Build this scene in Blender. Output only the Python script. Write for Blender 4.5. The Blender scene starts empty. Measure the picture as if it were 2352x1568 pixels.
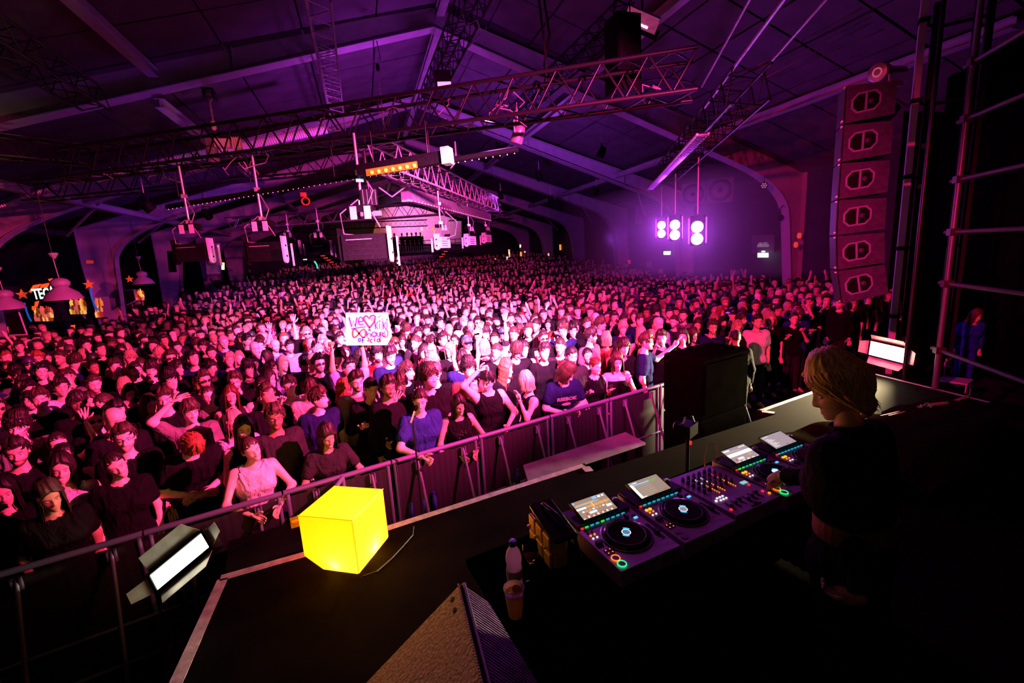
import bpy, math, random
import numpy as np
from mathutils import Matrix, Vector
random.seed(7); RNG = np.random.default_rng(7)
S = bpy.context.scene
COL = S.collection
# ---------------------------------------------------------------- camera (2352 x 1568 frame)
CX, CY, FPX = 1176.0, 784.0, 1045.33
def cam_basis():
    d = np.array([1500-CX, 6300-CY, FPX]); d /= np.linalg.norm(d)
    dx = 835-CX; dy = -(dx*d[0]+FPX*d[2])/d[1]
    y = np.array([dx, dy, FPX]); y /= np.linalg.norm(y)
    z = -d; x = np.cross(y, z)
    return np.array([x, y, z])
RC = cam_basis(); EYE = np.array([0, 0, 3.2])
cd = bpy.data.cameras.new('camera'); cam = bpy.data.objects.new('camera', cd); COL.objects.link(cam)
cd.sensor_width = 36; cd.lens = FPX/2352*36; cd.clip_start = .05; cd.clip_end = 200
M = Matrix.Identity(4)
for r in range(3):
    M[r][0] = RC[r][0]; M[r][1] = -RC[r][1]; M[r][2] = -RC[r][2]; M[r][3] = EYE[r]
cam.matrix_world = M; S.camera = cam
def ray(u, v):
    r = RC @ np.array([u-CX, v-CY, FPX]); return r/np.linalg.norm(r)
def onz(u, v, z):
    r = ray(u, v); return EYE + r*((z-EYE[2])/r[2])
def ony(u, v, y):
    r = ray(u, v); return EYE + r*(y/r[1])
def proj(p):
    c = RC.T @ (np.array(p)-EYE); return CX+FPX*c[0]/c[2], CY+FPX*c[1]/c[2], c[2]
# ---------------------------------------------------------------- world, exposure
w = bpy.data.worlds.new('world'); S.world = w; w.use_nodes = True
w.node_tree.nodes['Background'].inputs[0].default_value = (.012, .003, .02, 1)
w.node_tree.nodes['Background'].inputs[1].default_value = .12
S.view_settings.view_transform = 'Standard'; S.view_settings.look = 'None'
S.view_settings.gamma = 1; S.view_settings.exposure = 0.0; S.view_settings.use_curve_mapping = False
try:
    S.cycles.use_denoising = True; S.cycles.max_bounces = 5; S.cycles.diffuse_bounces = 2
    S.cycles.glossy_bounces = 2; S.cycles.transparent_max_bounces = 12; S.cycles.sample_clamp_indirect = 3
except Exception: pass
def spot(name, loc, aim, color, watts, size, blend=.6, radius=.12):
    l = bpy.data.lights.new(name, 'SPOT'); l.color = color; l.energy = watts
    l.spot_size = math.radians(size); l.spot_blend = blend; l.shadow_soft_size = radius
    o = bpy.data.objects.new(name, l); COL.objects.link(o); o.location = loc
    o.rotation_euler = (Vector(aim)-Vector(loc)).to_track_quat('-Z', 'Y').to_euler(); return o
def point(name, loc, color, watts, radius=.1):
    l = bpy.data.lights.new(name, 'POINT'); l.color = color; l.energy = watts; l.shadow_soft_size = radius
    o = bpy.data.objects.new(name, l); COL.objects.link(o); o.location = loc; return o
# key light of the crowd: stage wash from above the stage
spot('wash_light', (2.6, 1.4, 5.2), (1.3, 10.6, 1.5), (1, .17, .62), 62000, 46, 1.0, .08)
spot('wash_light', (3.6, 1.2, 5.3), (1.5, 16.0, .6), (1, .045, .34), 17000, 66, .8, .08)
spot('wash_light', (5.2, 1.8, 4.9), (-4.4, 10.0, 1.0), (1, .035, .21), 25000, 50, .8, .07)
spot('wash_light', (-1.0, 2.0, 4.6), (11.0, 10.5, .9), (1, .014, .14), 7500, 54, .8, .07)
spot('wash_light', (4.4, 2.0, 4.9), (2.4, 6.2, 1.4), (1, .07, .34), 560, 62, .9, .06)
spot('stage_wash', (2.2, 7.6, 5.4), (1.2, 2.6, 1.6), (.60, .07, .80), 420, 66, .7, .06)
spot('stage_wash', (4.0, 9.5, 5.2), (6.9, 4.9, 3.6), (.62, .10, .85), 260, 62, .8, .08)  # added purple spot that brings up the line array and scaffold
spot('hoist_fill', (-1.6, 10.6, 4.6), (-3.1, 13.7, 6.3), (1, .34, .12), 190, 26, .6, .05)  # added warm fill without a fixture, brightens the chain hoist
# purple wash on the roof
spot('roof_wash', (1.6, 14.9, 5.0), (1.0, 17.0, 9.6), (.60, .05, .90), 1150, 130, 1, .25)
spot('roof_wash', (2.2, 8.4, 5.0), (2.4, 11.5, 9.6), (.60, .06, .90), 260, 100, 1, .25)
spot('roof_wash', (5.2, 14.5, 4.8), (7, 20, 8.5), (.50, .07, 1.0), 1150, 118, 1, .25)
spot('roof_wash', (-3.0, 12.5, 4.8), (-6, 20, 7.4), (.50, .05, .95), 170, 120, 1, .25)
spot('roof_wash', (-2.5, 22, 3.8), (-9.5, 26, 4.5), (.42, .05, 1.0), 560, 130, 1, .25)
spot('roof_wash', (8.5, 15, 3.6), (15.5, 18, 3.2), (.42, .06, 1.0), 300, 130, 1, .25)
# ---------------------------------------------------------------- materials
MATS = {}
def nodes(name):
    m = bpy.data.materials.new(name); m.use_nodes = True
    return m, m.node_tree, m.node_tree.nodes, m.node_tree.links, m.node_tree.nodes['Principled BSDF']
def mat(name, col, rough=.6, metal=0., var=.25, scale=8., bump=.0, spec=.5, emit=None, estr=0, trans=0, alpha=1, coat=0, kind='noise'):
    if name in MATS: return MATS[name]
    m, nt, N, L, b = nodes(name)
    tc = N.new('ShaderNodeTexCoord')
    if kind == 'dots': t = N.new('ShaderNodeTexVoronoi'); t.inputs['Scale'].default_value = scale; t.inputs['Randomness'].default_value = 0
    elif kind == 'wave': t = N.new('ShaderNodeTexWave'); t.inputs['Scale'].default_value = scale; t.inputs['Distortion'].default_value = 1.5
    elif kind == 'brush':
        t = N.new('ShaderNodeTexNoise'); t.inputs['Scale'].default_value = scale
        mp = N.new('ShaderNodeMapping'); mp.inputs['Scale'].default_value = (1, 30, 1)
        L.new(tc.outputs['Object'], mp.inputs[0]); L.new(mp.outputs[0], t.inputs['Vector'])
    else: t = N.new('ShaderNodeTexNoise'); t.inputs['Scale'].default_value = scale; t.inputs['Detail'].default_value = 6
    if kind != 'brush': L.new(tc.outputs['Object'], t.inputs['Vector'])
    fac = t.outputs['Distance'] if kind == 'dots' else (t.outputs['Fac'])
    cr = N.new('ShaderNodeValToRGB')
    c = np.array(col[:3])
    cr.color_ramp.elements[0].color = (*np.clip(c*(1-var), 0, 1), 1); cr.color_ramp.elements[1].color = (*np.clip(c*(1+var), 0, 1), 1)
    cr.color_ramp.elements[0].position = .3; cr.color_ramp.elements[1].position = .7
    if kind == 'dots': cr.color_ramp.elements[0].position = .30; cr.color_ramp.elements[1].position = .42
    L.new(fac, cr.inputs[0]); L.new(cr.outputs[0], b.inputs['Base Color'])
    b.inputs['Roughness'].default_value = rough; b.inputs['Metallic'].default_value = metal
    b.inputs['Specular IOR Level'].default_value = spec
    if bump:
        bp = N.new('ShaderNodeBump'); bp.inputs['Strength'].default_value = bump; bp.inputs['Distance'].default_value = .02
        L.new(fac, bp.inputs['Height']); L.new(bp.outputs[0], b.inputs['Normal'])
    if emit is not None:
        b.inputs['Emission Color'].default_value = (*emit, 1); b.inputs['Emission Strength'].default_value = estr
    if trans: b.inputs['Transmission Weight'].default_value = trans
    if alpha < 1: b.inputs['Alpha'].default_value = alpha
    if coat: b.inputs['Coat Weight'].default_value = coat
    MATS[name] = m; return m
steel = mat('painted_steel', (.42, .36, .46), .55, 0, .12, 3, .05)
roofm = mat('roof_panel', (.085, .06, .09), .8, 0, .3, 1.5, .1)
wallm = mat('dark_wall', (.020, .020, .034), .8, 0, .3, 2, .1)
concrete = mat('floor_concrete', (.008, .008, .009), .6, 0, .4, 3, .1)
black = mat('black_paint', (.004, .004, .0045), .6, 0, .3, 20, .02, .05)
blackm = mat('black_truss_tube', (.007, .006, .008), .35, 0, .3, 8, 0, .3)
alu = mat('aluminium_tube', (.55, .52, .56), .35, .7, .15, 10)
grey = mat('grey_housing', (.50, .46, .52), .5, 0, .12, 10)
cloth_b = mat('black_cloth', (.0035, .0034, .0032), 1, 0, .35, 5, .5, .0)
stagem = mat('stage_floor', (.0045, .0030, .0022), .8, 0, .6, 3, .05, .02)
tapem = mat('tape', (.55, .42, .48), .6, 0, .35, 14, .15)
galv = mat('galvanised_tube', (.38, .34, .40), .4, .6, .25, 12)
meshm = mat('perforated_metal', (.0065, .0045, .010), .6, .1, .9, 60, 0, kind='dots')
orange_m = mat('orange_paint', (.9, .16, .02), .5)
redm = mat('red_plastic', (.8, .03, .03), .5)
rubber = mat('black_cable', (.008, .008, .008), .6)
cable_p = mat('grey_cable', (.14, .11, .15), .5)
whitem = mat('white_card', (.82, .80, .78), .7, 0, .04, 3)
hoist_m = mat('hoist_body', (.62, .30, .20), .5, .2, .2, 6)
brown = mat('rusty_coat', (.16, .06, .04), .7, .1, .4, 10)
def emi(name, col, s): 
    return mat(name, col, .5, emit=col, estr=s, var=.05)
# ---------------------------------------------------------------- mesh helpers
WL = {}
def link(o, parent=None):
    COL.objects.link(o)
    if parent is not None: o.parent = parent
    return o
class MB:
    def __init__(s): s.v = []; s.f = []; s.m = []; s.mi = 0
    def add(s, v, f):
        n = len(s.v); s.v += [tuple(p) for p in v]; s.f += [tuple(i+n for i in q) for q in f]; s.m += [s.mi]*len(f); return s
    def box(s, c, d, R=None):
        x, y, z = [k/2 for k in d]
        P = [Vector((a*x, b*y, e*z)) for a in (-1, 1) for b in (-1, 1) for e in (-1, 1)]
        if R is not None: P = [R @ p for p in P]
        c = Vector(c)
        return s.add([p+c for p in P], [(0, 1, 3, 2), (4, 6, 7, 5), (0, 4, 5, 1), (2, 3, 7, 6), (0, 2, 6, 4), (1, 5, 7, 3)])
    def tube(s, pts, r, n=8, cap=True):
        pts = [Vector(p) for p in pts]; rr = r if hasattr(r, '__len__') else [r]*len(pts)
        base = len(s.v); up = None
        for i, p in enumerate(pts):
            t = (pts[min(i+1, len(pts)-1)]-pts[max(i-1, 0)])
            if t.length < 1e-9: t = Vector((0, 0, 1))
            t.normalize()
            if up is None: up = Vector((0, 0, 1)) if abs(t.z) < .9 else Vector((1, 0, 0))
            a = t.cross(up)
            if a.length < 1e-6: a = t.orthogonal()
            a.normalize(); b = t.cross(a); up = -b if False else up
            for k in range(n):
                q = 2*math.pi*k/n; s.v.append(tuple(p + (a*math.cos(q)+b*math.sin(q))*rr[i]))
        for i in range(len(pts)-1):
            for k in range(n):
                k2 = (k+1) % n
                s.f.append((base+i*n+k, base+i*n+k2, base+(i+1)*n+k2, base+(i+1)*n+k)); s.m.append(s.mi)
        if cap:
            s.f.append(tuple(base+k for k in range(n))[::-1]); s.f.append(tuple(base+(len(pts)-1)*n+k for k in range(n))); s.m += [s.mi]*2
        return s
    def lathe(s, prof, c=(0, 0, 0), n=24, R=None, cap=True):
        base = len(s.v); c = Vector(c)
        for r, z in prof:
            for k in range(n):
                q = 2*math.pi*k/n; p = Vector((r*math.cos(q), r*math.sin(q), z))
                if R is not None: p = R @ p
                s.v.append(tuple(p+c))
        for i in range(len(prof)-1):
            for k in range(n):
                k2 = (k+1) % n
                s.f.append((base+i*n+k, base+i*n+k2, base+(i+1)*n+k2, base+(i+1)*n+k)); s.m.append(s.mi)
        if cap:
            s.f.append(tuple(base+k for k in range(n))[::-1]); s.f.append(tuple(base+(len(prof)-1)*n+k for k in range(n))); s.m += [s.mi]*2
        return s
    def prism(s, poly, off):
        """extrude a planar polygon (3d pts) by vector off"""
        n = len(poly); off = Vector(off); P = [Vector(p) for p in poly]
        return s.add(P+[p+off for p in P], [tuple(range(n))[::-1], tuple(range(n, 2*n))]+[(i, (i+1) % n, (i+1) % n+n, i+n) for i in range(n)])
    def mesh(s, name, mats, smooth=False):
        me = bpy.data.meshes.new(name); me.from_pydata(s.v, [], s.f)
        for m in (mats if isinstance(mats, (list, tuple)) else [mats]): me.materials.append(m)
        if any(s.m): me.polygons.foreach_set('material_index', s.m)
        if smooth: me.polygons.foreach_set('use_smooth', [True]*len(me.polygons))
        me.validate(); return me
    def build(s, name, mats, parent=None, smooth=False, loc=None):
        """vertices are in world space; origin goes to parent's (or loc)"""
        o0 = Vector(WL[parent.name]) if parent is not None else Vector(loc or (0, 0, 0))
        if parent is None and loc is None:
            a = np.array(s.v); o0 = Vector(((a[:, 0].min()+a[:, 0].max())/2, (a[:, 1].min()+a[:, 1].max())/2, a[:, 2].min()))
        me = s.mesh(name, mats, smooth)
        co = np.array(s.v, dtype=np.float32).reshape(-1, 3)-np.array(o0, dtype=np.float32)
        me.vertices.foreach_set('co', co.ravel()); me.update()
        o = bpy.data.objects.new(name, me); link(o, parent)
        if parent is None: o.location = o0
        WL[o.name] = tuple(o0); return o
def thing(name, label, cat, loc=(0, 0, 0), group=None):
    o = bpy.data.objects.new(name, None); COL.objects.link(o); o.location = loc; o.empty_display_size = .1
    o['label'] = label; o['category'] = cat
    if group: o['group'] = group
    WL[o.name] = tuple(loc); return o
def tag(o, label, cat, group=None):
    o['label'] = label; o['category'] = cat
    if group: o['group'] = group
    return o
def struct(o): o['kind'] = 'structure'; return o
_unit = {}
def rod(name, parent, a, b, r, m, n=6):
    """a straight bar sharing one unit cylinder mesh"""
    k = (m.name, n)
    if k not in _unit:
        _unit[k] = MB().tube([(0, 0, 0), (0, 0, 1)], 1, n).mesh('bar', m, False)
        _unit[k].polygons.foreach_set('use_smooth', [True]*n+[False]*2)
    o = bpy.data.objects.new(name, _unit[k]); link(o, parent)
    a = Vector(a); b = Vector(b); d = b-a; base = Vector(WL[parent.name]) if parent is not None else Vector((0, 0, 0))
    o.matrix_basis = Matrix.Translation(a-base) @ d.to_track_quat('Z', 'Y').to_matrix().to_4x4() @ Matrix.Diagonal((r, r, d.length, 1))
    WL[o.name] = tuple(a); return o
def rotz(a): return Matrix.Rotation(a, 3, 'Z')
def boxtruss(label, a, b, w, h, bay, m=blackm, r=.025, rb=.012, cat='truss', group=None, joined=False, name='box_truss', up=(0, 0, 1)):
    a = Vector(a); b = Vector(b); d = (b-a); L = d.length; d.normalize(); u = Vector(up); sd = d.cross(u).normalized(); u = sd.cross(d).normalized()
    t = thing(name, label, cat, a, group)
    C = [(sx*w/2, sz*h/2) for sx, sz in ((-1, -1), (1, -1), (1, 1), (-1, 1))]
    pt = lambda k, s: a+d*s+sd*C[k][0]+u*C[k][1]
    for k in range(4): rod('chord', t, pt(k, 0), pt(k, L), r, m, 8)
    n = max(1, int(L/bay)); mb = MB(); alts = 0
    for i in range(n):
        s0, s1 = L*i/n, L*(i+1)/n
        for k in range(4):
            k2 = (k+1) % 4; mid = (s0+s1)/2
            seg = [(pt(k, s0), pt(k2, mid)), (pt(k2, mid), pt(k, s1))]
            for p, q in seg:
                if joined: mb.tube([p, q], rb, 5, False)
                else: rod('brace', t, p, q, rb, m, 5)
    if joined: mb.build('bracing', m, t)['kind'] = 'stuff'
    return t
# ================================================================= SETTING
FY = [14, 20.3, 26.5, 32.7, 38.9, 45.1]; RX = 2.9
def floor_h(y): 
    return 0 if y < 21 else .22 if y < 25 else .5 if y < 29 else .8 if y < 33.5 else 1.15 if y < 38 else 1.5
fl = MB(); steps = [(-6, 21), (21, 25), (25, 29), (29, 33.5), (33.5, 38), (38, 52)]
for y0, y1 in steps:
    h = floor_h(y0+.1); fl.box((1.5, (y0+y1)/2, h-.25), (40, y1-y0, .5))
struct(fl.build('floor', concrete))
struct(MB().box((16.6, 23, 4), (.3, 58, 8)).build('wall_right', wallm))
struct(MB().box((-17.6, 23, 4), (.3, 58, 8)).build('wall_left', wallm))
struct(MB().box((1.5, 51, 5), (36, .3, 11)).build('wall_back', wallm))
struct(MB().box((1.5, -5.8, 5), (36, .3, 11)).build('wall_front', wallm))
# roof: two slopes of panels
zr, zl, zrr = 10.1, 5.6, 5.6
for side, xe in (('left', -17.6), ('right', 16.6)):
    run = abs(xe-RX); sl = .262 if side == 'left' else (zr-5.6)/13.7
    ze = zr-run*sl; sgn = -1 if side == 'left' else 1
    back = MB().prism([(RX, -6, zr+.1), (xe, -6, ze+.1), (xe, 51, ze+.1), (RX, 51, zr+.1)], (0, 0, .1)).build('ceiling' if side == 'left' else 'ceiling_right', roofm)
    struct(back)
    ang = math.atan(sl)*(-sgn)*-1
    nx = 11; px = run/nx; ys = [7.7]+FY
    pm = MB().box((0, 0, 0), (px/math.cos(ang)-.05, 1.50, .05)).mesh('ceiling_panel', roofm)
    for i in range(nx):
        xc = RX+sgn*(i+.5)*px; zc = zr-(i+.5)*px*sl+.02
        for j in range(20):
            y = 2.0+j*1.56
            o = bpy.data.objects.new('ceiling_panel', pm); link(o, back)
            o.location = Vector((xc, y, zc+random.uniform(-.01, .01)))-Vector(WL[back.name]); o.rotation_euler = (0, sgn*math.atan(sl), 0)
# portal frames: haunched rafters and tapered columns with flanges
def portal(y, L, R, ax, az, label, dn):
    """L,R: (list of lower-flange points apex->foot, list of upper-edge points)"""
    t = thing('portal_frame', label, 'roof frame', (ax, y, 0), 'steel portal frames of the hall')
    for low, upp in (L, R):
        # web = strip between low and upp sampled with same count
        n = len(low); mb = MB()
        V = []; F = []
        for (x, z), (x2, z2) in zip(low, upp):
            V += [(x, y-.015, z), (x2, y-.015, z2), (x, y+.015, z), (x2, y+.015, z2)]
        for i in range(n-1):
            a = i*4; b = a+4
            F += [(a, a+1, b+1, b), (a+2, b+2, b+3, a+3)]
        mb.add(V, F); mb.build('web', steel, t)
        for nm, ed in (('lower_flange', low), ('upper_flange', upp)):
            mb = MB(); V = []; F = []
            for i, (x, z) in enumerate(ed):
                p = ed[max(i-1, 0)]; q = ed[min(i+1, n-1)]; tx, tz = q[0]-p[0], q[1]-p[1]; l = math.hypot(tx, tz) or 1
                nx_, nz_ = -tz/l*.012, tx/l*.012
                V += [(x-nx_, y-.20, z-nz_), (x-nx_, y+.20, z-nz_), (x+nx_, y+.20, z+nz_), (x+nx_, y-.20, z+nz_)]
            for i in range(n-1):
                a = i*4; b = a+4
                F += [(a, b, b+1, a+1), (a+1, b+1, b+2, a+2), (a+2, b+2, b+3, a+3), (a+3, b+3, b, a)]
            mb.add(V, F+[(0, 1, 2, 3), (4*n-1, 4*n-2, 4*n-3, 4*n-4)]); mb.build(nm, steel, t)
        for i in (3, 6):
            (x, z), (x2, z2) = low[i], upp[i]
            MB().prism([(x-.01, y-.12, z), (x2-.01, y-.12, z2), (x2+.01, y-.12, z2), (x+.01, y-.12, z)], (0, .24, 0)).build('stiffener', steel, t)
    return t
def frame_side(ax, az, xk, zk, xc, xf, top0, topk, xo, xof, h0):
    """returns lower and upper polylines, apex -> knee -> foot"""
    low = [(ax, az)]; n1 = 7
    for i in range(1, n1): low.append((ax+(xk-ax)*i/n1, az+(zk-az)*i/n1))
    # knee arc by bezier to the column
    p0 = (xk, zk); sl = (zk-az)/(xk-ax); p1 = (xc, zk+(xc-xk)*sl); p2 = (xc+(xf-xc)*.25, zk-1.9)
    for i in range(0, 9):
        s = i/8; low.append(((1-s)**2*p0[0]+2*s*(1-s)*p1[0]+s*s*p2[0], (1-s)**2*p0[1]+2*s*(1-s)*p1[1]+s*s*p2[1]))
    low.append((xf, h0))
    upp = [(ax, top0)]
    for i in range(1, n1): upp.append((ax+(xk-ax)*i/n1, top0+(topk-top0)*i/n1))
    for i in range(0, 9):
        s = i/8; zt = topk
        if s < .5: upp.append((xk+(xo-xk)*s*2, topk+(topk-top0)/(xk-ax)*(xo-xk)*s*2))
        else:
            z1 = topk+(topk-top0)/(xk-ax)*(xo-xk); upp.append((xo, z1+(zk-1.9-z1)*(s-.5)*2))
    upp.append((xof, h0))
    return low, upp
names = ['nearest, crossing the top of the picture', 'second nearest, behind the hoist', 'third, with the lamp-hung bay at its left', 'fourth from the stage', 'fifth from the stage', 'farthest, by the balcony']
LK = {20.3: (-9.0, 5.8, -12.0, -12.25), 26.5: (-8.6, 5.8, -11.0, -11.3), 32.7: (-8.2, 5.9, -10.3, -10.9), 38.9: (-8.0, 5.9, -9.9, -10.3), 45.1: (-8.0, 5.9, -9.8, -10.1)}
for i, y in enumerate(FY):
    h0 = floor_h(y)
    if y == 14:
        L = frame_side(2.55, 9.50, -9.3, 6.2, -12.6, -12.8, 9.95, 7.1, -13.9, -13.4, h0)
        R = frame_side(2.55, 9.50, 13.2, 5.95, 15.5, 16.05, 9.95, 6.75, 16.4, 16.4, h0)
    else:
        xk, zk, xc, xf = LK[y]; L = frame_side(2.75, 9.45, xk, zk, xc, xf, 9.75, zk+.75, xc-1.35, xf-.85, h0)
        R = frame_side(2.75, 9.45, 14.0, 5.65, 15.35, 15.8, 9.75, 6.35, 16.4, 16.4, h0)
    portal(y, L, R, 2.7, 9.4, 'grey steel roof frame with arched knees, '+names[i], i)
# purlins between frames
def beam(name, label, a, b, w, h, m=steel, cat='beam', group=None):
    a = Vector(a); b = Vector(b); d = b-a; R = d.to_track_quat('Y', 'Z').to_matrix()
    mb = MB(); c = (a+b)/2
    mb.box(c+R@Vector((0, 0, -h/2)), (w, d.length, .015), R); mb.box(c+R@Vector((0, 0, h/2)), (w, d.length, .015), R); mb.box(c, (.012, d.length, h), R)
    o = mb.build(name, m); tag(o, label, cat, group); return o
pn = {-9.0: 'outer left', -4.3: 'inner left', 2.75: 'ridge', 7.2: 'inner right', 12.0: 'outer right'}
ybays = [6.0]+FY
for x, nm in pn.items():
    for j in range(len(ybays)-1):
        y0, y1 = ybays[j], ybays[j+1]
        zz = (9.45-abs(x-2.75)*.32)+.15
        if j == 0: zz = 10.1-abs(x-RX)*(.262 if x < RX else .328)-.22
        beam('roof_purlin', f'grey steel {nm} purlin of the {["first","second","third","fourth","fifth","sixth"][j]} roof bay from the stage', (x, y0, zz), (x, y1, zz), .22, .2, group='roof purlins')
# knee braces
for j, y in enumerate(FY[1:4]):
    for sx, x0, x1 in (('left', -8.4, -11.2), ('right', 13.2, 15.6)):
        t = tag(MB().tube([(x0, y+.1, 6.1), (x1, y+3.0, 5.0)], .05, 6).build('knee_brace', steel), f'thin steel diagonal brace at the {sx} knee of the {["second","third","fourth"][j]} roof frame', 'brace')
# ================================================================= RIGGING
e1 = Vector((.47, .883, 0)); 
T1a, T1b = Vector((4.75, 5.85, 5.55)), Vector((-5.6, 12.3, 5.55))
boxtruss('black box truss crossing the picture in front of the roof frames', T1a, T1b, .52, .52, .62, r=.032, rb=.015)
boxtruss('silver-grey box truss running away from the stage, hung with pendant lights', (.5, 8.8, 5.05), (4.7, 16.6, 5.05), .45, .45, .55, grey, .024, .012)
boxtruss('black box truss behind the central pendants, draped with cables', (5.0, 16.9, 5.1), (-5.0, 21.6, 5.1), .45, .45, .6, galv, .024, .012, joined=True)
boxtruss('black box truss above the perforated tray at the right', (5.9, 6.0, 5.55), (9.5, 13.0, 5.45), .55, .5, .6)
boxtruss('dark box truss hung from the roof ridge', (2.65, 8.6, 8.2), (2.5, 17.2, 8.2), .45, .45, .6)
boxtruss('grey box truss running along the left roof slope to a grey end box', (-.25, 9.5, 8.0), (-.3, 18.4, 8.15), .42, .42, .6, galv, .022, .011)
boxtruss('dark box truss under the right roof slope', (6.1, 9.8, 8.3), (5.9, 17.5, 8.3), .42, .42, .6, joined=True)
boxtruss('dark ladder-like truss at the upper left corner', (-4.7, 7.2, 6.75), (-5.0, 12.5, 6.9), .5, .4, .7)
boxtruss('long dark box truss behind the rusty chain hoist', (1.4, 12.6, 5.9), (-8.0, 15.4, 5.5), .45, .45, .6, joined=True)
boxtruss('short dark truss at the far left of the rig', (-8.3, 9.5, 5.7), (-5.5, 13, 5.9), .4, .4, .6, joined=True)
# long pipes at upper right
for k, (u0, v0, u1, v1) in enumerate([(1800, 0, 1618, 248), (1722, 0, 1612, 200), (1897, 0, 1680, 245)]):
    a, b = onz(u0, v0, 6.0), onz(u1, v1, 6.0)
    d = b-a; a = a-d*.25
    tag(MB().tube([a, b], .03 if k == 0 else .02, 8).build('rigging_pipe', galv), ['bright thick pipe slanting down from the top edge, middle of three', 'thin dark pipe, left of the three slanting from the top edge', 'thin dark pipe, right of the three slanting from the top edge'][k], 'pipe', 'slanting pipes')
for k, (u0, v0, u1, v1) in enumerate([(1740, 150, 1980, 18), (1760, 160, 2002, 38), (1745, 185, 2005, 50), (1780, 178, 2032, 66)]):
    tag(MB().tube([ony(u0, v0, 7.2), ony(u1, v1, 6.1)], .010, 6).build('tension_wire', alu), f'{["top","second","third","lowest"][k]} of four thin parallel wires at the upper right', 'wire', 'parallel wires')
# perforated cable tray (bright)
tr = thing('cable_tray', 'bright perforated ladder tray hanging under the right truss', 'cable tray', (5.7, 6.8, 5.0))
pa, pb = Vector((5.62, 6.7, 5.0)), Vector((8.85, 12.9, 5.0)); dd = (pb-pa).normalized(); sd = dd.cross(Vector((0, 0, 1)))
for s in (-1, 1): rod('rail', tr, pa+sd*.09*s, pb+sd*.09*s, .022, alu, 6)
for i in range(46):
    c = pa+(pb-pa)*(i+.5)/46; MBx = rod('slat', tr, c-sd*.09, c+sd*.09, .035, alu, 4)
for s in (.1, .5, .9):
    c = pa+(pb-pa)*s; rod('hanger', tr, c, c+Vector((.1, -.05, .35)), .01, blackm)
# corrugated duct
duct_m = mat('duct_foil', (.95, .85, .98), .3, .15, .05, 8)
da, db = ony(215, 408, 16), ony(750, 296, 16)
prof = []; n = 190
mb = MB(); d = Vector(db)-Vector(da); L = d.length; Rq = d.to_track_quat('Z', 'Y').to_matrix()
for i in range(n+1): prof.append((.115+.022*(i % 2), L*i/n))
mb.lathe(prof, da, 12, Rq); tag(mb.build('air_duct', duct_m), 'long shiny corrugated air duct under the left roof slope', 'duct')
db2, da2 = ony(185, 405, 17.5), ony(0, 475, 17.5); mb = MB(); d = Vector(db2)-Vector(da2); L = d.length; Rq = d.to_track_quat('Z', 'Y').to_matrix()
mb.lathe([(.1+.02*(i % 2), L*i/70) for i in range(71)], da2, 12, Rq); tag(mb.build('air_duct', galv), 'short dim corrugated air duct at the far left', 'duct')
# chain hoists
def chain(parent, a, b, m, r=.011, pitch=.05):
    a = Vector(a); b = Vector(b); L = (b-a).length; n = int(L/pitch); mb = MB()
    for i in range(n):
        c = a+(b-a)*(i+.5)/n; q = (i % 2)*math.pi/2
        pts = [c+Vector((math.cos(q)*.018*math.cos(t), math.sin(q)*.018*math.cos(t), .034*math.sin(t))) for t in [k*math.pi/3 for k in range(7)]]
        mb.tube(pts, r*.6, 4, False)
    o = mb.build('chain', m, parent); return o
hp = Vector(ony(512, 330, 13.7)); 
h = thing('chain_hoist', 'rust-orange chain hoist hanging from the nearest roof frame at left', 'hoist', hp)
mb = MB(); mb.box(hp, (.34, .24, .20)); o = mb.build('motor_body', hoist_m, h)
MB().box(hp+Vector((.32, 0, 0)), (.18, .24, .25)).build('motor_cover', hoist_m, h)
MB().box(hp+Vector((-.27, 0, -.02)), (.16, .2, .25)).build('gear_case', brown, h)
for k in range(5): rod('fin', h, hp+Vector((.24+.05*k, -.16, -.14)), hp+Vector((.24+.05*k, -.16, .14)), .008, hoist_m)
MB().lathe([(.09, -.35), (.13, -.3), (.14, 0), (.10, .02)], hp+Vector((-.25, -.05, -.12)), 14).build('chain_bag', brown, h)
ht = Vector((hp.x-.15, 13.75, 7.42)); chain(h, hp+Vector((-.12, 0, .12)), ht, hoist_m, .014, .06)
MB().lathe([(.03, 0), (.06, .05), (.06, .2), (.02, .26)], (ht.x, ht.y, ht.z-.75), 10).build('chain_guide', hoist_m, h)
MB().tube([ht+Vector((0, 0, -.1)), ht+Vector((.06, 0, -.02)), ht+Vector((.05, 0, .08)), ht+Vector((-.03, 0, .1))], .02, 8).build('hook', hoist_m, h)
MB().box(ht+Vector((0, .1, .2)), (.25, .34, .05)).box(ht+Vector((.1, .1, .1)), (.03, .3, .22)).box(ht+Vector((-.1, .1, .1)), (.03, .3, .22)).build('beam_clamp', blackm, h)
random.seed(3)
for k in range(7):
    p = hp+Vector((random.uniform(-.1, .6), 0, -.15)); pts = [p]
    for j in range(5): p = p+Vector((random.uniform(-.09, .14), random.uniform(-.06, .06), -.12)); pts.append(p)
    MB().tube(pts, .014, 5).build('cable', hoist_m if k % 2 else rubber, h)
hp2 = Vector((.95, 13.75, 6.2)); h2 = thing('chain_hoist', 'thin dark hoist chain hanging from the nearest roof frame, left of the ridge', 'hoist', hp2)
z9 = 8.75; chain(h2, hp2, (hp2.x, hp2.y, z9-.35), galv, .012, .06)
MB().lathe([(.02, 0), (.05, .04), (.05, .16), (.02, .2)], (hp2.x, hp2.y, z9-.5), 10).build('chain_guide', blackm, h2)
for s in (-1, 1): rod('clamp_bar', h2, (hp2.x-.1*s, hp2.y, z9-.25), (hp2.x-.04*s, hp2.y, z9+.25), .015, galv)
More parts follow.
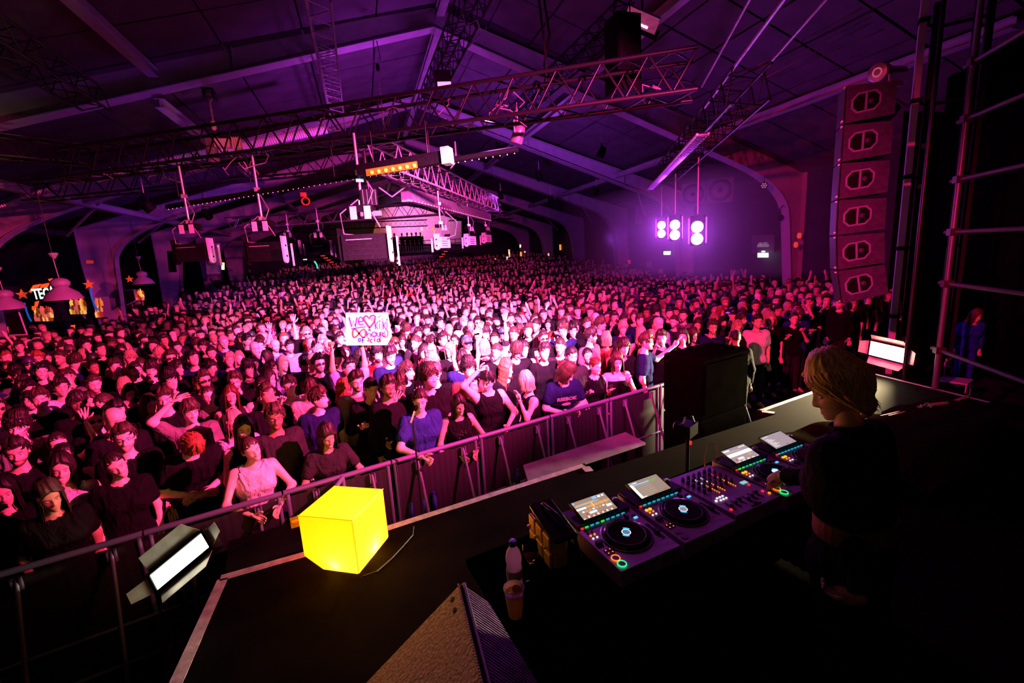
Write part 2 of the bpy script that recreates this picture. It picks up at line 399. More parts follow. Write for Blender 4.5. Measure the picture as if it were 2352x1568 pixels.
MB().tube([(hp2.x, hp2.y, z9-.3), (hp2.x+.05, hp2.y, z9-.25), (hp2.x+.03, hp2.y, z9-.15)], .015, 6).build('hook', galv, h2)
# pendant strobes
def pend(p, ztop, s, yaw, lab, lit=False, flip=1):
    p = Vector(p); t = thing('pendant_light', lab, 'stage light', p, 'pendant strobes'); R = rotz(yaw)
    W, H, D = .62*s, .36*s, .30*s; top = p+Vector((0, 0, H/2))
    rod('pipe', t, top+Vector((0, 0, .42*s)), (p.x, p.y, ztop), .024, alu, 8)
    for z in (.45*s, (ztop-p.z)*.55): MB().box(p+Vector((0, 0, z+H/2)), (.09, .09, .07)).build('clamp', alu, t)
    MB().box(top+Vector((0, 0, .36*s)), (.34*s, .24*s, .1*s), R).build('base_box', black, t)
    for k in (-1, 1):
        MB().box(top+R@Vector((k*.10*s*flip, -.13*s, .30*s)), (.09*s, .02, .18*s), R).build('bracket_plate', grey, t)
        q = p+R@Vector((k*(W/2+.03*s), -.02, .02*s))
        pl = MB(); n = 10
        poly = [Vector((0, -.10*s, .26*s)), Vector((0, .10*s, .26*s))]+[Vector((0, .10*s*math.cos(a), -.16*s-.1*s*math.sin(a))) for a in [math.pi*i/n for i in range(n+1)]]
        if k == flip:
            pl.prism([q+R@v for v in poly], R@Vector((.035*k, 0, 0))); o = pl.build('yoke_arm', grey, t)
            for zz in (.08, -.12): MB().lathe([(.018, 0), (.018, .012)], q+R@Vector((.04*k, 0, zz*s)), 8, R@Matrix.Rotation(math.pi/2*k, 3, 'Y')).build('bolt', black, o)
            MB().box(q+R@Vector((.09*s*k, .16*s, -.1*s)), (.02, .05*s, .44*s), R).build('side_flap', grey, t)
        else: pl.prism([q+R@v for v in poly], R@Vector((.035*k, 0, 0))); pl.build('yoke_arm', black, t)
    hd = MB().box(p, (W, D, H), R).build('lamp_head', black, t)
    for k in range(4): MB().box(p+R@Vector((-.1*W, -D/2-.006, (-.3+.2*k)*H)), (W*.6, .012, .012), R).build('cooling_slot', alu if k == 3 else blackm, hd)
    mb = MB()
    mb.tube([top+Vector((-.05, 0, .5*s)), top+R@Vector((-.3*s, -.1, .3*s)), top+R@Vector((-.28*s, -.1, .02)), top+R@Vector((-.05*s, -.1, -.02))], .012, 5)
    mb.tube([top+Vector((.03, 0, .9*s)), top+R@Vector((.2*s, -.1, .6*s)), top+R@Vector((.1*s, -.1, .4*s)), top+R@Vector((.25*s, -.1, .1))], .012, 5)
    mb.build('cable', cable_p, t)
    return t, R, W, H, D
for (u, v, y, s, ztop, lab) in [
    (447, 580, 10.9, .95, 5.3, 'leftmost pendant strobe, black with grey side arm, near the first column arch'),
    (613, 578, 9.95, .98, 5.3, 'black pendant strobe with grey side arm, second from the left in the near row'),
    (842, 567, 8.3, 1.15, 5.3, 'largest black pendant strobe, hanging in front of the balcony'),
    (668, 570, 19.3, 1.0, 5.2, 'small dim pendant strobe left of the orange shackle'),
    (738, 572, 17.6, 1.0, 5.2, 'small dim pendant strobe just left of the largest one')]:
    p = ony(u, v, y); pend(p, ztop, s, -.25, lab, flip=1)
for (u, v, y, s, lab) in [(1015, 557, 11.2, .72, 'nearest of the three grey strobes under the silver truss'), (1079, 553, 13.8, .72, 'middle of the three grey strobes under the silver truss'), (1117, 548, 16.2, .72, 'farthest of the three grey strobes under the silver truss')]:
    p = ony(u, v, y); t, R, W, H, D = pend(p, 5.0, s, .9, lab, flip=-1)
    for c in t.children:
        if c.name.startswith('lamp_head'): c.data.materials[0] = grey
glow = emi('lit_lamp', (1, .45, 1), 12)
lab3 = ['farthest of the three lit violet strobes by the right wall, smallest glow', 'middle lit violet strobe by the right wall', 'nearest lit violet strobe by the right wall, at the right']
for i, (u, v, y) in enumerate([(1520, 527, 14.2), (1551, 528, 11.6), (1602, 535, 9.6)]):
    p = Vector(ony(u, v, y)); R = rotz(-.8); t = thing('lit_strobe', lab3[i], 'stage light', p, 'lit strobes')
    rod('pipe', t, p+Vector((0, 0, .45)), (p.x, p.y, 5.25), .025, alu, 8)
    MB().box(p+Vector((0, 0, .36)), (.3, .22, .12), R).build('base_box', black, t)
    for k in (-1, 1): MB().box(p+R@Vector((.2*k, .05, .06)), (.03, .12, .62), R).build('yoke_arm', grey, t)
    hd = MB().box(p+R@Vector((0, .08, 0)), (.32, .24, .62), R).build('lamp_head', black, t)
    for z in (-.145, .145):
        MB().lathe([(.135, 0), (.14, .02), (.07, .05), (0.001, .06)], p+R@Vector((0, -.045, z)), 16, R@Matrix.Rotation(math.pi/2, 3, 'X')).build('lamp', glow, hd)
    d = Vector((0, 0, 3.2))-p; d.normalize()
    point('strobe_light', p+R@Vector((0, -.45, 0)), (.50, .035, 1), 110, .12)
# LED batten with tiny pixels
ba, bb = Vector(ony(385, 482, 11.35)), Vector(ony(1190, 352, 7.0)); bt = thing('pixel_batten', 'long thin black bar dotted with tiny white pixels under the front truss', 'light bar', ba)
rod('bar', bt, ba+Vector((0, 0, .06)), bb+Vector((0, 0, .06)), .05, black, 6); pix = emi('pixel', (1, .6, .9), .7); mb = MB()
for i in range(64): mb.box(ba+(bb-ba)*(i+.5)/64+Vector((-.01, -.03, 0)), (.012, .012, .012))
o = mb.build('pixel', pix, bt); o['kind'] = 'stuff'
for s in (.05, .3, .55, .8): rod('hanger', bt, ba+(bb-ba)*s+Vector((0, 0, .06)), ba+(bb-ba)*s+Vector((0, 0, .7)), .01, blackm)
# amber blinder bar
qa, qb = Vector(ony(845, 396, 7.95)), Vector(ony(1000, 371, 7.35)); dv = (qb-qa).normalized(); Rb = dv.to_track_quat('X', 'Z').to_matrix()
bl = thing('blinder_bar', 'black light bar with a row of seven glowing amber lamps under the front truss', 'light bar', qa)
MB().box((qa+qb)/2+Vector((0, .05, .05)), ((qb-qa).length+.3, .16, .17), Rb).build('housing', black, bl)
MB().box(qb+dv*.2+Vector((0, 0, .05)), (.13, .2, .24), Rb).build('end_plate', grey, bl)
MB().box((qa+qb)/2-dv*.17+Vector((0, -.045, -.01)), ((qb-qa).length*.76, .012, .10), Rb).build('reflector', emi('amber_reflector_glow', (.75, .16, .005), .45), bl)  # lamp light on the reflector is put in as emission
for i in range(7): MB().lathe([(.001, -.02), (.022, -.01), (.03, .01), (.012, .03)], qa+(qb-qa)*(.06+.105*i)+Vector((0, -.065, -.02)), 10, Rb@Matrix.Rotation(math.pi/2, 3, 'X')).build('lamp', emi('amber_lamp', (1, .34, .03), 2.6), bl)
for s in (.1, .9): rod('hanger', bl, qa+(qb-qa)*s+Vector((0, 0, .1)), qa+(qb-qa)*s+Vector((0, 0, .6)), .012, blackm)
# second batten under silver truss
ba, bb = Vector(ony(935, 446, 9.6)), Vector(ony(1125, 500, 16.5)); bt = thing('purple_batten', 'violet-lit flat light bar under the silver truss', 'light bar', ba)
dv = (bb-ba).normalized(); Rb = dv.to_track_quat('X', 'Z').to_matrix()
MB().box((ba+bb)/2, ((bb-ba).length, .1, .26), Rb).build('housing', galv, bt); MB().box(ba-dv*.05, (.14, .16, .3), Rb).build('end_plate', grey, bt)
mb = MB()
for i in range(40): mb.box(ba+(bb-ba)*(i+.5)/40+Rb@Vector((0, -.055, -.11)), (.02, .01, .02), Rb)
mb.build('pixel', pix, bt)['kind'] = 'stuff'
for s in (.2, .8): rod('hanger', bt, ba+(bb-ba)*s+Vector((0, 0, .1)), ba+(bb-ba)*s+Vector((0, 0, .4)), .012, blackm)
deep_m = mat('dark_grey_paint', (.06, .05, .065), .5)
# hanging processor case cluster at (845,450)
c = Vector(ony(848, 455, 8.3)); t = thing('winch_unit', 'dark ribbed motor case hanging above the largest pendant strobe', 'winch', c)
MB().box(c, (.26, .24, .26)).build('case', black, t)
for k in range(4): MB().tube([c+Vector((-.10+.066*k, -.13, -.12)), c+Vector((-.10+.066*k, -.13, .12))], .008, 8).build('rib', deep_m, t)
MB().box(c+Vector((-.12, -.16, .26)), (.12, .02, .05)).build('display', emi('teal_display', (.05, .5, .6), .6), t)
MB().box(c+Vector((0, 0, -.26)), (.34, .26, .08)).build('lower_box', deep_m, t)
rod('pipe', t, c+Vector((0, 0, .1)), c+Vector((.0, 0, .75)), .03, blackm)
# orange shackle and its chain
c = Vector(ony(702, 462, 13)); t = thing('chain_shackle', 'bright orange shackle hanging on a chain left of centre', 'shackle', c)
MB().tube([c+Vector((.09*math.cos(a), 0, .09*math.sin(a))) for a in [k*math.pi/6 for k in range(13)]], .02, 6).build('ring', orange_m, t)
MB().box(c+Vector((-.03, 0, .16)), (.14, .05, .1)).build('clevis', orange_m, t)
chain(t, c+Vector((0, 0, .2)), c+Vector((-.05, 0, 1.3)), blackm)
# round floodlights / small moving heads under the trusses and rafters
def small_head(p, lab, s=.3, m=black, yaw=0, tilt=.6, lens=None, hang=.35):
    p = Vector(p); t = thing('spot_lamp', lab, 'stage light', p, 'small hanging lamps'); R = rotz(yaw)@Matrix.Rotation(tilt, 3, 'X')
    MB().lathe([(.02, .6*s), (.3*s, .55*s), (.38*s, .2*s), (.42*s, -.45*s), (.40*s, -.5*s), (.34*s, -.42*s), (.001, -.40*s)], p, 16, R).build('can', m, t, True)
    mb = MB(); mb.tube([p+rotz(yaw)@Vector((-.46*s, 0, 0)), p+rotz(yaw)@Vector((-.46*s, 0, .8*s)), p+rotz(yaw)@Vector((.46*s, 0, .8*s)), p+rotz(yaw)@Vector((.46*s, 0, 0))], .03*s+.006, 5); mb.build('yoke', m, t)
    rod('hook_clamp', t, p+Vector((0, 0, .8*s)), p+Vector((0, 0, .8*s+hang)), .015, alu)
    MB().lathe([(.001, 0), (.32*s, 0.0)], p+R@Vector((0, 0, -.43*s)), 16, R, False).build('lens', lens or alu, t)
lampspots = [(335, 470, 13.8, .33, 'on the far left truss end'), (475, 492, 17.5, .3, 'against the third frame'), (1145, 350, 14.0, .34, 'below the ridge, beside the silver truss'), (1382, 350, 14.5, .33, 'small white lens catching the light under the right truss'),
             (1238, 405, 19, .33, 'under the second rafter, right of centre'), (1265, 460, 22, .33, 'under the second rafter, nearer the right knee'), (1370, 440, 20, .3, 'hanging near the right knee of the second frame'),
             (1150, 450, 22, .3, 'above the silver truss end'), (1190, 310, 8.2, .28, 'round grey can on the underside of the front truss'), (2035, 262, 5.6, .30, 'long violet-lit can beside the line array top')]
for u, v, y, s, d in lampspots: small_head(ony(u, v, y), 'dark lamp can '+d if 'can' not in d and 'lens' not in d else d, s, galv if 'grey' in d or 'violet' in d else black, random.uniform(-1, 1), random.uniform(.2, .9))
# profile spot at upper right
c = Vector(ony(2030, 165, 6)); t = thing('profile_spot', 'grey cylindrical profile spotlight at the upper right', 'stage light', c)
dv = Vector(ony(2005, 168, 5.9))-Vector(ony(2120, 160, 6.2)); Rp = dv.to_track_quat('Z', 'Y').to_matrix()
MB().lathe([(.05, -.7), (.07, -.65), (.09, -.1), (.13, 0), (.15, .12), (.15, .2), (.13, .21)], c, 18, Rp).build('barrel', galv, t, True)
MB().lathe([(.001, .19), (.125, .2)], c, 18, Rp, False).build('lens', black, t); MB().lathe([(.05, .215), (.055, .22), (.07, .22), (.075, .215)], c, 18, Rp, False).build('gobo_ring', emi('pink_ring', (.6, .1, .2), .5), t)
MB().box(c-dv.normalized()*.35+Vector((0, 0, -.2)), (.3, .12, .08)).build('bracket', galv, t)
# work light (bright white-violet) at top
c = Vector(ony(1475, 45, 8)); t = thing('work_light', 'square floodlight with crumpled silver hood at the top edge', 'stage light', c)
Rw = rotz(-.5)@Matrix.Rotation(.5, 3, 'Y')@Matrix.Rotation(-.55, 3, 'X')
MB().box(c, (.62, .30, .05), Rw).build('reflector', mat('reflector_foil', (.8, .7, .9), .25, .8, .35, 9, .6), t)
MB().box(c+Rw@Vector((0, .2, .05)), (.74, .07, .18), Rw).build('hood', black, t)
MB().box(c+Rw@Vector((-.05, .08, -.03)), (.40, .03, .02), Rw).build('lamp_tube', emi('work_tube', (1, .55, 1), 2.4), t)
rod('hanger', t, c, c+Vector((0, 0, .7)), .02, blackm)
c = Vector(ony(1020, 192, 11)); t = thing('floodlight', 'small square floodlight with a lit pale face on the ridge truss', 'stage light', c)
MB().box(c+Vector((0, .08, .12)), (.36, .24, .3), rotz(-.2)).build('housing', black, t); MB().box(c+Vector((0, -.02, -.03)), (.30, .1, .12), rotz(-.2)@Matrix.Rotation(.6, 3, 'X')).build('lamp_face', emi('flood_face', (1, .5, .8), .9), t)
rod('hanger', t, c+Vector((0, .05, .2)), c+Vector((0, .05, .7)), .02, blackm)
# black hanging case (dark block near top, 1390..1480)
c = Vector(ony(1430, 130, 7.0)); t = thing('speaker_case', 'tall black flown case above the front truss', 'case', c)
MB().box(c, (.42, .4, 1.1)).build('cabinet', black, t)
for s in (-1, 1): rod('chain_leg', t, c+Vector((.15*s, 0, .5)), c+Vector((.1*s, 0, 1.3)), .012, blackm)
MB().box(c+Vector((0, -.205, .1)), (.36, .012, .6)).build('grille', blackm, t)
# cable bundles
for k, pts in enumerate([[(1238, 0, 8), (1245, 60, 8), (1252, 120, 8), (1255, 190, 7.9)], [(1250, 0, 8.05), (1262, 80, 8.1), (1250, 150, 8.0), (1258, 190, 7.9)],
                         [(1045, 325, 8.3), (1048, 370, 8.3), (1030, 393, 8.3), (1000, 398, 8.3)], [(870, 430, 8.6), (900, 452, 8.6), (930, 430, 8.8), (936, 415, 8.9)], [(1060, 20, 10), (1070, 60, 10), (1095, 45, 10), (1105, 75, 10.4), (1075, 110, 10.5)],
                         [(1022, 485, 11), (1050, 510, 11), (1045, 540, 11), (1030, 545, 11)], [(1480, 185, 7), (1530, 178, 7.4), (1590, 190, 8), (1600, 180, 8)]]):
    tag(MB().tube([ony(*p) for p in pts], .02 if k < 2 else .014, 6).build('hanging_cable', rubber if k < 2 else cable_p),
        ['thick black cable hanging from the roof to the front truss, left strand', 'thick black cable hanging from the roof to the front truss, right strand', 'pale looped cable under the front truss right of the amber bar', 'pale cable drooping between winch and silver truss', 'cable tangle at the roof ridge', 'pale loop beside the nearest grey strobe', 'thin cable from the front truss end to the right beams'][k], 'cable')
# ridge tangle of fittings: clamps, small red and yellow tags
random.seed(11)
for k in range(34):
    s = random.random(); base = T1a+(T1b-T1a)*s if k % 2 else Vector((.5, 8.8, 4.9))+(Vector((4.2, 7.8, 0)))*s
    p = base+Vector((random.uniform(-.25, .25), 0, random.uniform(-.3, .3)))
    pts = [p]
    for j in range(5): pts.append(pts[-1]+Vector((random.uniform(-.18, .18), random.uniform(-.1, .1), random.uniform(-.16, .08))))
    o = MB().tube(pts, .009, 5).build('truss_cable', cable_p if k % 3 else rubber)
    o['group'] = 'loose cables on the trusses'; o['category'] = 'cable'
    o['label'] = 'thin loose cable looped on the black front truss' if k % 2 else 'thin loose cable looped on the silver truss'
# ================================================================= LINE ARRAY and towers at the right
nx_ = Vector((-.68, -.733, 0)); sx_ = Vector((-.733, .68, 0))      # face normal; towards the picture's left
wood_b = mat('speaker_paint', (.036, .028, .064), .6, 0, .35, 14, .1, .2); frm = mat('horn_frame', (.17, .15, .30), .4)
fr_tl = Vector(ony(1948, 195, 5.0)); px = fr_tl.copy(); tilt = 0; BW, BH, BD = .54, .50, .50
tl = [0, 0, 0, 1.2, 5.0, 11.0]
arr = ['top box', 'second box', 'third box', 'fourth box', 'fifth box', 'lowest, most tilted box']
for i in range(6):
    a = math.radians(tl[i]); U = -sx_*math.cos(a)*1 + Vector((0, 0, 0)); 
    dn = Vector((0, 0, -1))*math.cos(a)+(-sx_)*math.sin(a)*.9; rt = (-sx_)*math.cos(a)+Vector((0, 0, 1))*math.sin(a)
    t = thing('line_array_box', f'{arr[i]} of the hanging loudspeaker column', 'loudspeaker', px, 'line array loudspeakers')
    c = px+rt*BW/2+dn*BH/2
    P = lambda x, z, d=0: c+rt*x-dn*z+nx_*d
    mb = MB(); w2, h2 = BW/2, BH/2-.008
    mb.prism([P(-w2, h2), P(w2, h2*.86), P(w2, -h2*.86), P(-w2, -h2)], -nx_*BD); mb.build('cabinet', wood_b, t)
    MB().prism([P(-w2-.012, h2, -.04), P(-w2-.012, -h2, -.04), P(-w2-.012, -h2, -BD+.02), P(-w2-.012, h2, -BD+.02)], -rt*.012).build('front_grille', meshm, t)
    for z in (h2*.9, -h2*.9):
        for q in (.02, .07): MB().lathe([(.014, 0), (.014, .02)], P(-w2-.03, z, -q), 8).build('rigging_pin', alu, t)
    oc = lambda w, h, k: [(-w, -h*k), (-w, h*k), (-w*.62, h), (w*.62, h), (w, h*k), (w, -h*k), (w*.62, -h), (-w*.62, -h)]
    cx_ = -.055; ow, oh = .165, .130
    mb = MB(); O = [P(cx_+x, z+x*.08, .02) for x, z in oc(ow, oh, .45)]; I = [P(cx_+x, z+x*.08, .02) for x, z in oc(ow-.022, oh-.022, .45)]
    O2 = [p-nx_*.02 for p in O]; I2 = [p-nx_*.018 for p in I]
    mb.add(O+I+O2+I2, [(k, (k+1) % 8, 8+(k+1) % 8, 8+k) for k in range(8)]+[(16+k, 16+(k+1) % 8, (k+1) % 8, k) for k in range(8)]+[(8+k, 8+(k+1) % 8, 24+(k+1) % 8, 24+k) for k in range(8)]); hf = mb.build('horn_frame', frm, t)
    MB().add([p+nx_*.0 for p in I2], [tuple(range(8))]).build('horn_mouth', black, t)
    MB().prism([P(cx_-.012, -oh+.02, .004), P(cx_+.012, -oh+.02, .004), P(cx_+.012, oh-.02, .004), P(cx_-.012, oh-.02, .004)], nx_*.02).build('divider', frm, t)
    MB().lathe([(.001, .035), (.03, .028), (.045, 0)], P(cx_+.06, .0, 0), 14, nx_.to_track_quat('Z', 'Y').to_matrix()).build('dust_cap', wood_b, t, True)
    px = px+dn*(BH+.004)
t = thing('tower_column', 'dark steel tower post with a violet-lit face behind the line array', 'tower', ony(2075, 500, 6.2)*np.array([1, 1, 0]))
b0 = Vector(WL[t.name])
for dx, dy in ((0, 0), (.5, .1), (.45, -.55), (.95, -.45)):
    MB().box(b0+Vector((dx, dy, 3.6)), (.20 if dx == 0 else .12, .1, 7.2), rotz(.65)).build('post', steel if dx == 0 else blackm, t)
for z in (.4, 1.6, 2.9, 4.2, 5.5, 6.8):
    rod('cross_bar', t, b0+Vector((0, 0, z)), b0+Vector((.5, .1, z)), .03, blackm); rod('cross_bar', t, b0+Vector((.5, .1, z)), b0+Vector((.95, -.45, z)), .03, blackm)
    MB().box(b0+Vector((0, -.02, z)), (.26, .16, .07), rotz(.65)).build('joint_plate', black, t)
# black drapes on stage right
def drape(name, label, a, b, z0, z1, n=60, amp=.05, m=cloth_b, cat='curtain'):
    a = Vector(a); b = Vector(b); d = (b-a); L = d.length; s = d.cross(Vector((0, 0, 1))).normalized(); V = []; F = []
    for i in range(n+1):
        p = a+d*i/n+s*amp*math.sin(i*1.3)*(.6+.4*math.sin(i*.37)); V += [(p.x, p.y, z0), (p.x, p.y, z1)]
    F = [(2*i, 2*i+2, 2*i+3, 2*i+1) for i in range(n)]; n0 = len(V)
    V += [(Vector(v)+s*.012) for v in V]; F += [tuple(k+n0 for k in f)[::-1] for f in F]
    F += [(0, 1, n0+1, n0), (2*n, n0+2*n, n0+2*n+1, 2*n+1)]+[(2*i+1, 2*i+3, n0+2*i+3, n0+2*i+1) for i in range(n)]+[(2*i, n0+2*i, n0+2*i+2, 2*i+2) for i in range(n)]
    return tag(MB().add(V, F).build(name, m, smooth=True), label, cat)
drape('stage_drape', 'tall black stage drape behind the scaffold at the right edge', (13.4, 7.8, 0), (9.0, -3.0, 0), 0, 7.5, 120)
drape('wall_drape', 'black drape on the right hall wall behind the line array', (16.2, 7.0, 0), (14.2, 9.2, 0), 0, 6.5, 60)
# scaffold
sp0 = Vector(ony(2196, 480, 4.2)); sb = Vector((sp0.x, sp0.y, 0))
scaf_m = mat('scaffold_tube', (.13, .11, .16), .4, .4, .3, 9)
t = thing('scaffold_frame', 'galvanised scaffold pole with five ledgers at the right edge', 'scaffold', sb)
rod('standard', t, sb+Vector((0, 0, .02)), sb+Vector((0, 0, 6.6)), .034, scaf_m, 10); rod('standard', t, sb+Vector((.16, .5, .02)), sb+Vector((.16, .5, 6.6)), .03, blackm, 8)
ld = Vector((-.58, -.81, 0))
for k, v in enumerate([140, 272, 412, 533, 652, 805]):
    z = ony(2240-v*.11, v, 4.2)[2]; p = sb+Vector((0, 0, z))
    o = rod('ledger', t, p-ld*.18, p+ld*3.4, .028, mat('rusty_tube', (.06, .035, .05), .6, .1, .4, 10), 8)
    MB().box(p, (.11, .11, .09), rotz(.9)).build('coupler', mat('coupler_steel', (.06, .02, .025), .5, .2), t)
# distant small round lamps
for i, (u, v, y) in enumerate([(2252, 352, 9), (1755, 426, 13)]):
    c = Vector(ony(u, v, y)); t = thing('led_spot', ['round lamp with seven dim lenses behind the scaffold', 'small seven-lens lamp near the right arch'][i], 'stage light', c)
    Rp = (Vector((0, 0, 3.2))-c).to_track_quat('Z', 'Y').to_matrix(); MB().lathe([(.11, -.15), (.13, 0), (.12, .02), (.001, .02)], c, 16, Rp).build('can', black, t)
    for k in range(7):
        q = k*math.pi/3; r = 0 if k == 6 else .07; MB().lathe([(.001, .03), (.022, .025), (.025, .015)], c+Rp@Vector((r*math.cos(q), r*math.sin(q), 0)), 8, Rp).build('lens', emi('dim_lens', (.6, .35, .6), .5), t)
    rod('yoke', t, c, c+Vector((0, 0, .3)), .015, blackm)
# scattering box added to give the lit strobes their bloom
hz_m = bpy.data.materials.new('bloom_haze'); hz_m.use_nodes = True; nt_ = hz_m.node_tree; nt_.nodes.remove(nt_.nodes['Principled BSDF'])
vs = nt_.nodes.new('ShaderNodeVolumeScatter'); vs.inputs['Density'].default_value = .085; vs.inputs['Anisotropy'].default_value = .35; nt_.links.new(vs.outputs[0], nt_.nodes['Material Output'].inputs['Volume'])
hz = MB().box((9.3, 12.2, 3.6), (4.2, 7.5, 2.6)).build('haze', hz_m); tag(hz, 'added haze volume giving the three lit strobes a violet halo', 'haze'); hz['kind'] = 'stuff'
# ================================================================= STAGE
ZS = .95
fe = [(-1.30, 3.62), (-.64, 3.70), (2.03, 4.17), (2.03, 3.95), (4.93, 4.40), (4.85, 4.63), (6.2, 4.90), (7.80, 5.20), (7.60, -4), (-1.34, -4)]
st = MB().prism([(x, y, ZS-.2) for x, y in fe][::-1], (0, 0, .2)); so = st.build('stage_deck', stagem); tag(so, 'black stage deck edged with pale tape', 'stage')
MB().prism([(x*.995, y-.03, .0) for x, y in fe][::-1], (0, 0, ZS-.2)).build('skirt', cloth_b, so)
def strip(label, pts, w=.075, z=ZS+.003, m=tapem):
    mb = MB(); n = 14
    for (a, b) in zip(pts[:-1], pts[1:]):
        a = Vector((*a, z)); b = Vector((*b, z)); d = (b-a).normalized(); s = d.cross(Vector((0, 0, 1)))*w/2; V = []; F = []
        for i in range(n+1):
            p = a+(b-a)*i/n; j = random.uniform(-.003, .003); V += [p-s*(1+j*10), p+s*(1+j*10), p-s+Vector((0, 0, .002)), p+s+Vector((0, 0, .002))]
        for i in range(n): k = 4*i; F += [(k+2, k+3, k+7, k+6), (k, k+2, k+6, k+4), (k+1, k+5, k+7, k+3)]
        mb.add(V, F)
    return tag(mb.build('edge_tape', m), label, 'tape', 'pale tape lines on the stage')
strip('pale tape strip along the left edge of the stage, nearest the camera', [(-1.26, 3.57), (-1.27, .5)])
strip('pale tape strip from the stage corner under the yellow cube to the booth', [(-1.28, 3.585), (-.62, 3.655), (2.0, 4.12)])
strip('short pale tape end turning back beside the booth', [(2.0, 4.08), (1.99, 3.97)], .09)
strip('pale tape strip along the right part of the stage front', [(4.88, 4.58), (6.2, 4.86), (7.76, 5.15)], .06)
strip('short pale tape end turning back at the right part of the stage', [(4.87, 4.56), (4.95, 4.44)], .08)
strip('pale tape strip on the far right side of the stage', [(7.74, 5.12), (7.58, 3.55)], .05)
# glowing cube
A = Vector((-.283, 3.193, 1.41)); u1 = Vector((.515, .857, 0)); u2 = Vector((-.857, .515, 0)); E = .45
cm, nt, N, Lk, b = nodes('glowing_plastic')
b.inputs['Base Color'].default_value = (.9, .70, .0, 1); b.inputs['Roughness'].default_value = .45
b.inputs['Emission Color'].default_value = (1, .205, .0, 1); b.inputs['Emission Strength'].default_value = 4.6
tl_ = N.new('ShaderNodeBsdfTranslucent'); tl_.inputs[0].default_value = (1, .72, .05, 1); mx = N.new('ShaderNodeMixShader'); mx.inputs[0].default_value = .5
Lk.new(b.outputs[0], mx.inputs[1]); Lk.new(tl_.outputs[0], mx.inputs[2]); Lk.new(mx.outputs[0], N['Material Output'].inputs[0])
cu = thing('cube_lamp', 'glowing yellow cube lamp standing on the stage corner', 'lamp', A+(u1+u2)*E/2-Vector((0, 0, .46)))
bm_ = MB(); Hh = .457; cut = .10
B_ = [A, A+u1*E, A+u1*E+u2*E, A+u2*E]; dz = Vector((0, 0, -Hh)); r_ = .012
Fb = [B_[0]+dz+(u1+u2)*.03, B_[1]+dz+(-u1+u2)*.03, B_[2]+dz-(u1+u2)*.03, B_[3]+dz+(u1)*.03-u2*.13]
Mb = [B_[0]+dz*.94, B_[1]+dz*.94, B_[2]+dz*.94, B_[3]+dz*.72]
bm_.add(B_+Mb+Fb, [(0, 1, 2, 3)]+[(k, 4+k, 4+(k+1) % 4, (k+1) % 4) for k in range(4)]+[(4+k, 8+k, 8+(k+1) % 4, 4+(k+1) % 4) for k in range(4)]+[(8, 11, 10, 9)])
sh = bm_.build('shade', cm, cu); bv = sh.modifiers.new('b', 'BEVEL'); bv.width = .009; bv.segments = 3
edge_m = emi('cube_seam', (.95, .52, .0), .72)
cc = A+(u1+u2)*E/2
for p_, q_ in ((A, A+u1*E), (A, A+u2*E), (A, A-Vector((0, 0, .42)))): MB().tube([p_, q_], .0035, 6).build('seam', mat('cube_seam_line', (.7, .35, .0), .5, emit=(1, .42, 0), estr=1.05), cu)
point('cube_bulb', A+u1*.24+u2*.05+Vector((0, 0, -.38)), (1, .70, .5), 7.0, .03); point('cube_bulb', A+u1*.03+u2*.20+Vector((0, 0, -.39)), (1, .70, .5), 3.4, .03)
MB().tube([cc+Vector((.1, -.32, -.45)), cc+Vector((.2, -.30, -.452)), cc+Vector((.32, -.18, -.452)), cc+Vector((.42, -.05, -.452)), cc+Vector((.5, .06, -.452)), cc+Vector((.52, .18, -.452))], .005, 6).build('power_cord', rubber, cu)
point('cube_glow_fill', cc+Vector((.12, -.02, .30)), (1, .55, .08), 20, .2)  # added unseen point light above the cube, stands in for its glow
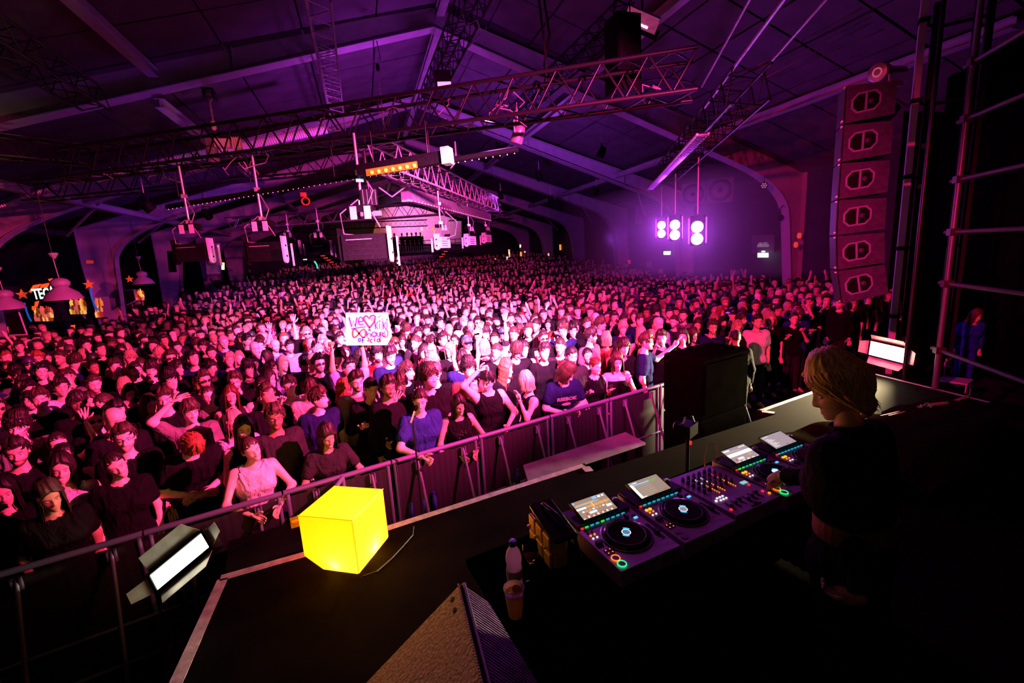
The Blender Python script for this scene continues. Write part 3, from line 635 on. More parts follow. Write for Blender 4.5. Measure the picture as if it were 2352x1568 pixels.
# LED panels with barn doors
ledm = emi('led_face', (1, .93, .72), 11); flapm = mat('barn_door_inside', (.75, .72, .62), .45, .3)
def led(name_label, c, ax, up, L, H, watts, tgt, openl=.5):
    c = Vector(c); ax = Vector(ax).normalized(); up = Vector(up); up = (up-ax*up.dot(ax)).normalized(); n = ax.cross(up)
    if n.dot(Vector(tgt)-c) < 0: n = -n
    t = thing('led_floodlight', name_label, 'stage light', c); R = Matrix((ax, n, up)).transposed()
    MB().box(c-n*.06, (L+.05, .1, H+.05), R).build('housing', black, t)
    MB().box(c, (L, .012, H), R).build('diffuser', ledm, t)
    MB().box(c+n*.004+up*(H/2+.012), (L+.04, .03, .02), R).box(c+n*.004-up*(H/2+.012), (L+.04, .03, .02), R).box(c+ax*(L/2+.012), (.02, .03, H+.04), R).box(c-ax*(L/2+.012), (.02, .03, H+.04), R).build('bezel', black, t)
    for s, w_ in ((1, .13), (-1, .13)):
        e = up*s; o_ = (e*.75+n*.66).normalized(); base = c+e*(H/2+.03)
        MB().prism([base-ax*L/2, base+ax*L/2, base+ax*(L/2-.04)+o_*w_, base-ax*(L/2-.04)+o_*w_], -e.cross(ax).normalized()*.004).build('barn_door', flapm, t)
        e = ax*s; o_ = (e*.85+n*.5).normalized(); base = c+e*(L/2+.03)
        MB().prism([base-up*H/2, base+up*H/2, base+up*(H/2-.02)+o_*.13, base-up*(H/2-.02)+o_*.13], -e.cross(up).normalized()*.004).build('barn_door', flapm, t)
    l = bpy.data.lights.new('led_light', 'AREA'); l.shape = 'RECTANGLE'; l.size = L; l.size_y = H; l.energy = watts; l.color = (1, .78, .42); l.spread = math.radians(70)
    o = bpy.data.objects.new('led_light', l); COL.objects.link(o); o.matrix_world = Matrix.Translation(c+n*.03) @ Matrix((ax, n.cross(ax), n)).transposed().to_4x4() @ Matrix.Identity(4)
    o.rotation_euler = (n).to_track_quat('Z', 'Y').to_euler(); 
    o.matrix_world = Matrix.Translation(c+n*.03) @ Matrix((ax, -ax.cross(-n), -n)).transposed().to_4x4()
    return t
a0, a1 = Vector(onz(350, 1342, 1.02)), Vector(onz(478, 1236, 1.27)); cL = (a0+a1)/2
tL = led('bright LED panel with open barn doors tilted beside the left barrier', cL, a1-a0, Vector((-.5, .75, .9)), (a1-a0).length*.92, .125, 85, (0.6, 1.4, 2.2))
g = Vector((cL.x-.1, cL.y+.12, 0)); rod('stand', tL, g, cL+Vector((-.06, .08, -.03)), .018, blackm, 8)
for k in range(3): rod('stand_leg', tL, g+Vector((0, 0, .3)), g+Vector((.3*math.cos(k*2.1), .3*math.sin(k*2.1), .01)), .011, blackm)
cR = Vector(onz(2040, 808, 1.30)); aR = Vector(onz(2084, 818, 1.28))-Vector(onz(1996, 797, 1.32))
tR = led('bright LED panel with open barn doors on a stand right of the stage', cR, aR, (0, 0, 1), .58, .235, 400, (2.9, .4, 1.6))
g = Vector((cR.x+.05, cR.y+.12, 0)); rod('stand', tR, g, cR+Vector((.04, .06, -.1)), .018, blackm, 8)
for k in range(3): rod('stand_leg', tR, g+Vector((0, 0, .3)), g+Vector((.3*math.cos(k*2.1), .3*math.sin(k*2.1), .01)), .011, blackm)
# ---------------------------------------------------------------- DJ booth
TA = math.radians(9); tu = Vector((math.cos(TA), math.sin(TA), 0)); tv = Vector((-math.sin(TA), math.cos(TA), 0)); O_ = Vector((.859, 1.455, 1.83)); RT = rotz(TA)
def T(u, v, z=0): return O_+tu*u+tv*v+Vector((0, 0, z))
tb = thing('dj_table', 'black draped DJ table carrying the decks', 'table', T(.6, .2, -.88))
e0, e1_ = Vector(onz(1098, 1330, 1.83)), Vector(onz(1240, 1560, 1.83))
MB().prism([e0+(e0-e1_)*.28, e1_+(e1_-e0)*.05, T(1.86, -.17), T(1.86, .61)], (0, 0, -.03)).build('table_top', cloth_b, tb)
V = []
mb = MB()
for (a, b) in ((T(-.05, .61, 0), T(1.86, .61, 0)), (T(-.05, -.17, 0), T(-.05, .61, 0)), (T(1.86, .61, 0), T(1.86, -.17, 0))):
    d = b-a; n = 40; s = d.cross(Vector((0, 0, 1))).normalized()
    P0 = [a+d*i/n+s*.012*math.sin(i*1.9) for i in range(n+1)]
    V = []; F = []
    for i, p in enumerate(P0): V += [(p.x, p.y, ZS+.005), (p.x, p.y, 1.79)]
    F = [(2*i, 2*i+2, 2*i+3, 2*i+1) for i in range(n)]; mb.add(V, F)
mb.build('drape', cloth_b, tb)
for u in (0.02, 1.8):
    for v in (-.1, .55): rod('leg', tb, T(u, v, -.875), T(u, v, -.04), .025, blackm, 8)
deckm = mat('brushed_deck', (.55, .36, .52), .40, .4, .25, 6, kind='brush'); deckb = mat('deck_black', (.012, .012, .014), .3, 0, .2, 10); knobm = mat('knob_black', (.02, .018, .022), .4)
glossb = mat('platter_black', (.006, .006, .007), .12, 0, .1, 5); ring_m = mat('platter_ring', (.5, .45, .5), .25, .6)
cyan = emi('cyan_led', (.03, .45, .60), .8); green = emi('green_led', (.03, .8, .10), 1.0); red = emi('red_led', (1, .02, .02), 1.4); orange = emi('orange_led', (1, .22, .01), 1.6); amber = emi('amber_pad', (1, .40, .02), 1.6)
blue = emi('blue_led', (.02, .05, 1), 1.5); white_l = emi('white_led', (.9, .85, .9), 1.1); teal = emi('teal_led', (.02, .35, .38), .7); cyw = emi('platter_display', (.35, .72, .85), 1.2)
scr_bg = emi('screen_grey', (.42, .31, .24), .85); scr_w = emi('screen_white', (.95, .85, .8), 1.3); scr_o = emi('screen_orange', (1, .45, .08), .9); scr_d = emi('screen_dark', (.12, .09, .09), .5); scr_b = emi('screen_blue', (.35, .65, .95), .9); scr_g = emi('screen_green', (.25, .6, .1), .8); scr_r = emi('screen_red', (.8, .1, .06), .8); scr_p = emi('screen_lilac', (.45, .36, .40), .9)
def deck(u0, kind, label, play=True):
    W, D = .329, .453; z0 = .003
    t = thing('media_player', label, 'DJ deck', T(u0+W/2, D/2, 0), 'DJ media players'); g = .0
    P = lambda u, v, z=0: T(u0+u, v, z0+.075+z+.02*v/D)
    # body with sloped top
    mb = MB(); mb.add([T(u0, 0, z0), T(u0+W, 0, z0), T(u0+W, D, z0), T(u0, D, z0), P(0, 0), P(W, 0), P(W, D), P(0, D)], [(0, 3, 2, 1), (4, 5, 6, 7), (0, 1, 5, 4), (1, 2, 6, 5), (2, 3, 7, 6), (3, 0, 4, 7)]); mb.build('body', deckm, t)
    tilt = Matrix.Rotation(math.atan(.02/D), 3, 'X'); R = RT@tilt
    def bx(nm, u, v, w, d, h, m, par=t, zz=0, rot=0): return MB().box(P(u, v, h/2+zz), (w, d, h), R@Matrix.Rotation(rot, 3, 'Z')).build(nm, m, par)
    def cy(nm, u, v, r, h, m, par=t, n=16, zz=0, sm=False): return MB().lathe([(r, 0), (r, h*.8), (r*.92, h)], P(u, v, zz), n, R).build(nm, m, par, sm)
    # screen block tilted up
    ps = bx('screen_housing', W/2, .385, W-.012, .128, .012, deckb)
    Rs = R@Matrix.Rotation(math.radians(14), 3, 'X'); sc = P(.152, .383, .032)
    sp = MB().box(sc, (.212, .128, .014), Rs).build('screen_bezel', deckb, t)
    SW, SH = .200, .114
    def q(x0, y0, x1, y1, m, nm='graphic', k=0):   # fractions of screen
        V = [sc+Rs@Vector(((x-.5)*SW, (y-.5)*SH, .0075+.0004*k)) for x, y in ((x0, y0), (x1, y0), (x1, y1), (x0, y1))]
        return MB().prism(V, Rs@Vector((0, 0, .0003))).build(nm, m, sp)
    if kind == 'wave':
        q(0, 0, 1, 1, scr_bg, 'display'); q(0, .86, .06, .96, scr_b, k=1); q(.6, .82, .72, .98, scr_b, k=1); q(.76, .84, .84, .94, scr_w, k=1); q(.88, .84, .94, .94, scr_w, k=1)
        q(.02, .70, .72, .74, scr_b, k=1); q(.02, .75, .6, .79, scr_o, k=1)
        for i in range(26): h_ = .035+.08*abs(math.sin(i*1.7)*math.cos(i*.6)); x = .3+.7*i/26; q(x, .56-h_, x+.02, .56+h_, scr_o, k=1)
        q(0, .50, .28, .60, scr_w, k=1); q(.49, .42, .50, .70, scr_w, k=2)
        for i in range(8): q(.1+.1*i, .34, .16+.1*i, .41, scr_o if i % 3 else scr_w, k=1)
        for i in range(14): h_ = .04+.06*abs(math.sin(i*2.3)); q(.02+.068*i, .02, .06+.068*i, .02+h_, scr_r if i % 2 else scr_w, k=1)
        q(.15, .18, .21, .28, scr_r, k=1)
        for i in range(5): q(.26+.045*i, .18, .295+.045*i, .29, scr_w, k=1)
        q(.8, .24, .95, .36, scr_w, k=1)
    elif kind == 'list':
        q(0, 0, 1, 1, scr_bg, 'display'); q(0, .0, .09, .85, scr_w, k=1); q(.02, .86, .1, .95, scr_b, k=1); q(.12, .87, .26, .92, scr_w, k=1); q(.1, .74, .62, .82, scr_b, k=1)
        for i in range(6): q(.12, .64-.11*i, .60, .67-.11*i, mat('screen_row', (.3, .24, .2), .5, emit=(.75, .6, .45), estr=.65), k=1)
        q(.6, .78, .9, .82, scr_g, k=1); q(.62, .70, .82, .73, scr_g, k=1); q(.45, .03, .6, .07, scr_r, k=1); q(.8, .05, .92, .09, scr_r, k=1); q(.1, .02, .2, .06, scr_w, k=1)
    elif kind == 'white':
        q(0, 0, 1, 1, scr_p, 'display'); q(0, .42, 1, .64, scr_w, k=1); q(.05, .72, .7, .75, scr_o, k=1); q(.05, .77, .65, .79, scr_b, k=1); q(.03, .84, .28, .92, scr_w, k=1)
        for i in range(4): q(.7+.07*i, .85, .74+.07*i, .92, scr_w, k=1)
        q(.72, .26, .85, .36, scr_o, k=1); q(.1, .14, .16, .24, scr_r, k=1)
        for i in range(5): q(.22+.05*i, .14, .255+.05*i, .28, scr_w, k=1)
        for i in range(14): h_ = .03+.05*abs(math.sin(i*2.9)); q(.02+.068*i, .01, .06+.068*i, .01+h_, scr_r if i % 3 == 0 else scr_w, k=1)
    else:
        q(0, 0, 1, 1, scr_p, 'display'); q(0, .82, .1, .92, scr_b, k=1); q(.12, .9, .3, .93, scr_w, k=1)
        for i in range(8): q(.06, .72-.085*i, .22+.16*((i*7) % 3)/2, .745-.085*i, scr_w, k=1); q(.3, .70-.085*i, .62, .705-.085*i, scr_bg, k=1)
        q(.55, .05, .66, .1, scr_r, k=1); q(.8, .05, .9, .09, scr_r, k=1)
    for i in range(4): bx('mode_button', .055+i*.052, .4485, .018, .004, .010, blue if i else cyan)
    bx('usb_light', .140, .438, .02, .006, .022, white_l if kind in ('wave', 'white') else teal)
    cy('browse_knob', .292, .395, .014, .030, mat('chrome_knob', (.7, .7, .75), .2, .9), sm=True)
    for k in range(2): bx('side_button', .286+.02*k, .428, .014, .006, .012, teal)
    for i in range(8): bx('hot_cue', .052+i*.031, .306, .018, .0055, .005, (green if i in ((0, 3) if kind == 'wave' else (0, 1, 3, 6)) and kind in ('wave', 'white') else cyan if kind != 'x' else teal))
    bx('quantize_button', .026, .306, .014, .006, .005, red); bx('slip_button', .010, .306, .01, .006, .004, deckb)
    # platter
    cxp, cyp, rp = .172, .170, .104
    MB().lathe([(rp+.012, 0), (rp+.012, .004), (rp+.006, .006)], P(cxp, cyp), 48, R).build('platter_rim', deckb, t, False)
    MB().lathe([(rp+.0125, .0035), (rp+.0145, .005), (rp+.0125, .0062), (rp+.010, .0062)], P(cxp, cyp), 48, R, False).build('rim_ring', ring_m, t, True)
    j = MB().lathe([(rp, 0), (rp+.002, .012), (rp-.004, .016), (rp-.018, .017), (rp-.03, .0165), (.03, .0165), (.001, .0165)], P(cxp, cyp), 48, R).build('jog_wheel', glossb, t, True)
    MB().lathe([(rp-.019, .0168), (rp-.0175, .0176), (rp-.016, .0168)], P(cxp, cyp), 48, R, False).build('jog_ring', ring_m, j, True)
    if kind == 'white' or kind == 'rows': MB().lathe([(.001, .0175), (.023, .0175)], P(cxp, cyp), 24, R, False).build('jog_display', emi('jog_full', (.75, .9, .92), 1.0), j)
    MB().lathe([(.0165, .0175), (.0215, .0176)], P(cxp, cyp), 32, R, False).build('display_ring', emi('jog_white', (.85, .95, .95), 1.05), j)
    MB().lathe([(.001, .0172), (.0145, .0172)], P(cxp, cyp), 24, R, False).build('display_centre', emi('jog_blue' if kind == 'wave' else 'jog_mauve', (.10, .25, .42) if kind == 'wave' else (.35, .32, .42), .8), j)
    for a0 in (.3, 3.45):
        V = []; n = 10
        for i in range(n+1): a = a0+1.1*i/n; V.append(P(cxp, cyp, .0176)+R@Vector((.0235*math.cos(a), .0235*math.sin(a), 0)))
        for i in range(n+1): a = a0+1.1*(n-i)/n; V.append(P(cxp, cyp, .0176)+R@Vector((.031*math.cos(a), .031*math.sin(a), 0)))
        MB().add(V, [tuple(range(len(V)))]).build('position_arc', emi('jog_cyan', (.05, .55, .9), 1.4), j)
    # left column buttons
    bx('loop_button', .030, .288, .012, .008, .004, deckb)
    cy('loop_in', .030, .268, .0085 if kind != 'wave' else .006, .004, amber if kind != 'wave' else deckb); cy('loop_out', .052, .268, .0085 if kind != 'wave' else .006, .004, amber if kind != 'wave' else deckb)
    cy('beat_button', .030, .246, .005, .004, orange); cy('beat_button', .052, .246, .005, .004, orange)
    cy('search_button', .028, .224, .005, .004, white_l); cy('search_button', .050, .224, .005, .004, white_l)
    bx('direction_lever', .030, .185, .030, .018, .012, knobm)
    for k in range(4): bx('track_button', .024+.022*(k % 2), .130-.020*(k//2), .014, .010, .004, deckb); cy('track_light', .024+.022*(k % 2), .130-.020*(k//2), .0035, .0045, orange)
    for vv, m_, nm in ((.073, orange if kind != 'list' else ring_m, 'cue_button'), (.033, emi('play_green', (.02, 1, .25), 1.6) if kind != 'list' else ring_m, 'play_button')):
        o = cy(nm, .032, vv, .0165, .004, ring_m, n=24)
        if kind != 'list': MB().lathe([(.0160, .003), (.0165, .0055), (.0195, .0055), (.0200, .003)], P(.032, vv), 28, R, False).build('light_ring', m_, o)
    # tempo fader, right side
    bx('fader_slot', .308, .130, .014, .115, .002, deckb); bx('fader_cap', .308, .120, .020, .026, .014, knobm)
    bx('tempo_button', .300, .250, .02, .010, .004, emi('tempo_blue', (.1, .45, 1), 1.5)); bx('sync_button', .300, .268, .02, .010, .004, deckb); cy('master_knob', .262, .288, .006, .010, knobm); cy('vinyl_knob', .258, .262, .008, .018, knobm)
    cy('reset_button', .285, .205, .004, .004, red)
    return t
deck(0.0, 'wave', 'nearest media player with an orange waveform on its screen')
deck(.357, 'list', 'second media player from the left, showing a beige track list')
deck(1.071, 'white', 'third media player, with a white band on its screen')
deck(1.428, 'rows', 'farthest media player, with white text rows on its screen')
# mixer
mu = .714; t = thing('dj_mixer', 'wide black six-channel mixer full of knobs between the players', 'mixer', T(mu+.165, .2, 0))
R = RT; MB().box(T(mu+.165, .215, .045), (.333, .40, .084), R).build('body', deckm, t)
MB().box(T(mu+.165, .425, .065), (.333, .05, .03), R).build('rear_lip', deckm, t)
km = {}
def kn(r, h, m, pos, nm='knob', n=10):
    k = (r, h, m.name)
    if k not in km: km[k] = MB().lathe([(r*1.15, 0), (r*1.1, h*.3), (r, h*.35), (r*.85, h)], (0, 0, 0), n).mesh('knob', m)
    o = bpy.data.objects.new(nm, km[k]); link(o, t); o.location = Vector(pos)-Vector(WL[t.name]); o.rotation_euler = (0, 0, TA)
for ch in range(6):
    u = mu+.045+ch*.042
    for r_ in range(5): kn(.0085, .020, knobm, T(u, .385-.036*r_, .088))
    MB().box(T(u, .085, .089), (.005, .062, .003), R).build('fader_slot', deckb, t); MB().box(T(u, .075+.01*(ch % 3), .095), (.014, .010, .014), R).build('fader_cap', knobm, t)
for ch in (1, 2, 4):
    mb = MB()
    for i in range(12):
        mb.mi = 0 if i < 8 else 1; mb.box(T(mu+.066+ch*.042, .20+.014*i, .089), (.004, .006, .003), R)
    mb.build('level_meter', [orange, white_l if ch < 4 else red], t)
for i in range(6): MB().box(T(mu+.05+.020*(i % 3), .165-.022*(i//3), .090), (.010, .008, .004), R).build('pad', white_l, t)
MB().box(T(mu+.30, .20, .089), (.04, .022, .003), R).build('effect_display', emi('fx_display', (.3, .7, .75), .8), t)
for (u, v, m_) in ((.30, .09, red), (.30, .17, red), (.31, .06, orange), (.025, .15, white_l), (.02, .06, red)): MB().lathe([(.007, 0), (.007, .004)], T(mu+u, v, .088), 12, R).build('effect_button', m_, t)
MB().box(T(mu+.165, .028, .089), (.07, .005, .003), R).build('crossfader_slot', deckb, t); MB().box(T(mu+.165, .028, .095), (.010, .018, .014), R).build('crossfader_cap', knobm, t)
# gooseneck mic / cable behind deck 3
p = T(1.03, .47, 0); tag(MB().tube([p, p+Vector((0, 0, .12)), p+Vector((.02, 0, .20)), p+Vector((.07, 0, .2)), p+Vector((.09, 0, .12)), p+Vector((.08, 0, .05))], .004, 6).build('headphone_cable', mat('copper_cable', (.5, .2, .08), .4)), 'thin looped coppery cable standing behind the mixer', 'cable')
# headphones / camera behind (small shiny dark object at 1565,980)
c = Vector(onz(1580, 985, 1.75)); t = thing('video_camera', 'small dark camera with shiny edges on a stand in front of the booth', 'camera', c-Vector((0, 0, .8)))
MB().box(c, (.16, .10, .10), rotz(.5)).build('body', black, t); MB().lathe([(.04, 0), (.045, .1), (.035, .11)], c, 14, rotz(.5)@Matrix.Rotation(-math.pi/2, 3, 'X')).build('lens', glossb, t)
MB().tube([c+Vector((-.05, 0, .05)), c+Vector((-.03, 0, .10)), c+Vector((.04, 0, .10)), c+Vector((.06, 0, .05))], .008, 6).build('handle', alu, t)
MB().box(c+Vector((-.02, -.06, -.09)), (.014, .01, .03)).build('tally_light', red, t)
rod('pole', t, c+Vector((0, 0, -.8)), c+Vector((0, 0, -.05)), .016, blackm)
for k in range(3): rod('leg', t, c+Vector((0, 0, -.6)), c+Vector((.2*math.cos(k*2.1), .2*math.sin(k*2.1), -.79)), .010, blackm)
# bottle, cup, glass, bag on the table
glass, nt, N, Lk, b = nodes('clear_plastic'); b.inputs['Base Color'].default_value = (.86, .80, .86, 1); b.inputs['Transmission Weight'].default_value = .35; b.inputs['Roughness'].default_value = .22; b.inputs['Alpha'].default_value = .75
wg, nt, N, Lk, b = nodes('wine_glass'); b.inputs['Base Color'].default_value = (1, .95, .9, 1); b.inputs['Transmission Weight'].default_value = 1; b.inputs['Roughness'].default_value = .03; b.inputs['IOR'].default_value = 1.2
zt = 1.832
def translucent(m, col, f):
    nt = m.node_tree; N = nt.nodes; L = nt.links; tr = N.new('ShaderNodeBsdfTranslucent'); tr.inputs[0].default_value = (*col, 1); mx = N.new('ShaderNodeMixShader'); mx.inputs[0].default_value = f
    L.new(N['Principled BSDF'].outputs[0], mx.inputs[1]); L.new(tr.outputs[0], mx.inputs[2]); L.new(mx.outputs[0], N['Material Output'].inputs[0])
glass.node_tree.nodes['Principled BSDF'].inputs['Transmission Weight'].default_value = .1; translucent(glass, (.95, .82, .9), .6)
p = Vector(onz(1184, 1352, zt)); t = thing('water_bottle', 'clear plastic water bottle with a blue cap on the table', 'bottle', p)
MB().lathe([(.025, 0), (.031, .004), (.033, .02), (.031, .05), (.033, .055), (.033, .10), (.030, .12), (.033, .135), (.033, .15), (.028, .175), (.014, .20), (.0125, .21)], p, 24).build('body', glass, t, True)
MB().lathe([(.0335, .06), (.034, .062), (.034, .098), (.0335, .10)], p, 24, None, False).build('label_band', mat('bottle_label', (.55, .42, .58), .4), t, True)
MB().lathe([(.0145, .202), (.0145, .222), (.013, .226), (.001, .227)], p, 18).build('cap', mat('blue_cap', (.01, .02, .45), .35), t)
p = Vector(onz(1184, 1412, zt)); t = thing('drink_cup', 'plastic cup of pale yellow drink with fruit in front of the bottle', 'cup', p)
drink = mat('yellow_drink', (1, .72, .2), .3, 0, .15, 30)
translucent(drink, (1, .75, .2), .65)
MB().lathe([(.026, 0), (.038, .115), (.041, .118), (.041, .122), (.036, .116), (.035, .098)], p, 24, None, False).build('cup_wall', glass, t, True)
MB().lathe([(.0255, .003), (.0355, .100), (.001, .1005)], p, 24).build('drink', drink, t, True)
MB().lathe([(.015, 0), (.018, .004), (.015, .008)], p+Vector((.012, .01, .100)), 14, Matrix.Rotation(.5, 3, 'X')).build('fruit_slice', mat('fruit_orange', (.75, .25, .10), .4), t)
MB().lathe([(.011, 0), (.013, .004), (.01, .008)], p+Vector((-.014, -.008, .100)), 12, Matrix.Rotation(-.4, 3, 'X')).build('ice_cube', mat('ice', (.9, .85, .6), .2), t)
p = Vector(onz(1222, 1335, zt)); t = thing('wine_glass', 'stemmed glass of amber wine in front of the gold bag', 'glass', p)
MB().lathe([(.036, 0), (.036, .002), (.006, .006), (.004, .02), (.004, .085), (.012, .095), (.030, .12), (.034, .145), (.030, .185), (.0295, .185), (.0325, .145), (.028, .122), (.01, .099), (.001, .097)], p, 28, None, False).build('glass_body', wg, t, True)
MB().lathe([(.001, .099), (.0095, .100), (.027, .1225), (.031, .140), (.001, .1405)], p, 24).build('wine', mat('amber_wine', (.75, .25, .04), .15, 0, .1, 10), t, True)
p = Vector(onz(1240, 1278, zt)); t = thing('hand_bag', 'gold quilted handbag with a black flap standing on the table', 'bag', p)
gold = mat('gold_leather', (.80, .52, .06), .28, .25, .2, 10, .1)
bd = (Vector(onz(1262, 1318, zt))-Vector(onz(1196, 1226, zt))).normalized(); bR = Matrix((bd, Vector((-bd.y, bd.x, 0)), (0, 0, 1))).transposed()
MB().box(p+bR@Vector((-.0, .05, .085)), (.24, .08, .17), bR).build('body', gold, t).modifiers.new('b', 'BEVEL').width = .015
for i in range(3):
    for j in range(2):
        o = MB().box(p+bR@Vector((-.075+.078*i, .006, .045+.08*j)), (.070, .018, .072), bR).build('quilt_pad', gold, t); m_ = o.modifiers.new('b', 'BEVEL'); m_.width = .008; m_.segments = 2
MB().box(p+bR@Vector((.03, .06, .185)), (.27, .12, .03), bR@Matrix.Rotation(.15, 3, 'Y')).build('flap', mat('patent_black', (.012, .01, .014), .15, 0, .2, 6), t).modifiers.new('b', 'BEVEL').width = .012
for i in range(3): MB().lathe([(.007, 0), (.007, .006), (.003, .008)], p+bR@Vector((-.10+.09*i, -.006, .10)), 10, bR@Matrix.Rotation(math.pi/2, 3, 'X')).build('stud', mat('gold_stud', (.9, .7, .3), .2, .9), t)
MB().tube([p+bR@Vector((-.1, .05, .19)), p+bR@Vector((-.04, .05, .23)), p+bR@Vector((.06, .07, .22)), p+bR@Vector((.16, .10, .16)), p+bR@Vector((.24, .10, .04))], .009, 8).build('strap', mat('patent_black', (0, 0, 0)), t, True)
# monitor wedge in the foreground
ap = Vector((.312, 2.216, 1.45)); rd = (Vector((.29, 1.594, 1.45))-ap).normalized(); sdv = Vector((rd.y, -rd.x, 0))
Lf, Rf = ap+sdv*.52*(1)-Vector((0, 0, .49)), ap-sdv*.42-Vector((0, 0, .49))
if Lf.x > Rf.x: Lf, Rf = Rf, Lf
Lf = Vector((-.262, 2.255, .96)); Rf = Vector((.80, 2.10, .96)); LN = rd*.95
t = thing('floor_monitor', 'wedge-shaped floor monitor with a brown side and ribbed black grille at the bottom edge', 'loudspeaker', (.3, 1.8, .96))
side = mat('textured_brown', (.50, .36, .20), .75, 0, .35, 60, .5)
MB().prism([ap, Lf, Rf], LN).build('cabinet', black, t)
nL = (Lf-ap).cross(rd).normalized(); nL = nL if nL.x < 0 else -nL; nR = (Rf-ap).cross(rd).normalized(); nR = nR if nR.x > 0 else -nR
MB().prism([ap+nL*.002+LN*.012+(Lf-ap)*.01, ap+nL*.002+LN*.99+(Lf-ap)*.01, Lf+nL*.002+LN*.99, Lf+nL*.002+LN*.012], nL*.006).build('side_panel', side, t)
dr = (Rf-ap); k = 0
for i in range(44):
    s0 = .02+.0215*i; a = ap+LN*s0+dr*.05+nR*.006; b_ = ap+LN*s0+dr*.97+nR*.006
    MB().tube([a, b_], .0042, 5).build('grille_rib', mat('grille_rib', (.40, .24, .48), .5, .1), t)
for s, r_ in ((.02, .010), (.985, .008)):
    o = MB().tube([ap+dr*s+nR*.01, ap+dr*s+nR*.01+LN], r_, 6).build('grille_frame', mat('grille_frame_black', (.05, .04, .055), .4), t)
mb = MB()
for i in range(60): mb.box(ap+LN*(i+.5)/60+nL*.012+(Lf-ap)*.012, (.009, .008, .008))
mb.build('stitched_edge', mat('edge_beads', (.65, .5, .3), .4), t)['kind'] = 'stuff'
for q in (.10, .24): MB().lathe([(.014, 0), (.014, .004)], ap+(Lf-ap)*.09+LN*q*.6+nL*.007, 12, nL.to_track_quat('Z', 'Y').to_matrix()).build('screw', black, t)
# right stage: cloth, cables
drc = MB(); V = []; F = []; nx2, ny2 = 26, 20
for i in range(nx2):
    for j in range(ny2):
        q = Vector((4.3+2.9*i/(nx2-1), 2.3+1.6*j/(ny2-1), 0)); z = ZS+.02+.35*math.exp(-((q.x-5.4)**2/.9+(q.y-2.6)**2/.25))+.018*math.sin(q.x*9+q.y*5)+.012*math.sin(q.y*17-q.x*4)
        V.append((q.x, q.y, z))
F = [(i*ny2+j, (i+1)*ny2+j, (i+1)*ny2+j+1, i*ny2+j+1) for i in range(nx2-1) for j in range(ny2-1)]; n0 = len(V); V += [(a, b, c-.012) for a, b, c in V]; F += [tuple(k+n0 for k in f)[::-1] for f in F]
tag(drc.add(V, F).build('black_cloth', mat('molton', (.014, .011, .006), 1, 0, .3, 30, .3, 0), smooth=True), 'crumpled black cloth covering gear at the right of the stage', 'cloth')
for k, (off, lab) in enumerate([((0, 0), 'pale cable lying across the right stage, front strand'), ((.03, .04), 'pale cable lying across the right stage, back strand')]):
    pts = [(1985, 966), (2030, 958), (2080, 945), (2130, 932), (2180, 926), (2225, 912)]
    P3 = [onz(u+off[0]*100, v-off[1]*100*(1+.5*math.sin(u)), ZS+.02) for u, v in pts]
    tag(MB().tube(P3, .009, 6).build('floor_cable', mat('pale_cable', (.6, .5, .3), .4)), lab, 'cable')
tag(MB().tube([onz(2115+4*i, 930+5*math.sin(i*1.3), ZS+.03) for i in range(8)], .012, 6).build('cable_tie', mat('green_strap', (.15, .35, .12), .5)), 'green strap tied round the pale cables on the right stage', 'strap')
# security step in the pit
s0 = thing('pit_step', 'violet-lit wooden step platform in the pit beside the barrier', 'platform', (2.3, 4.85, 0))
st_m = mat('step_wood', (.22, .15, .28), .6, 0, .35, 5, .15)
MB().prism([(1.42, 4.30, .78), (3.10, 4.62, .78), (3.06, 5.02, .78), (1.50, 4.68, .78)], (0, 0, .03)).build('top_board', st_m, s0)
for x, y in ((1.5, 4.38), (3.02, 4.66), (1.55, 4.63), (3.0, 4.96)): MB().box((x, y, .39), (.06, .06, .78)).build('leg', blackm, s0)
MB().box((2.3, 4.64, .3), (1.5, .25, .03), rotz(.2)).build('lower_board', st_m, s0)
# ---------------------------------------------------------------- crowd barrier
bd = Vector((.970, .2425, 0)); bn = Vector((.2425, -.970, 0)); RB = rotz(math.atan2(.2425, .970))
def barrier_pt(x): return Vector((x, 4.66+.25*x, 0))
purp = mat('barrier_tube', (.11, .09, .22), .45, .1, .15, 9)
xs = [-4.95+1.0*i for i in range(11)]
nm = ['leftmost', 'second', 'third', 'fourth', 'fifth', 'sixth', 'seventh', 'eighth', 'ninth', 'tenth', 'eleventh']
for i, x in enumerate(xs):
    a = barrier_pt(x); b_ = barrier_pt(x+.985*1.0); L = (b_-a).length; c = (a+b_)/2
    t = thing('crowd_barrier', f'steel crowd barrier panel with black mesh, {nm[i]} from the left', 'barrier', c, 'crowd barrier panels')
    Z = lambda z: Vector((0, 0, z))
    rod('top_rail', t, a+Z(1.14), b_+Z(1.14), .026, purp, 10)
    rod('mid_bar', t, a+Z(.42)+bn*.03, b_+Z(.42)+bn*.03, .014, purp, 8); rod('bottom_bar', t, a+Z(.06), b_+Z(.06), .02, purp, 8)
    for s in (.03, .97): rod('post', t, a+(b_-a)*s+Z(0), a+(b_-a)*s+Z(1.12), .02, purp, 8)
    MB().box(c+Z(.58), (L*.93, .008, 1.02), RB).build('mesh_panel', meshm, t)
    for s in (.27, .8): 
        q = a+(b_-a)*s; rod('brace_leg', t, q+Z(1.08)+bn*.02, q+Z(.03)+bn*.42, .016, purp, 8)
        for d_ in (-.012, .012): MB().box(q+bd*d_*2+Z(1.04)+bn*.03, (.012, .03, .1), RB).build('hinge_plate', purp, t)
    MB().box(c+Z(.012)+bn*.25, (L*.95, .5, .02), RB).build('foot_plate', blackm, t)
    MB().box(c+Z(.012)-bn*.35, (L*.95, .6, .02), RB).build('tread_plate', blackm, t)
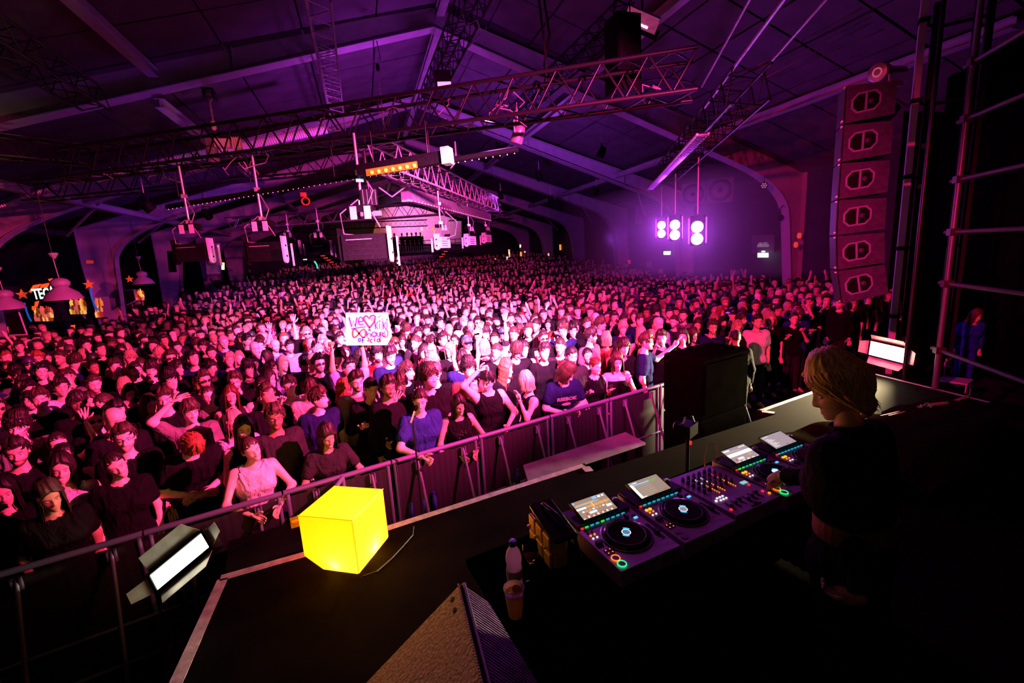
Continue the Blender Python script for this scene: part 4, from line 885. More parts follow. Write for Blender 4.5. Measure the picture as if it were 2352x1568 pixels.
g = thing('barrier_gate', 'barrier gate leaf folded out towards the stage beside the cube', 'barrier', (-.5, 4.3, 0))
a, b_ = Vector((-.43, 4.50, 0)), Vector((-.62, 3.95, 0))
rod('top_rail', g, a+Vector((0, 0, 1.15)), b_+Vector((0, 0, 1.12)), .022, purp, 8); rod('post', g, a, a+Vector((0, 0, 1.15)), .02, purp, 8); rod('post', g, b_, b_+Vector((0, 0, 1.12)), .02, purp, 8)
MB().box((a+b_)/2+Vector((0, 0, .6)), (.52, .008, .95), rotz(math.atan2(b_.y-a.y, b_.x-a.x))).build('mesh_panel', meshm, g)
# dark crate beside the cube with a yellow sticker, dark speaker stack in the pit
t = thing('flight_case', 'black flight case with a small yellow sticker left of the cube', 'case', (-1.0, 4.0, 0))
MB().box((-1.02, 3.98, .46), (.62, .5, .92), rotz(.2)).build('body', black, t)
sp_ = Vector(ony(683, 1197, 3.70)); MB().box(sp_, (.10, .006, .09), rotz(.2)).build('sticker', mat('yellow_sticker', (.35, .24, .03), .6), t)
MB().box(sp_+Vector((-.0, -.004, .012)), (.08, .004, .02), rotz(.2)).build('sticker_band', mat('yellow_band', (.8, .55, .05), .5), t)
for z in (.06, .86): MB().box((-1.02, 3.98, z), (.64, .52, .03), rotz(.2)).build('edge_trim', blackm, t)
dk = mat('speaker_cover', (.0012, .0011, .001), 1, 0, .2, 5, 0, 0)
t = thing('sidefill_speaker', 'black cloth-covered loudspeaker stack standing in the pit, hiding the barrier end', 'loudspeaker', (4.4, 5.1, 0))
for k, (z, h_) in enumerate(((.46, .9), (1.33, .84))):
    o = MB().box((4.40, 5.10, z), (1.05, .62, h_), rotz(.24)).build('cabinet', dk, t); o.modifiers.new('b', 'BEVEL').width = .03
    MB().box((4.48, 4.79, z), (.9, .02, h_*.8), rotz(.24)).build('grille', dk, t)
# mic stand in front of the barrier
q = Vector(ony(948, 965, 4.55)); t = thing('microphone_stand', 'tall black microphone stand with a silver clip before the barrier', 'microphone stand', (q.x, q.y, 0))
rod('pole', t, (q.x, q.y, .02), (q.x, q.y, q.z), .010, blackm); MB().tube([q+Vector((-.02, 0, -.02)), q+Vector((.03, 0, .10))], .012, 8).build('clip', alu, t)
MB().lathe([(.018, 0), (.027, .02), (.025, .05), (.001, .065)], q+Vector((.03, 0, .10)), 14, Matrix.Rotation(.4, 3, 'Y')).build('microphone', black, t)
for k in range(3): rod('leg', t, (q.x, q.y, .12), (q.x+.28*math.cos(k*2.1), q.y+.28*math.sin(k*2.1), .01), .008, blackm)
# blue-capped bottles on the pit floor
for i, (u, v) in enumerate([(945, 1172), (960, 1165), (975, 1160), (1000, 1158), (1190, 1103)]):
    p = Vector(ony(u, v+10, 4.25)); p = Vector((p.x, 4.25, .55)); 
    p = Vector(onz(u, v+14, .45)); t = thing('small_bottle', ['leftmost water bottle with blue cap', 'second water bottle with blue cap', 'third water bottle with blue cap', 'water bottle with blue cap, right end of the row', 'single water bottle with blue cap below the barrier'][i]+' behind the stage edge', 'bottle', p, 'water bottles in the pit')
    MB().lathe([(.03, 0), (.03, .15), (.012, .19), (.012, .2)], p, 12).build('body', mat('bottle_blue', (.03, .06, .3), .2), t, True); MB().lathe([(.015, .2), (.015, .225)], p, 10).build('cap', mat('blue_cap', (.01, .03, .6), .35), t)
cr = thing('bottle_crate', 'dark shelf in the pit carrying the water bottles', 'shelf', (.6, 4.2, 0))
MB().box((.75, 4.22, .43), (1.9, .3, .03), rotz(.2)).build('board', black, cr)
for x in (-.1, 1.6): MB().box((x, 4.05+.2*x+.02, .21), (.04, .25, .42), rotz(.2)).build('leg', black, cr)
# ---------------------------------------------------------------- bar area at left
bar = thing('bar_counter', 'dark back-bar with glowing bottle shelves behind the left columns', 'bar', (-15.5, 20, 0))
MB().box((-15.9, 24, 1.55), (.3, 22, 3.1)).build('back_panel', wallm, bar); MB().box((-14.4, 24, .55), (.6, 20, 1.1)).build('counter', black, bar)
MB().box((-15.0, 24, 5.3), (5.0, 26, .2)).build('canopy', wallm, bar)
am = [emi('bottle_amber', (1, .30, .03), .55), emi('bottle_pink', (1, .16, .14), .5), emi('bottle_gold', (1, .50, .10), .9), emi('bottle_dark', (.3, .05, .01), .3), emi('bottle_brown', (.5, .12, .02), .3)]  # shelf backlight put into the bottles as emission
random.seed(5)
for k, (u0, u1, v0, v1, lab) in enumerate([(82, 122, 714, 738, 'left'), (164, 198, 696, 722, 'middle'), (222, 236, 690, 730, 'slim'), (312, 332, 671, 690, 'right')]):
    yb = 20.5 if k < 2 else 22 if k == 2 else 27
    for r_ in range(3):
        v = v0+(v1-v0)*(r_+.9)/3
        for c_ in range(9 if k < 2 else 4):
            u = u0+(u1-u0)*(c_+.5)/(9 if k < 2 else 4); nth = ['first', 'second', 'third', 'fourth', 'fifth', 'sixth', 'seventh', 'eighth', 'ninth'][c_]; rw = ['top', 'middle', 'bottom'][r_]; p = Vector(ony(u, v, yb)); s = random.uniform(.8, 1.1)
            o = MB().lathe([(.05*s, 0), (.055*s, .16*s), (.02*s, .22*s), (.02*s, .28*s)], p, 7).build('bar_bottle', random.choice(am), None)
            tag(o, f'bottle with painted backlight, {nth} from left in {rw} row of the {lab} glowing bar shelf', 'bottle', f'bottles on the {lab} glowing shelf of the bar')
    a_, b_ = Vector(ony(u0-2, v1+1, yb)), Vector(ony(u1+2, v1-1, yb)); tag(MB().tube([a_, b_], .03, 4).build('bottle_ledge', wallm), f'dark shelf under the {lab} row of glowing bottles', 'shelf')
def neon(name, label, pts, y, r, m, cat='neon sign'): return tag(MB().tube([ony(u, v, y) for u, v in pts], r, 6).build(name, m), label, cat)
nr = emi('neon_red', (1, .07, .01), 1.3); nb = emi('neon_blue', (.0, .10, .5), .8)
for k, (u, v, y) in enumerate([(50, 676, 19), (203, 653, 19), (297, 641, 26)]):
    c = Vector(ony(u, v, y)); r = .17; V = []
    for i in range(10): a = math.pi/2+i*math.pi/5; q = r if i % 2 == 0 else r*.42; V.append(c+Vector((q*math.cos(a), 0, q*math.sin(a))))
    tag(MB().prism(V, (0, .04, 0)).build('star_lamp', emi('star_red', (.7, .06, .02), .6)), ['red star ornament, leftmost by the bar screen', 'red star ornament on the post left of the first column', 'red star ornament behind the second white lamp'][k], 'ornament')
neon('neon_tube', 'curved blue neon line at the far left of the bar', [(56, 695), (60, 712), (66, 728), (72, 738)], 20, .025, nb)
neon('neon_tube', 'curved blue neon line beside the first column', [(209, 658), (210, 680), (218, 703), (229, 714)], 20, .025, nb)
for k, (poly, lab) in enumerate([([(66, 670), (76, 655), (92, 652), (87, 660), (75, 662), (70, 672)], 'orange-red angular lit panel above the bar screen, left piece'), ([(94, 653), (113, 649), (107, 660), (92, 661)], 'orange-red angular lit panel above the bar screen, right piece'), ([(110, 641), (119, 639), (114, 646)], 'small triangular orange-red lit panel above the bar screen'),
                                 ([(80, 693), (88, 691), (84, 704), (79, 703)], 'orange-red lit panel below the bar screen, upper piece'), ([(73, 703), (81, 703), (77, 713), (73, 711)], 'orange-red lit panel below the bar screen, lower piece'), ([(162, 747), (171, 746), (169, 763), (165, 762)], 'small orange-red lit panel above the heads by the bar')]):
    tag(MB().prism([ony(u, v, 18.5) for u, v in poly], (0, .05, 0)).build('neon_shape', nr), lab, 'neon sign')
# screen with lettering
sc_c = [ony(84, 657, 18.6), ony(128, 655, 18.6), ony(126, 700, 18.6), ony(80, 700, 18.6)]
t = thing('bar_screen', 'dark bar screen with white TECÁN lettering, partly behind the white lamp', 'screen', Vector(sc_c[3]))
MB().prism([Vector(p) for p in sc_c], (0, .08, 0)).build('panel', black, t)
def text(s, name, parent, loc, size, R, m, ext=.001, align='CENTER', sx=1, bold=0):
    c = bpy.data.curves.new(name, 'FONT'); c.body = s; c.size = size; c.extrude = ext; c.align_x = align; c.align_y = 'CENTER'; c.offset = bold; c.resolution_u = 2
    c.materials.append(m); tmp = bpy.data.objects.new(name, c); COL.objects.link(tmp); me = bpy.data.meshes.new_from_object(tmp.evaluated_get(bpy.context.evaluated_depsgraph_get()))
    bpy.data.objects.remove(tmp); o = bpy.data.objects.new(name, me); link(o, parent)
    base = Vector(WL[parent.name]) if parent is not None else Vector((0, 0, 0))
    o.matrix_basis = Matrix.Translation(Vector(loc)-base) @ R.to_4x4() @ Matrix.Diagonal((sx, 1, 1, 1)); return o
upR = Matrix.Rotation(math.pi/2, 3, 'X')
tw = emi('sign_white', (.8, .9, .82), 1.3)
text('TECÁN', 'lettering', t, Vector(ony(110, 674, 18.45)), .46, rotz(.0)@upR@Matrix.Rotation(.03, 3, 'Z'), tw, .004, sx=.52, bold=.012)
for k in range(6): MB().box(Vector(ony(107+2.1*k, 685+.4*(k%2), 18.45)), (.022, .01, .05)).build('small_mark', emi('sign_dim', (.5, .6, .55), .6), t)
# industrial pendant lamps
lampw = mat('lamp_enamel', (.24, .20, .30), .5, 0, .1, 6)
for k, (u, v, y, s, lab) in enumerate([(147, 688, 13.2, 1.0, 'big white industrial pendant lamp in front of the bar screen'), (330, 652, 21.5, 1.0, 'white industrial pendant lamp between the first and second columns'), (18, 710, 13.5, .9, 'white pendant lamp half hidden by the leftmost column')]):
    c = Vector(ony(u, v, y)); t = thing('pendant_lamp', lab, 'lamp', c, 'industrial pendant lamps')
    MB().lathe([(.36*s, 0), (.355*s, .02*s), (.28*s, .16*s), (.14*s, .27*s), (.13*s, .30*s)], c, 24, None, False).build('shade', lampw, t, True)
    MB().lathe([(.13*s, .29*s), (.17*s, .33*s), (.18*s, .40*s), (.14*s, .46*s), (.05*s, .50*s)], c, 18).build('housing', lampw, t, True)
    rod('cord', t, c+Vector((0, 0, .5*s)), c+Vector((-.02, 0, .95*s)), .012, lampw); MB().lathe([(.02, .93*s), (.08*s, 1.02*s), (.09*s, 1.06*s), (.02, 1.07*s)], c, 14).build('ceiling_rose', lampw, t)
    rod('hanging_rod', t, c+Vector((-.02, 0, 1.05*s)), c+Vector((-.02, 0, 2.4)), .008, blackm)
# framed mirrors / boards by the columns
for k, (q, y, lab) in enumerate([([(14, 718), (42, 713), (62, 768), (22, 770)], 14.2, 'dark standing board with pale frame by the leftmost column'), ([(286, 667), (307, 665), (312, 690), (292, 700)], 24, 'dark board with pale frame behind the first column')]):
    P3 = [Vector(ony(u, v, y)) for u, v in q]; t = thing('framed_board', lab, 'board', P3[3]); MB().prism(P3, (0, .04, 0)).build('panel', black, t)
    for i in range(3): rod('frame_bar', t, P3[i], P3[i+1], .02, steel)
# wall items: warm lamp, speaker, notices, exit signs, louvre, fans
def plate(name, label, cat, q, y, m, th=.04, kids=()):
    o = tag(MB().prism([ony(u, v, y) for u, v in q], (0, th, 0)).build(name, m), label, cat); return o
plate('wall_lamp', 'small warm glowing wall lamp right of the third column', 'lamp', [(508, 603), (515, 603), (515, 619), (509, 619)], 30, emi('warm_lamp', (1, .5, .15), 5))
plate('wall_notice', 'pale framed notice on the dark wall behind the leftmost strobe', 'notice', [(477, 591), (492, 590), (495, 607), (479, 607)], 31, lampw)
plate('wall_cover', 'violet-lit wall panel behind the leftmost strobe', 'panel', [(470, 558), (506, 558), (506, 628), (475, 630)], 31.5, steel)
plate('wall_speaker', 'dark slim loudspeaker on the second left column', 'loudspeaker', [(383, 576), (397, 576), (403, 625), (388, 625)], 26.2, black, .2)
plate('signal_box', 'small red lit box on the first left column', 'light', [(198, 597), (213, 598), (213, 605), (198, 605)], 20.2, emi('red_box', (.6, .04, .03), .5))
plate('green_tube', 'curved green and blue glow tube at the far left end of the crowd', 'light', [(720, 600), (724, 599), (729, 607), (731, 617), (728, 617), (726, 608)], 36, emi('green_glow', (.02, .7, .45), 1.2))
plate('exit_sign', 'small white lit emergency sign high above the far left crowd', 'sign', [(696, 595), (705, 594), (705, 597), (696, 597)], 38, emi('exit_dim', (.5, .8, .7), 1))
yw = 0
def wallx(u, v, x=16.35):
    r = ray(u, v); return EYE+r*(x/r[0])
def wplate(name, label, cat, q, m, x=16.35, th=.05):
    return tag(MB().prism([wallx(u, v, x) for u, v in q], (th, 0, 0)).build(name, m), label, cat)
em_s = emi('exit_light', (.80, 1, .92), 2.6)
t = wplate('exit_sign', 'large white lit emergency sign on the right wall', 'sign', [(1740, 581), (1763, 581), (1763, 591), (1740, 591)], em_s, 16.2)
wplate('exit_sign', 'small white lit emergency sign below the violet strobes', 'sign', [(1524, 577), (1539, 577), (1538, 585), (1524, 585)], em_s, 16.2)
wplate('exit_tag', 'tiny white light above the large emergency sign', 'sign', [(1749, 576), (1755, 576), (1755, 579), (1749, 579)], em_s, 16.2)
c = Vector(wallx(1753, 565, 16.1)); point('exit_glow', Vector(wallx(1752, 590, 15.9)), (.5, 1, .9), 1.6, .1); point('exit_glow', Vector(wallx(1533, 588, 15.9)), (.5, 1, .9), 1.2, .1)
o = wplate('wall_sign', 'dark wall sign with small grey CHILL OUT / SMOKING AREA lettering', 'sign', [(1727, 540), (1779, 539), (1778, 580), (1727, 582)], mat('sign_board', (.10, .08, .12), .6), 16.25)
Ry = Matrix(((0, 0, -1), (-1, 0, 0), (0, 1, 0)))
lt = emi('sign_letters', (.5, .42, .55), .45)
for s_, vv in (('CHILL OUT /', 560), ('SMOKING AREA', 564.5)):
    p = Vector(wallx(1752.5, vv, 16.2)); text(s_, 'lettering', o, p, .17, Ry, lt, .002, sx=.5)
for k, (q, m_, lab) in enumerate([([(1484, 600), (1497, 600), (1497, 615), (1484, 614)], lampw, 'white printed notice left of the small emergency sign'), ([(1682, 620), (1696, 620), (1696, 632), (1682, 631)], lampw, 'small blank white card above heads at the right wall'), ([(1442, 597), (1447, 597), (1447, 606), (1442, 606)], emi('red_dim', (.8, .03, .02), .5), 'small red box on the right wall'), ([(1430, 526), (1436, 527), (1436, 532), (1430, 531)], emi('red_dim', (0, 0, 0), 1), 'tiny red light near the second right column')]):
    wplate('wall_notice', lab, 'notice', q, m_)
lv = thing('wall_louvre', 'violet-lit slatted vent grille above the strobes', 'vent', wallx(1482, 492))
for k in range(9): MB().prism([wallx(1459, 473+4.8*k, 16.2), wallx(1507, 466+5.2*k, 16.2), wallx(1507, 469.3+5.2*k, 16.2), wallx(1459, 476+4.8*k, 16.2)], (.06, 0, 0)).build('slat', mat('louvre', (.30, .22, .30), .5), lv)
MB().prism([wallx(1482, 466, 16.15), wallx(1484, 466, 16.15), wallx(1484, 514, 16.15), wallx(1482, 514, 16.15)], (.04, 0, 0)).build('handle', lampw, lv)
for k, (u, v, r_) in enumerate([(1592, 446, .42), (1654, 437, .42)]):
    c = Vector(wallx(u, v, 13.5)); t = thing('wall_speaker', ['left square loudspeaker with round cone above the strobes', 'right square loudspeaker with round cone above the strobes'][k], 'loudspeaker', c)
    Rf = (Vector((0, 0, 3.2))-c).to_track_quat('Y', 'Z').to_matrix(); Rf = rotz(math.atan2(-c.y, -c.x)-math.pi/2)
    MB().box(c-Rf@Vector((0, .25, 0)), (.92, .5, .92), Rf).build('cabinet', mat('grey_cabinet', (.10, .085, .11), .6), t)
    RR = Rf@Matrix.Rotation(-math.pi/2, 3, 'X'); MB().lathe([(.40, 0), (.42, .03), (.36, .03), (.18, -.05), (.10, -.04), (.09, .03), (.001, .06)], c, 24, RR, False).build('cone', black, t, True)
# wall lamp with orange things at right column
for k, (u, v) in enumerate([(1836, 541), (1828, 562)]): 
    c = Vector(ony(u, v, 13)); tag(MB().lathe([(.05, -.1), (.08, 0), (.05, .1)], c, 8).build('orange_buoy', emi('orange_red', (.9, .08, .03), .5)), ['upper small orange-red lamp right of the arch column', 'lower small orange-red lamp right of the arch column'][k], 'lamp')
c = Vector(ony(1793, 500, 13.8)); t = thing('globe_lamp', 'dark round globe lamp on a curved arm at the right arch', 'lamp', c); MB().lathe([(.001, -.12), (.08, -.09), (.11, 0), (.08, .09), (.001, .12)], c, 16).build('globe', black, t, True); MB().tube([c+Vector((0, 0, .1)), c+Vector((-.05, 0, .35)), c+Vector((.1, 0, .45)), c+Vector((.2, 0, .4))], .02, 6).build('arm', black, t)
# ---------------------------------------------------------------- far end: balcony, stairs, pink backdrop
bk = tag(MB().prism([ony(u, v, 50) for u, v in ((855, 545), (870, 480), (915, 470), (965, 478), (1035, 500), (1060, 508), (1060, 560), (860, 560))], (0, .05, 0)).build('backdrop_curtain', mat('pale_curtain', (.7, .55, .62), .8)), 'pale pink-lit curtain on the far wall above the balcony', 'curtain')
spot('backdrop_light', (3, 43.5, 6.2), (6.2, 50, 7.6), (1, .25, .7), 4200, 70, 1, .2)
spot('bar_light', (0.5, 41.0, 7.0), (1.5, 50, 6.2), (1, .35, .08), 900, 60, 1, .2)
by = 43.5; zb = ony(900, 583, by)[2]
b0 = thing('balcony', 'dark balcony with railing at the far end of the hall', 'balcony', (2.5, by, 1.5))
MB().box((3.0, by+2.5, zb-.1), (15, 5, .25)).build('deck', wallm, b0)
MB().box((3.2, by+.3, (zb+1.5)/2), (6.2, .15, zb-1.5)).build('front_wall', mat('panelled_wall', (.42, .36, .42), .8, 0, .12, 2), b0)
for k in range(13): rod('panel_joint', b0, (.3+.5*k, by+.2, 1.55), (.3+.5*k, by+.2, zb-.2), .012, blackm)
for z in (.35, .7, 1.05): rod('rail', b0, (-4, by, zb+z), (10.5, by, zb+z), .03, blackm)
for k in range(16): rod('baluster', b0, (-4+.96*k, by, zb), (-4+.96*k, by, zb+1.05), .025, blackm)
spot('balcony_wall_wash', (3, 33, 5.5), (3, 43.5, 2.6), (.8, .12, .6), 420, 55, 1, .3)
for side, (u0, v0, u1, v1) in (('left', (742, 588, 775, 612)), ('right', (1028, 572, 1003, 602))):
    t = thing('staircase', f'dark staircase with red step lights on the {side} of the balcony', 'stairs', ony(u1, v1, 41))
    for k in range(6):
        u, v = u0+(u1-u0)*k/5, v0+(v1-v0)*k/5; p = Vector(ony(u, v, 41.5)); MB().box(p, (.7, .3, .08)).build('step', black, t); MB().box(p+Vector((0, -.16, .02)), (.34, .02, .06)).build('step_light', emi('step_red', (1, .05, .02), 1.0), t)
    a, b_ = Vector(ony(u0, v0-18, 41.3)), Vector(ony(u1, v1-18, 41.3)); rod('hand_rail', t, a, b_, .03, blackm)
# string of gold lights = decorated tree
t = thing('light_tree', 'small tree of warm fairy lights before the balcony', 'tree', ony(917, 612, 40)); mb = MB(); random.seed(9)
for k in range(60):
    s = random.random(); p = Vector(ony(912+7*s, 588+28*s, 40))+Vector((random.uniform(-1, 1)*.25*s, random.uniform(-1, 1)*.2*s, 0)); mb.box(p, (.05, .05, .05))
mb.build('fairy_light', emi('fairy', (1, .7, .3), 1.4), t)['kind'] = 'stuff'
rod('trunk', t, ony(917, 616, 40), ony(912, 588, 40), .04, blackm)
for k in range(26):
    random.seed(100+k); u = random.uniform(1130, 1400) if k < 18 else random.uniform(935, 1000); v = random.uniform(560, 600) if k < 18 else random.uniform(520, 548); c = Vector(ony(u, v, 42 if k >= 18 else 37))
    if v > 520 and c.z < 10:
        o = MB().box(c, (random.uniform(.06, .16), .05, random.uniform(.1, .5))).build('bar_lamp', emi('bar_glow%d' % (k % 3), [(1, .6, .2), (1, .35, .08), (.8, .8, .5)][k % 3], .9)); tag(o, 'small warm bar light at the far end of the hall', 'lamp', 'warm lights of the far bar')
# dim wall-hung trusses at the far end
boxtruss('short dark truss across the balcony opening, left half', (-2.5, 40, 6.3), (5.5, 40, 6.3), .5, .5, .8, joined=True)
boxtruss('short dark truss across the balcony opening, right half', (7.0, 38, 6.5), (12.5, 38, 6.5), .5, .5, .8, joined=True)
# ================================================================= PEOPLE
def objcol_mat(name, rough, kind='noise', scale=20, var=.15, feat=False, spec=.4):
    m, nt, N, L, b = nodes(name); oi = N.new('ShaderNodeObjectInfo'); tc = N.new('ShaderNodeTexCoord')
    if kind == 'strand':
        t = N.new('ShaderNodeTexNoise'); mp = N.new('ShaderNodeMapping'); mp.inputs['Scale'].default_value = (60, 60, 5); L.new(tc.outputs['Object'], mp.inputs[0]); L.new(mp.outputs[0], t.inputs['Vector']); t.inputs['Scale'].default_value = 2
    else: t = N.new('ShaderNodeTexNoise'); t.inputs['Scale'].default_value = scale; t.inputs['Detail'].default_value = 4; L.new(tc.outputs['Object'], t.inputs['Vector'])
    mr = N.new('ShaderNodeMapRange'); mr.inputs['From Min'].default_value = .3; mr.inputs['From Max'].default_value = .7; mr.inputs['To Min'].default_value = 1-var; mr.inputs['To Max'].default_value = 1+var; L.new(t.outputs['Fac'], mr.inputs[0])
    vm = N.new('ShaderNodeVectorMath'); vm.operation = 'SCALE'; L.new(oi.outputs['Color'], vm.inputs[0]); L.new(mr.outputs[0], vm.inputs['Scale']); out = vm.outputs[0]
    if feat:
        at = N.new('ShaderNodeAttribute'); at.attribute_name = 'feat'; sp = N.new('ShaderNodeSeparateColor'); L.new(at.outputs['Color'], sp.inputs[0])
        def mixc(src, fac, col):
            mx = N.new('ShaderNodeMix'); mx.data_type = 'RGBA'; L.new(fac, mx.inputs['Factor']); L.new(src, mx.inputs['A']); mx.inputs['B'].default_value = (*col, 1); return mx.outputs['Result']
        out = mixc(out, sp.outputs[0], (.45, .12, .10)); out = mixc(out, sp.outputs[1], (.035, .02, .015)); out = mixc(out, sp.outputs[2], (.80, .78, .72))
    if name == 'fabric':
        t2 = N.new('ShaderNodeTexNoise'); t2.inputs['Scale'].default_value = 6; t2.inputs['Detail'].default_value = 3; t2.inputs['Distortion'].default_value = 1.2; mp2 = N.new('ShaderNodeMapping'); mp2.inputs['Scale'].default_value = (1.6, 1.6, .7); L.new(tc.outputs['Object'], mp2.inputs[0]); L.new(mp2.outputs[0], t2.inputs['Vector'])
        bp = N.new('ShaderNodeBump'); bp.inputs['Strength'].default_value = .9; bp.inputs['Distance'].default_value = .05; L.new(t2.outputs['Fac'], bp.inputs['Height']); L.new(bp.outputs[0], b.inputs['Normal'])
    L.new(out, b.inputs['Base Color']); b.inputs['Roughness'].default_value = rough; b.inputs['Specular IOR Level'].default_value = spec; return m
skin_m = objcol_mat('skin', .48, var=.10, feat=True); hair_m = objcol_mat('hair', .5, 'strand', var=.5, spec=.25); shirt_m = objcol_mat('fabric', .9, scale=9, var=.18, spec=.05); acc_m = objcol_mat('accessory', .4, var=.05)
eye_w = mat('eye_white', (.72, .70, .68), .25, var=.03); eye_d = mat('eye_iris', (.03, .015, .01), .15)
jewel = mat('silver_jewellery', (.7, .7, .72), .25, .9)
# head surface ---------------------------------------------------
_Z = np.array([-.122, -.112, -.098, -.080, -.055, -.030, 0, .03, .06, .085, .105, .118, .125])
_W = np.array([.012, .030, .043, .053, .062, .068, .071, .075, .075, .067, .051, .030, .004])
_F = np.array([.060, .080, .086, .088, .086, .084, .084, .086, .084, .074, .056, .032, .002])
_B = np.array([-.02, -.005, .015, .045, .070, .085, .094, .099, .097, .087, .068, .042, .006])
def g(x, m, s): return np.exp(-((x-m)/s)**2/2)
def head_xyz(th, z, fem=0., smile=0.):
    """th: azimuth (0 = face, pi = back); returns x, y (face toward -y)"""
    w = np.interp(z, _Z, _W)*(1-.06*fem*(z < -.05)); f = np.interp(z, _Z, _F); b = np.interp(z, _Z, _B)
    s, c = np.sin(th), np.cos(th); p = 2.25
    x = w*np.sign(s)*np.abs(s)**(2/p); ext = np.where(c > 0, f, b); y = -ext*np.sign(c)*np.abs(c)**(2/p)
    fr = np.clip(c, 0, 1)**.6
    ax = np.abs(x); d = np.zeros_like(z*x)
    nz = z
    d += .0245*g(x, 0, .0075+.0035*(nz < -.02))*np.where(nz > -.037, np.exp(-((nz+.037)/.034)**2/1.6), np.exp(-((nz+.037)/.0085)**2/2))
    d += .007*g(ax, .013, .006)*g(nz, -.038, .008)
    d += -.0125*g(ax, .031, .014)*g(nz, .002, .0115); d += .0055*g(ax, .031, .009)*g(nz, .001, .0055)
    d += .0055*g(ax, .030, .017)*g(nz, .023, .007)
    d += .0055*g(x, 0, .020+.006*smile)*g(nz, -.0655, .0042)+.0065*g(x, 0, .017+.006*smile)*g(nz, -.0780, .0048)-.0055*g(x, 0, .022+.008*smile)*g(nz, -.0712-.0+.006*smile*(ax/.024)**2*0, .0022)
    d += .007*g(x, 0, .016)*g(nz, -.104, .012); d += (.005+.003*smile)*g(ax, .040, .014)*g(nz, -.030, .016); d += -.004*g(ax, .045, .012)*g(nz, -.065, .018)
    return x*(1+.0*fr), y-d*fr
def head_grid(nr, ns, fem=0., smile=0., beard=0.):
    # segments denser at the front
    t = np.linspace(-1, 1, ns, endpoint=False); th = math.pi*np.sign(t)*np.abs(t)**1.45
    u = np.linspace(0, 1, nr); z = -.122+.247*u
    z = np.interp(u, [0, .12, .62, 1], [-.122, -.105, .045, .125])
    TH, ZZ = np.meshgrid(th, z); X, Y = head_xyz(TH, ZZ, fem, smile)
    V = np.stack([X, Y, ZZ], -1).reshape(-1, 3)
    F = [(i*ns+k, i*ns+(k+1) % ns, (i+1)*ns+(k+1) % ns, (i+1)*ns+k) for i in range(nr-1) for k in range(ns)]
    F += [tuple(range(ns))[::-1], tuple((nr-1)*ns+k for k in range(ns))]
    ax = np.abs(X); fr = (np.cos(TH) > .2)
    hw = .020+.007*smile
    lip = np.clip(1.6*g(X, 0, hw*.62)*np.clip(1-((ZZ+.0722-.18*smile*ax)/.0115)**2, 0, 1), 0, 1)*fr*(.75 if fem else .45)
    teeth = (g(X, 0, .014+.004*smile) > .5)*(np.abs(ZZ+.0715-.16*smile*ax) < .0042)*fr*(1. if smile > .6 else 0)
    brow = np.clip(1.5*np.exp(-((ax-.031)/.016)**4)*np.exp(-((ZZ-.0235-.10*(ax-.02))/.0042)**2), 0, 1)*fr*(.75 if fem else .95)
    lid = np.exp(-((ax-.031)/.013)**4)*np.exp(-((ZZ-.0085)/.0028)**2)*fr*.75
    mouthline = (np.abs(ZZ+.0712-.15*smile*ax) < .0022)*(ax < hw)*fr*.6*(smile < .6)
    bd = 0
    if beard: 
        bd = beard*np.clip((-ZZ-.046)/.012, 0, 1)*(np.cos(TH) > -.25)*np.clip(1.25-1.6*g(X, 0, .024)*g(ZZ, -.0722, .009), 0, 1)
        bd = np.maximum(bd, beard*g(X, 0, .018)*g(ZZ, -.0575, .004)); bd = np.clip(bd, 0, 1)
        sb = beard*.8*(np.abs(TH) > 1.15)*(np.abs(TH) < 1.75)*(ZZ < .0)*(ZZ > -.08); bd = np.maximum(bd, sb)
    hair = np.maximum(np.maximum(np.maximum(brow, lid), mouthline), bd)
    C = np.zeros((V.shape[0], 4), np.float32); C[:, 0] = lip.ravel(); C[:, 1] = np.asarray(hair).ravel(); C[:, 2] = teeth.ravel(); C[:, 3] = 1
    return V, F, C
class PM:
    """numpy-friendly mesh accumulator with feature colours"""
    def __init__(s): s.V = []; s.F = []; s.C = []; s.M = []; s.n = 0
    def add(s, V, F, C=None, m=0):
        V = np.asarray(V, float); s.V.append(V); s.F += [tuple(i+s.n for i in f) for f in F]; s.M += [m]*len(F)
        s.C.append(C if C is not None else np.tile([0, 0, 0, 1], (len(V), 1)).astype(np.float32)); s.n += len(V)
    def mesh(s, name, mats, smooth=True, feat=True):
        me = bpy.data.meshes.new(name); V = np.concatenate(s.V); me.from_pydata(V.tolist(), [], s.F)
        for m in mats: me.materials.append(m)
        if any(s.M): me.polygons.foreach_set('material_index', s.M)
        me.polygons.foreach_set('use_smooth', [smooth]*len(me.polygons))
        if feat:
            a = me.color_attributes.new('feat', 'FLOAT_COLOR', 'POINT'); a.data.foreach_set('color', np.concatenate(s.C).astype(np.float32).ravel())
        return me
def tubeV(pts, radii, n=8, flat=1., fd=None):
    pts = np.asarray(pts, float); V = []; up = None
    for i, p in enumerate(pts):
        t = pts[min(i+1, len(pts)-1)]-pts[max(i-1, 0)]; t = t/(np.linalg.norm(t)+1e-9)
        if up is None:
            ref = np.array(fd) if fd is not None else (np.array([0, 0, 1.]) if abs(t[2]) < .9 else np.array([1., 0, 0])); up = ref
        a = np.cross(t, up); na = np.linalg.norm(a); a = a/na if na > 1e-6 else np.array([1., 0, 0]); b = np.cross(a, t)
        for k in range(n):
            q = 2*math.pi*k/n; V.append(p+radii[i]*(a*math.cos(q)+b*math.sin(q)*flat))
    m = len(pts); F = [(i*n+k, i*n+(k+1) % n, (i+1)*n+(k+1) % n, (i+1)*n+k) for i in range(m-1) for k in range(n)]+[tuple(range(n))[::-1], tuple((m-1)*n+k for k in range(n))]
    return np.array(V), F
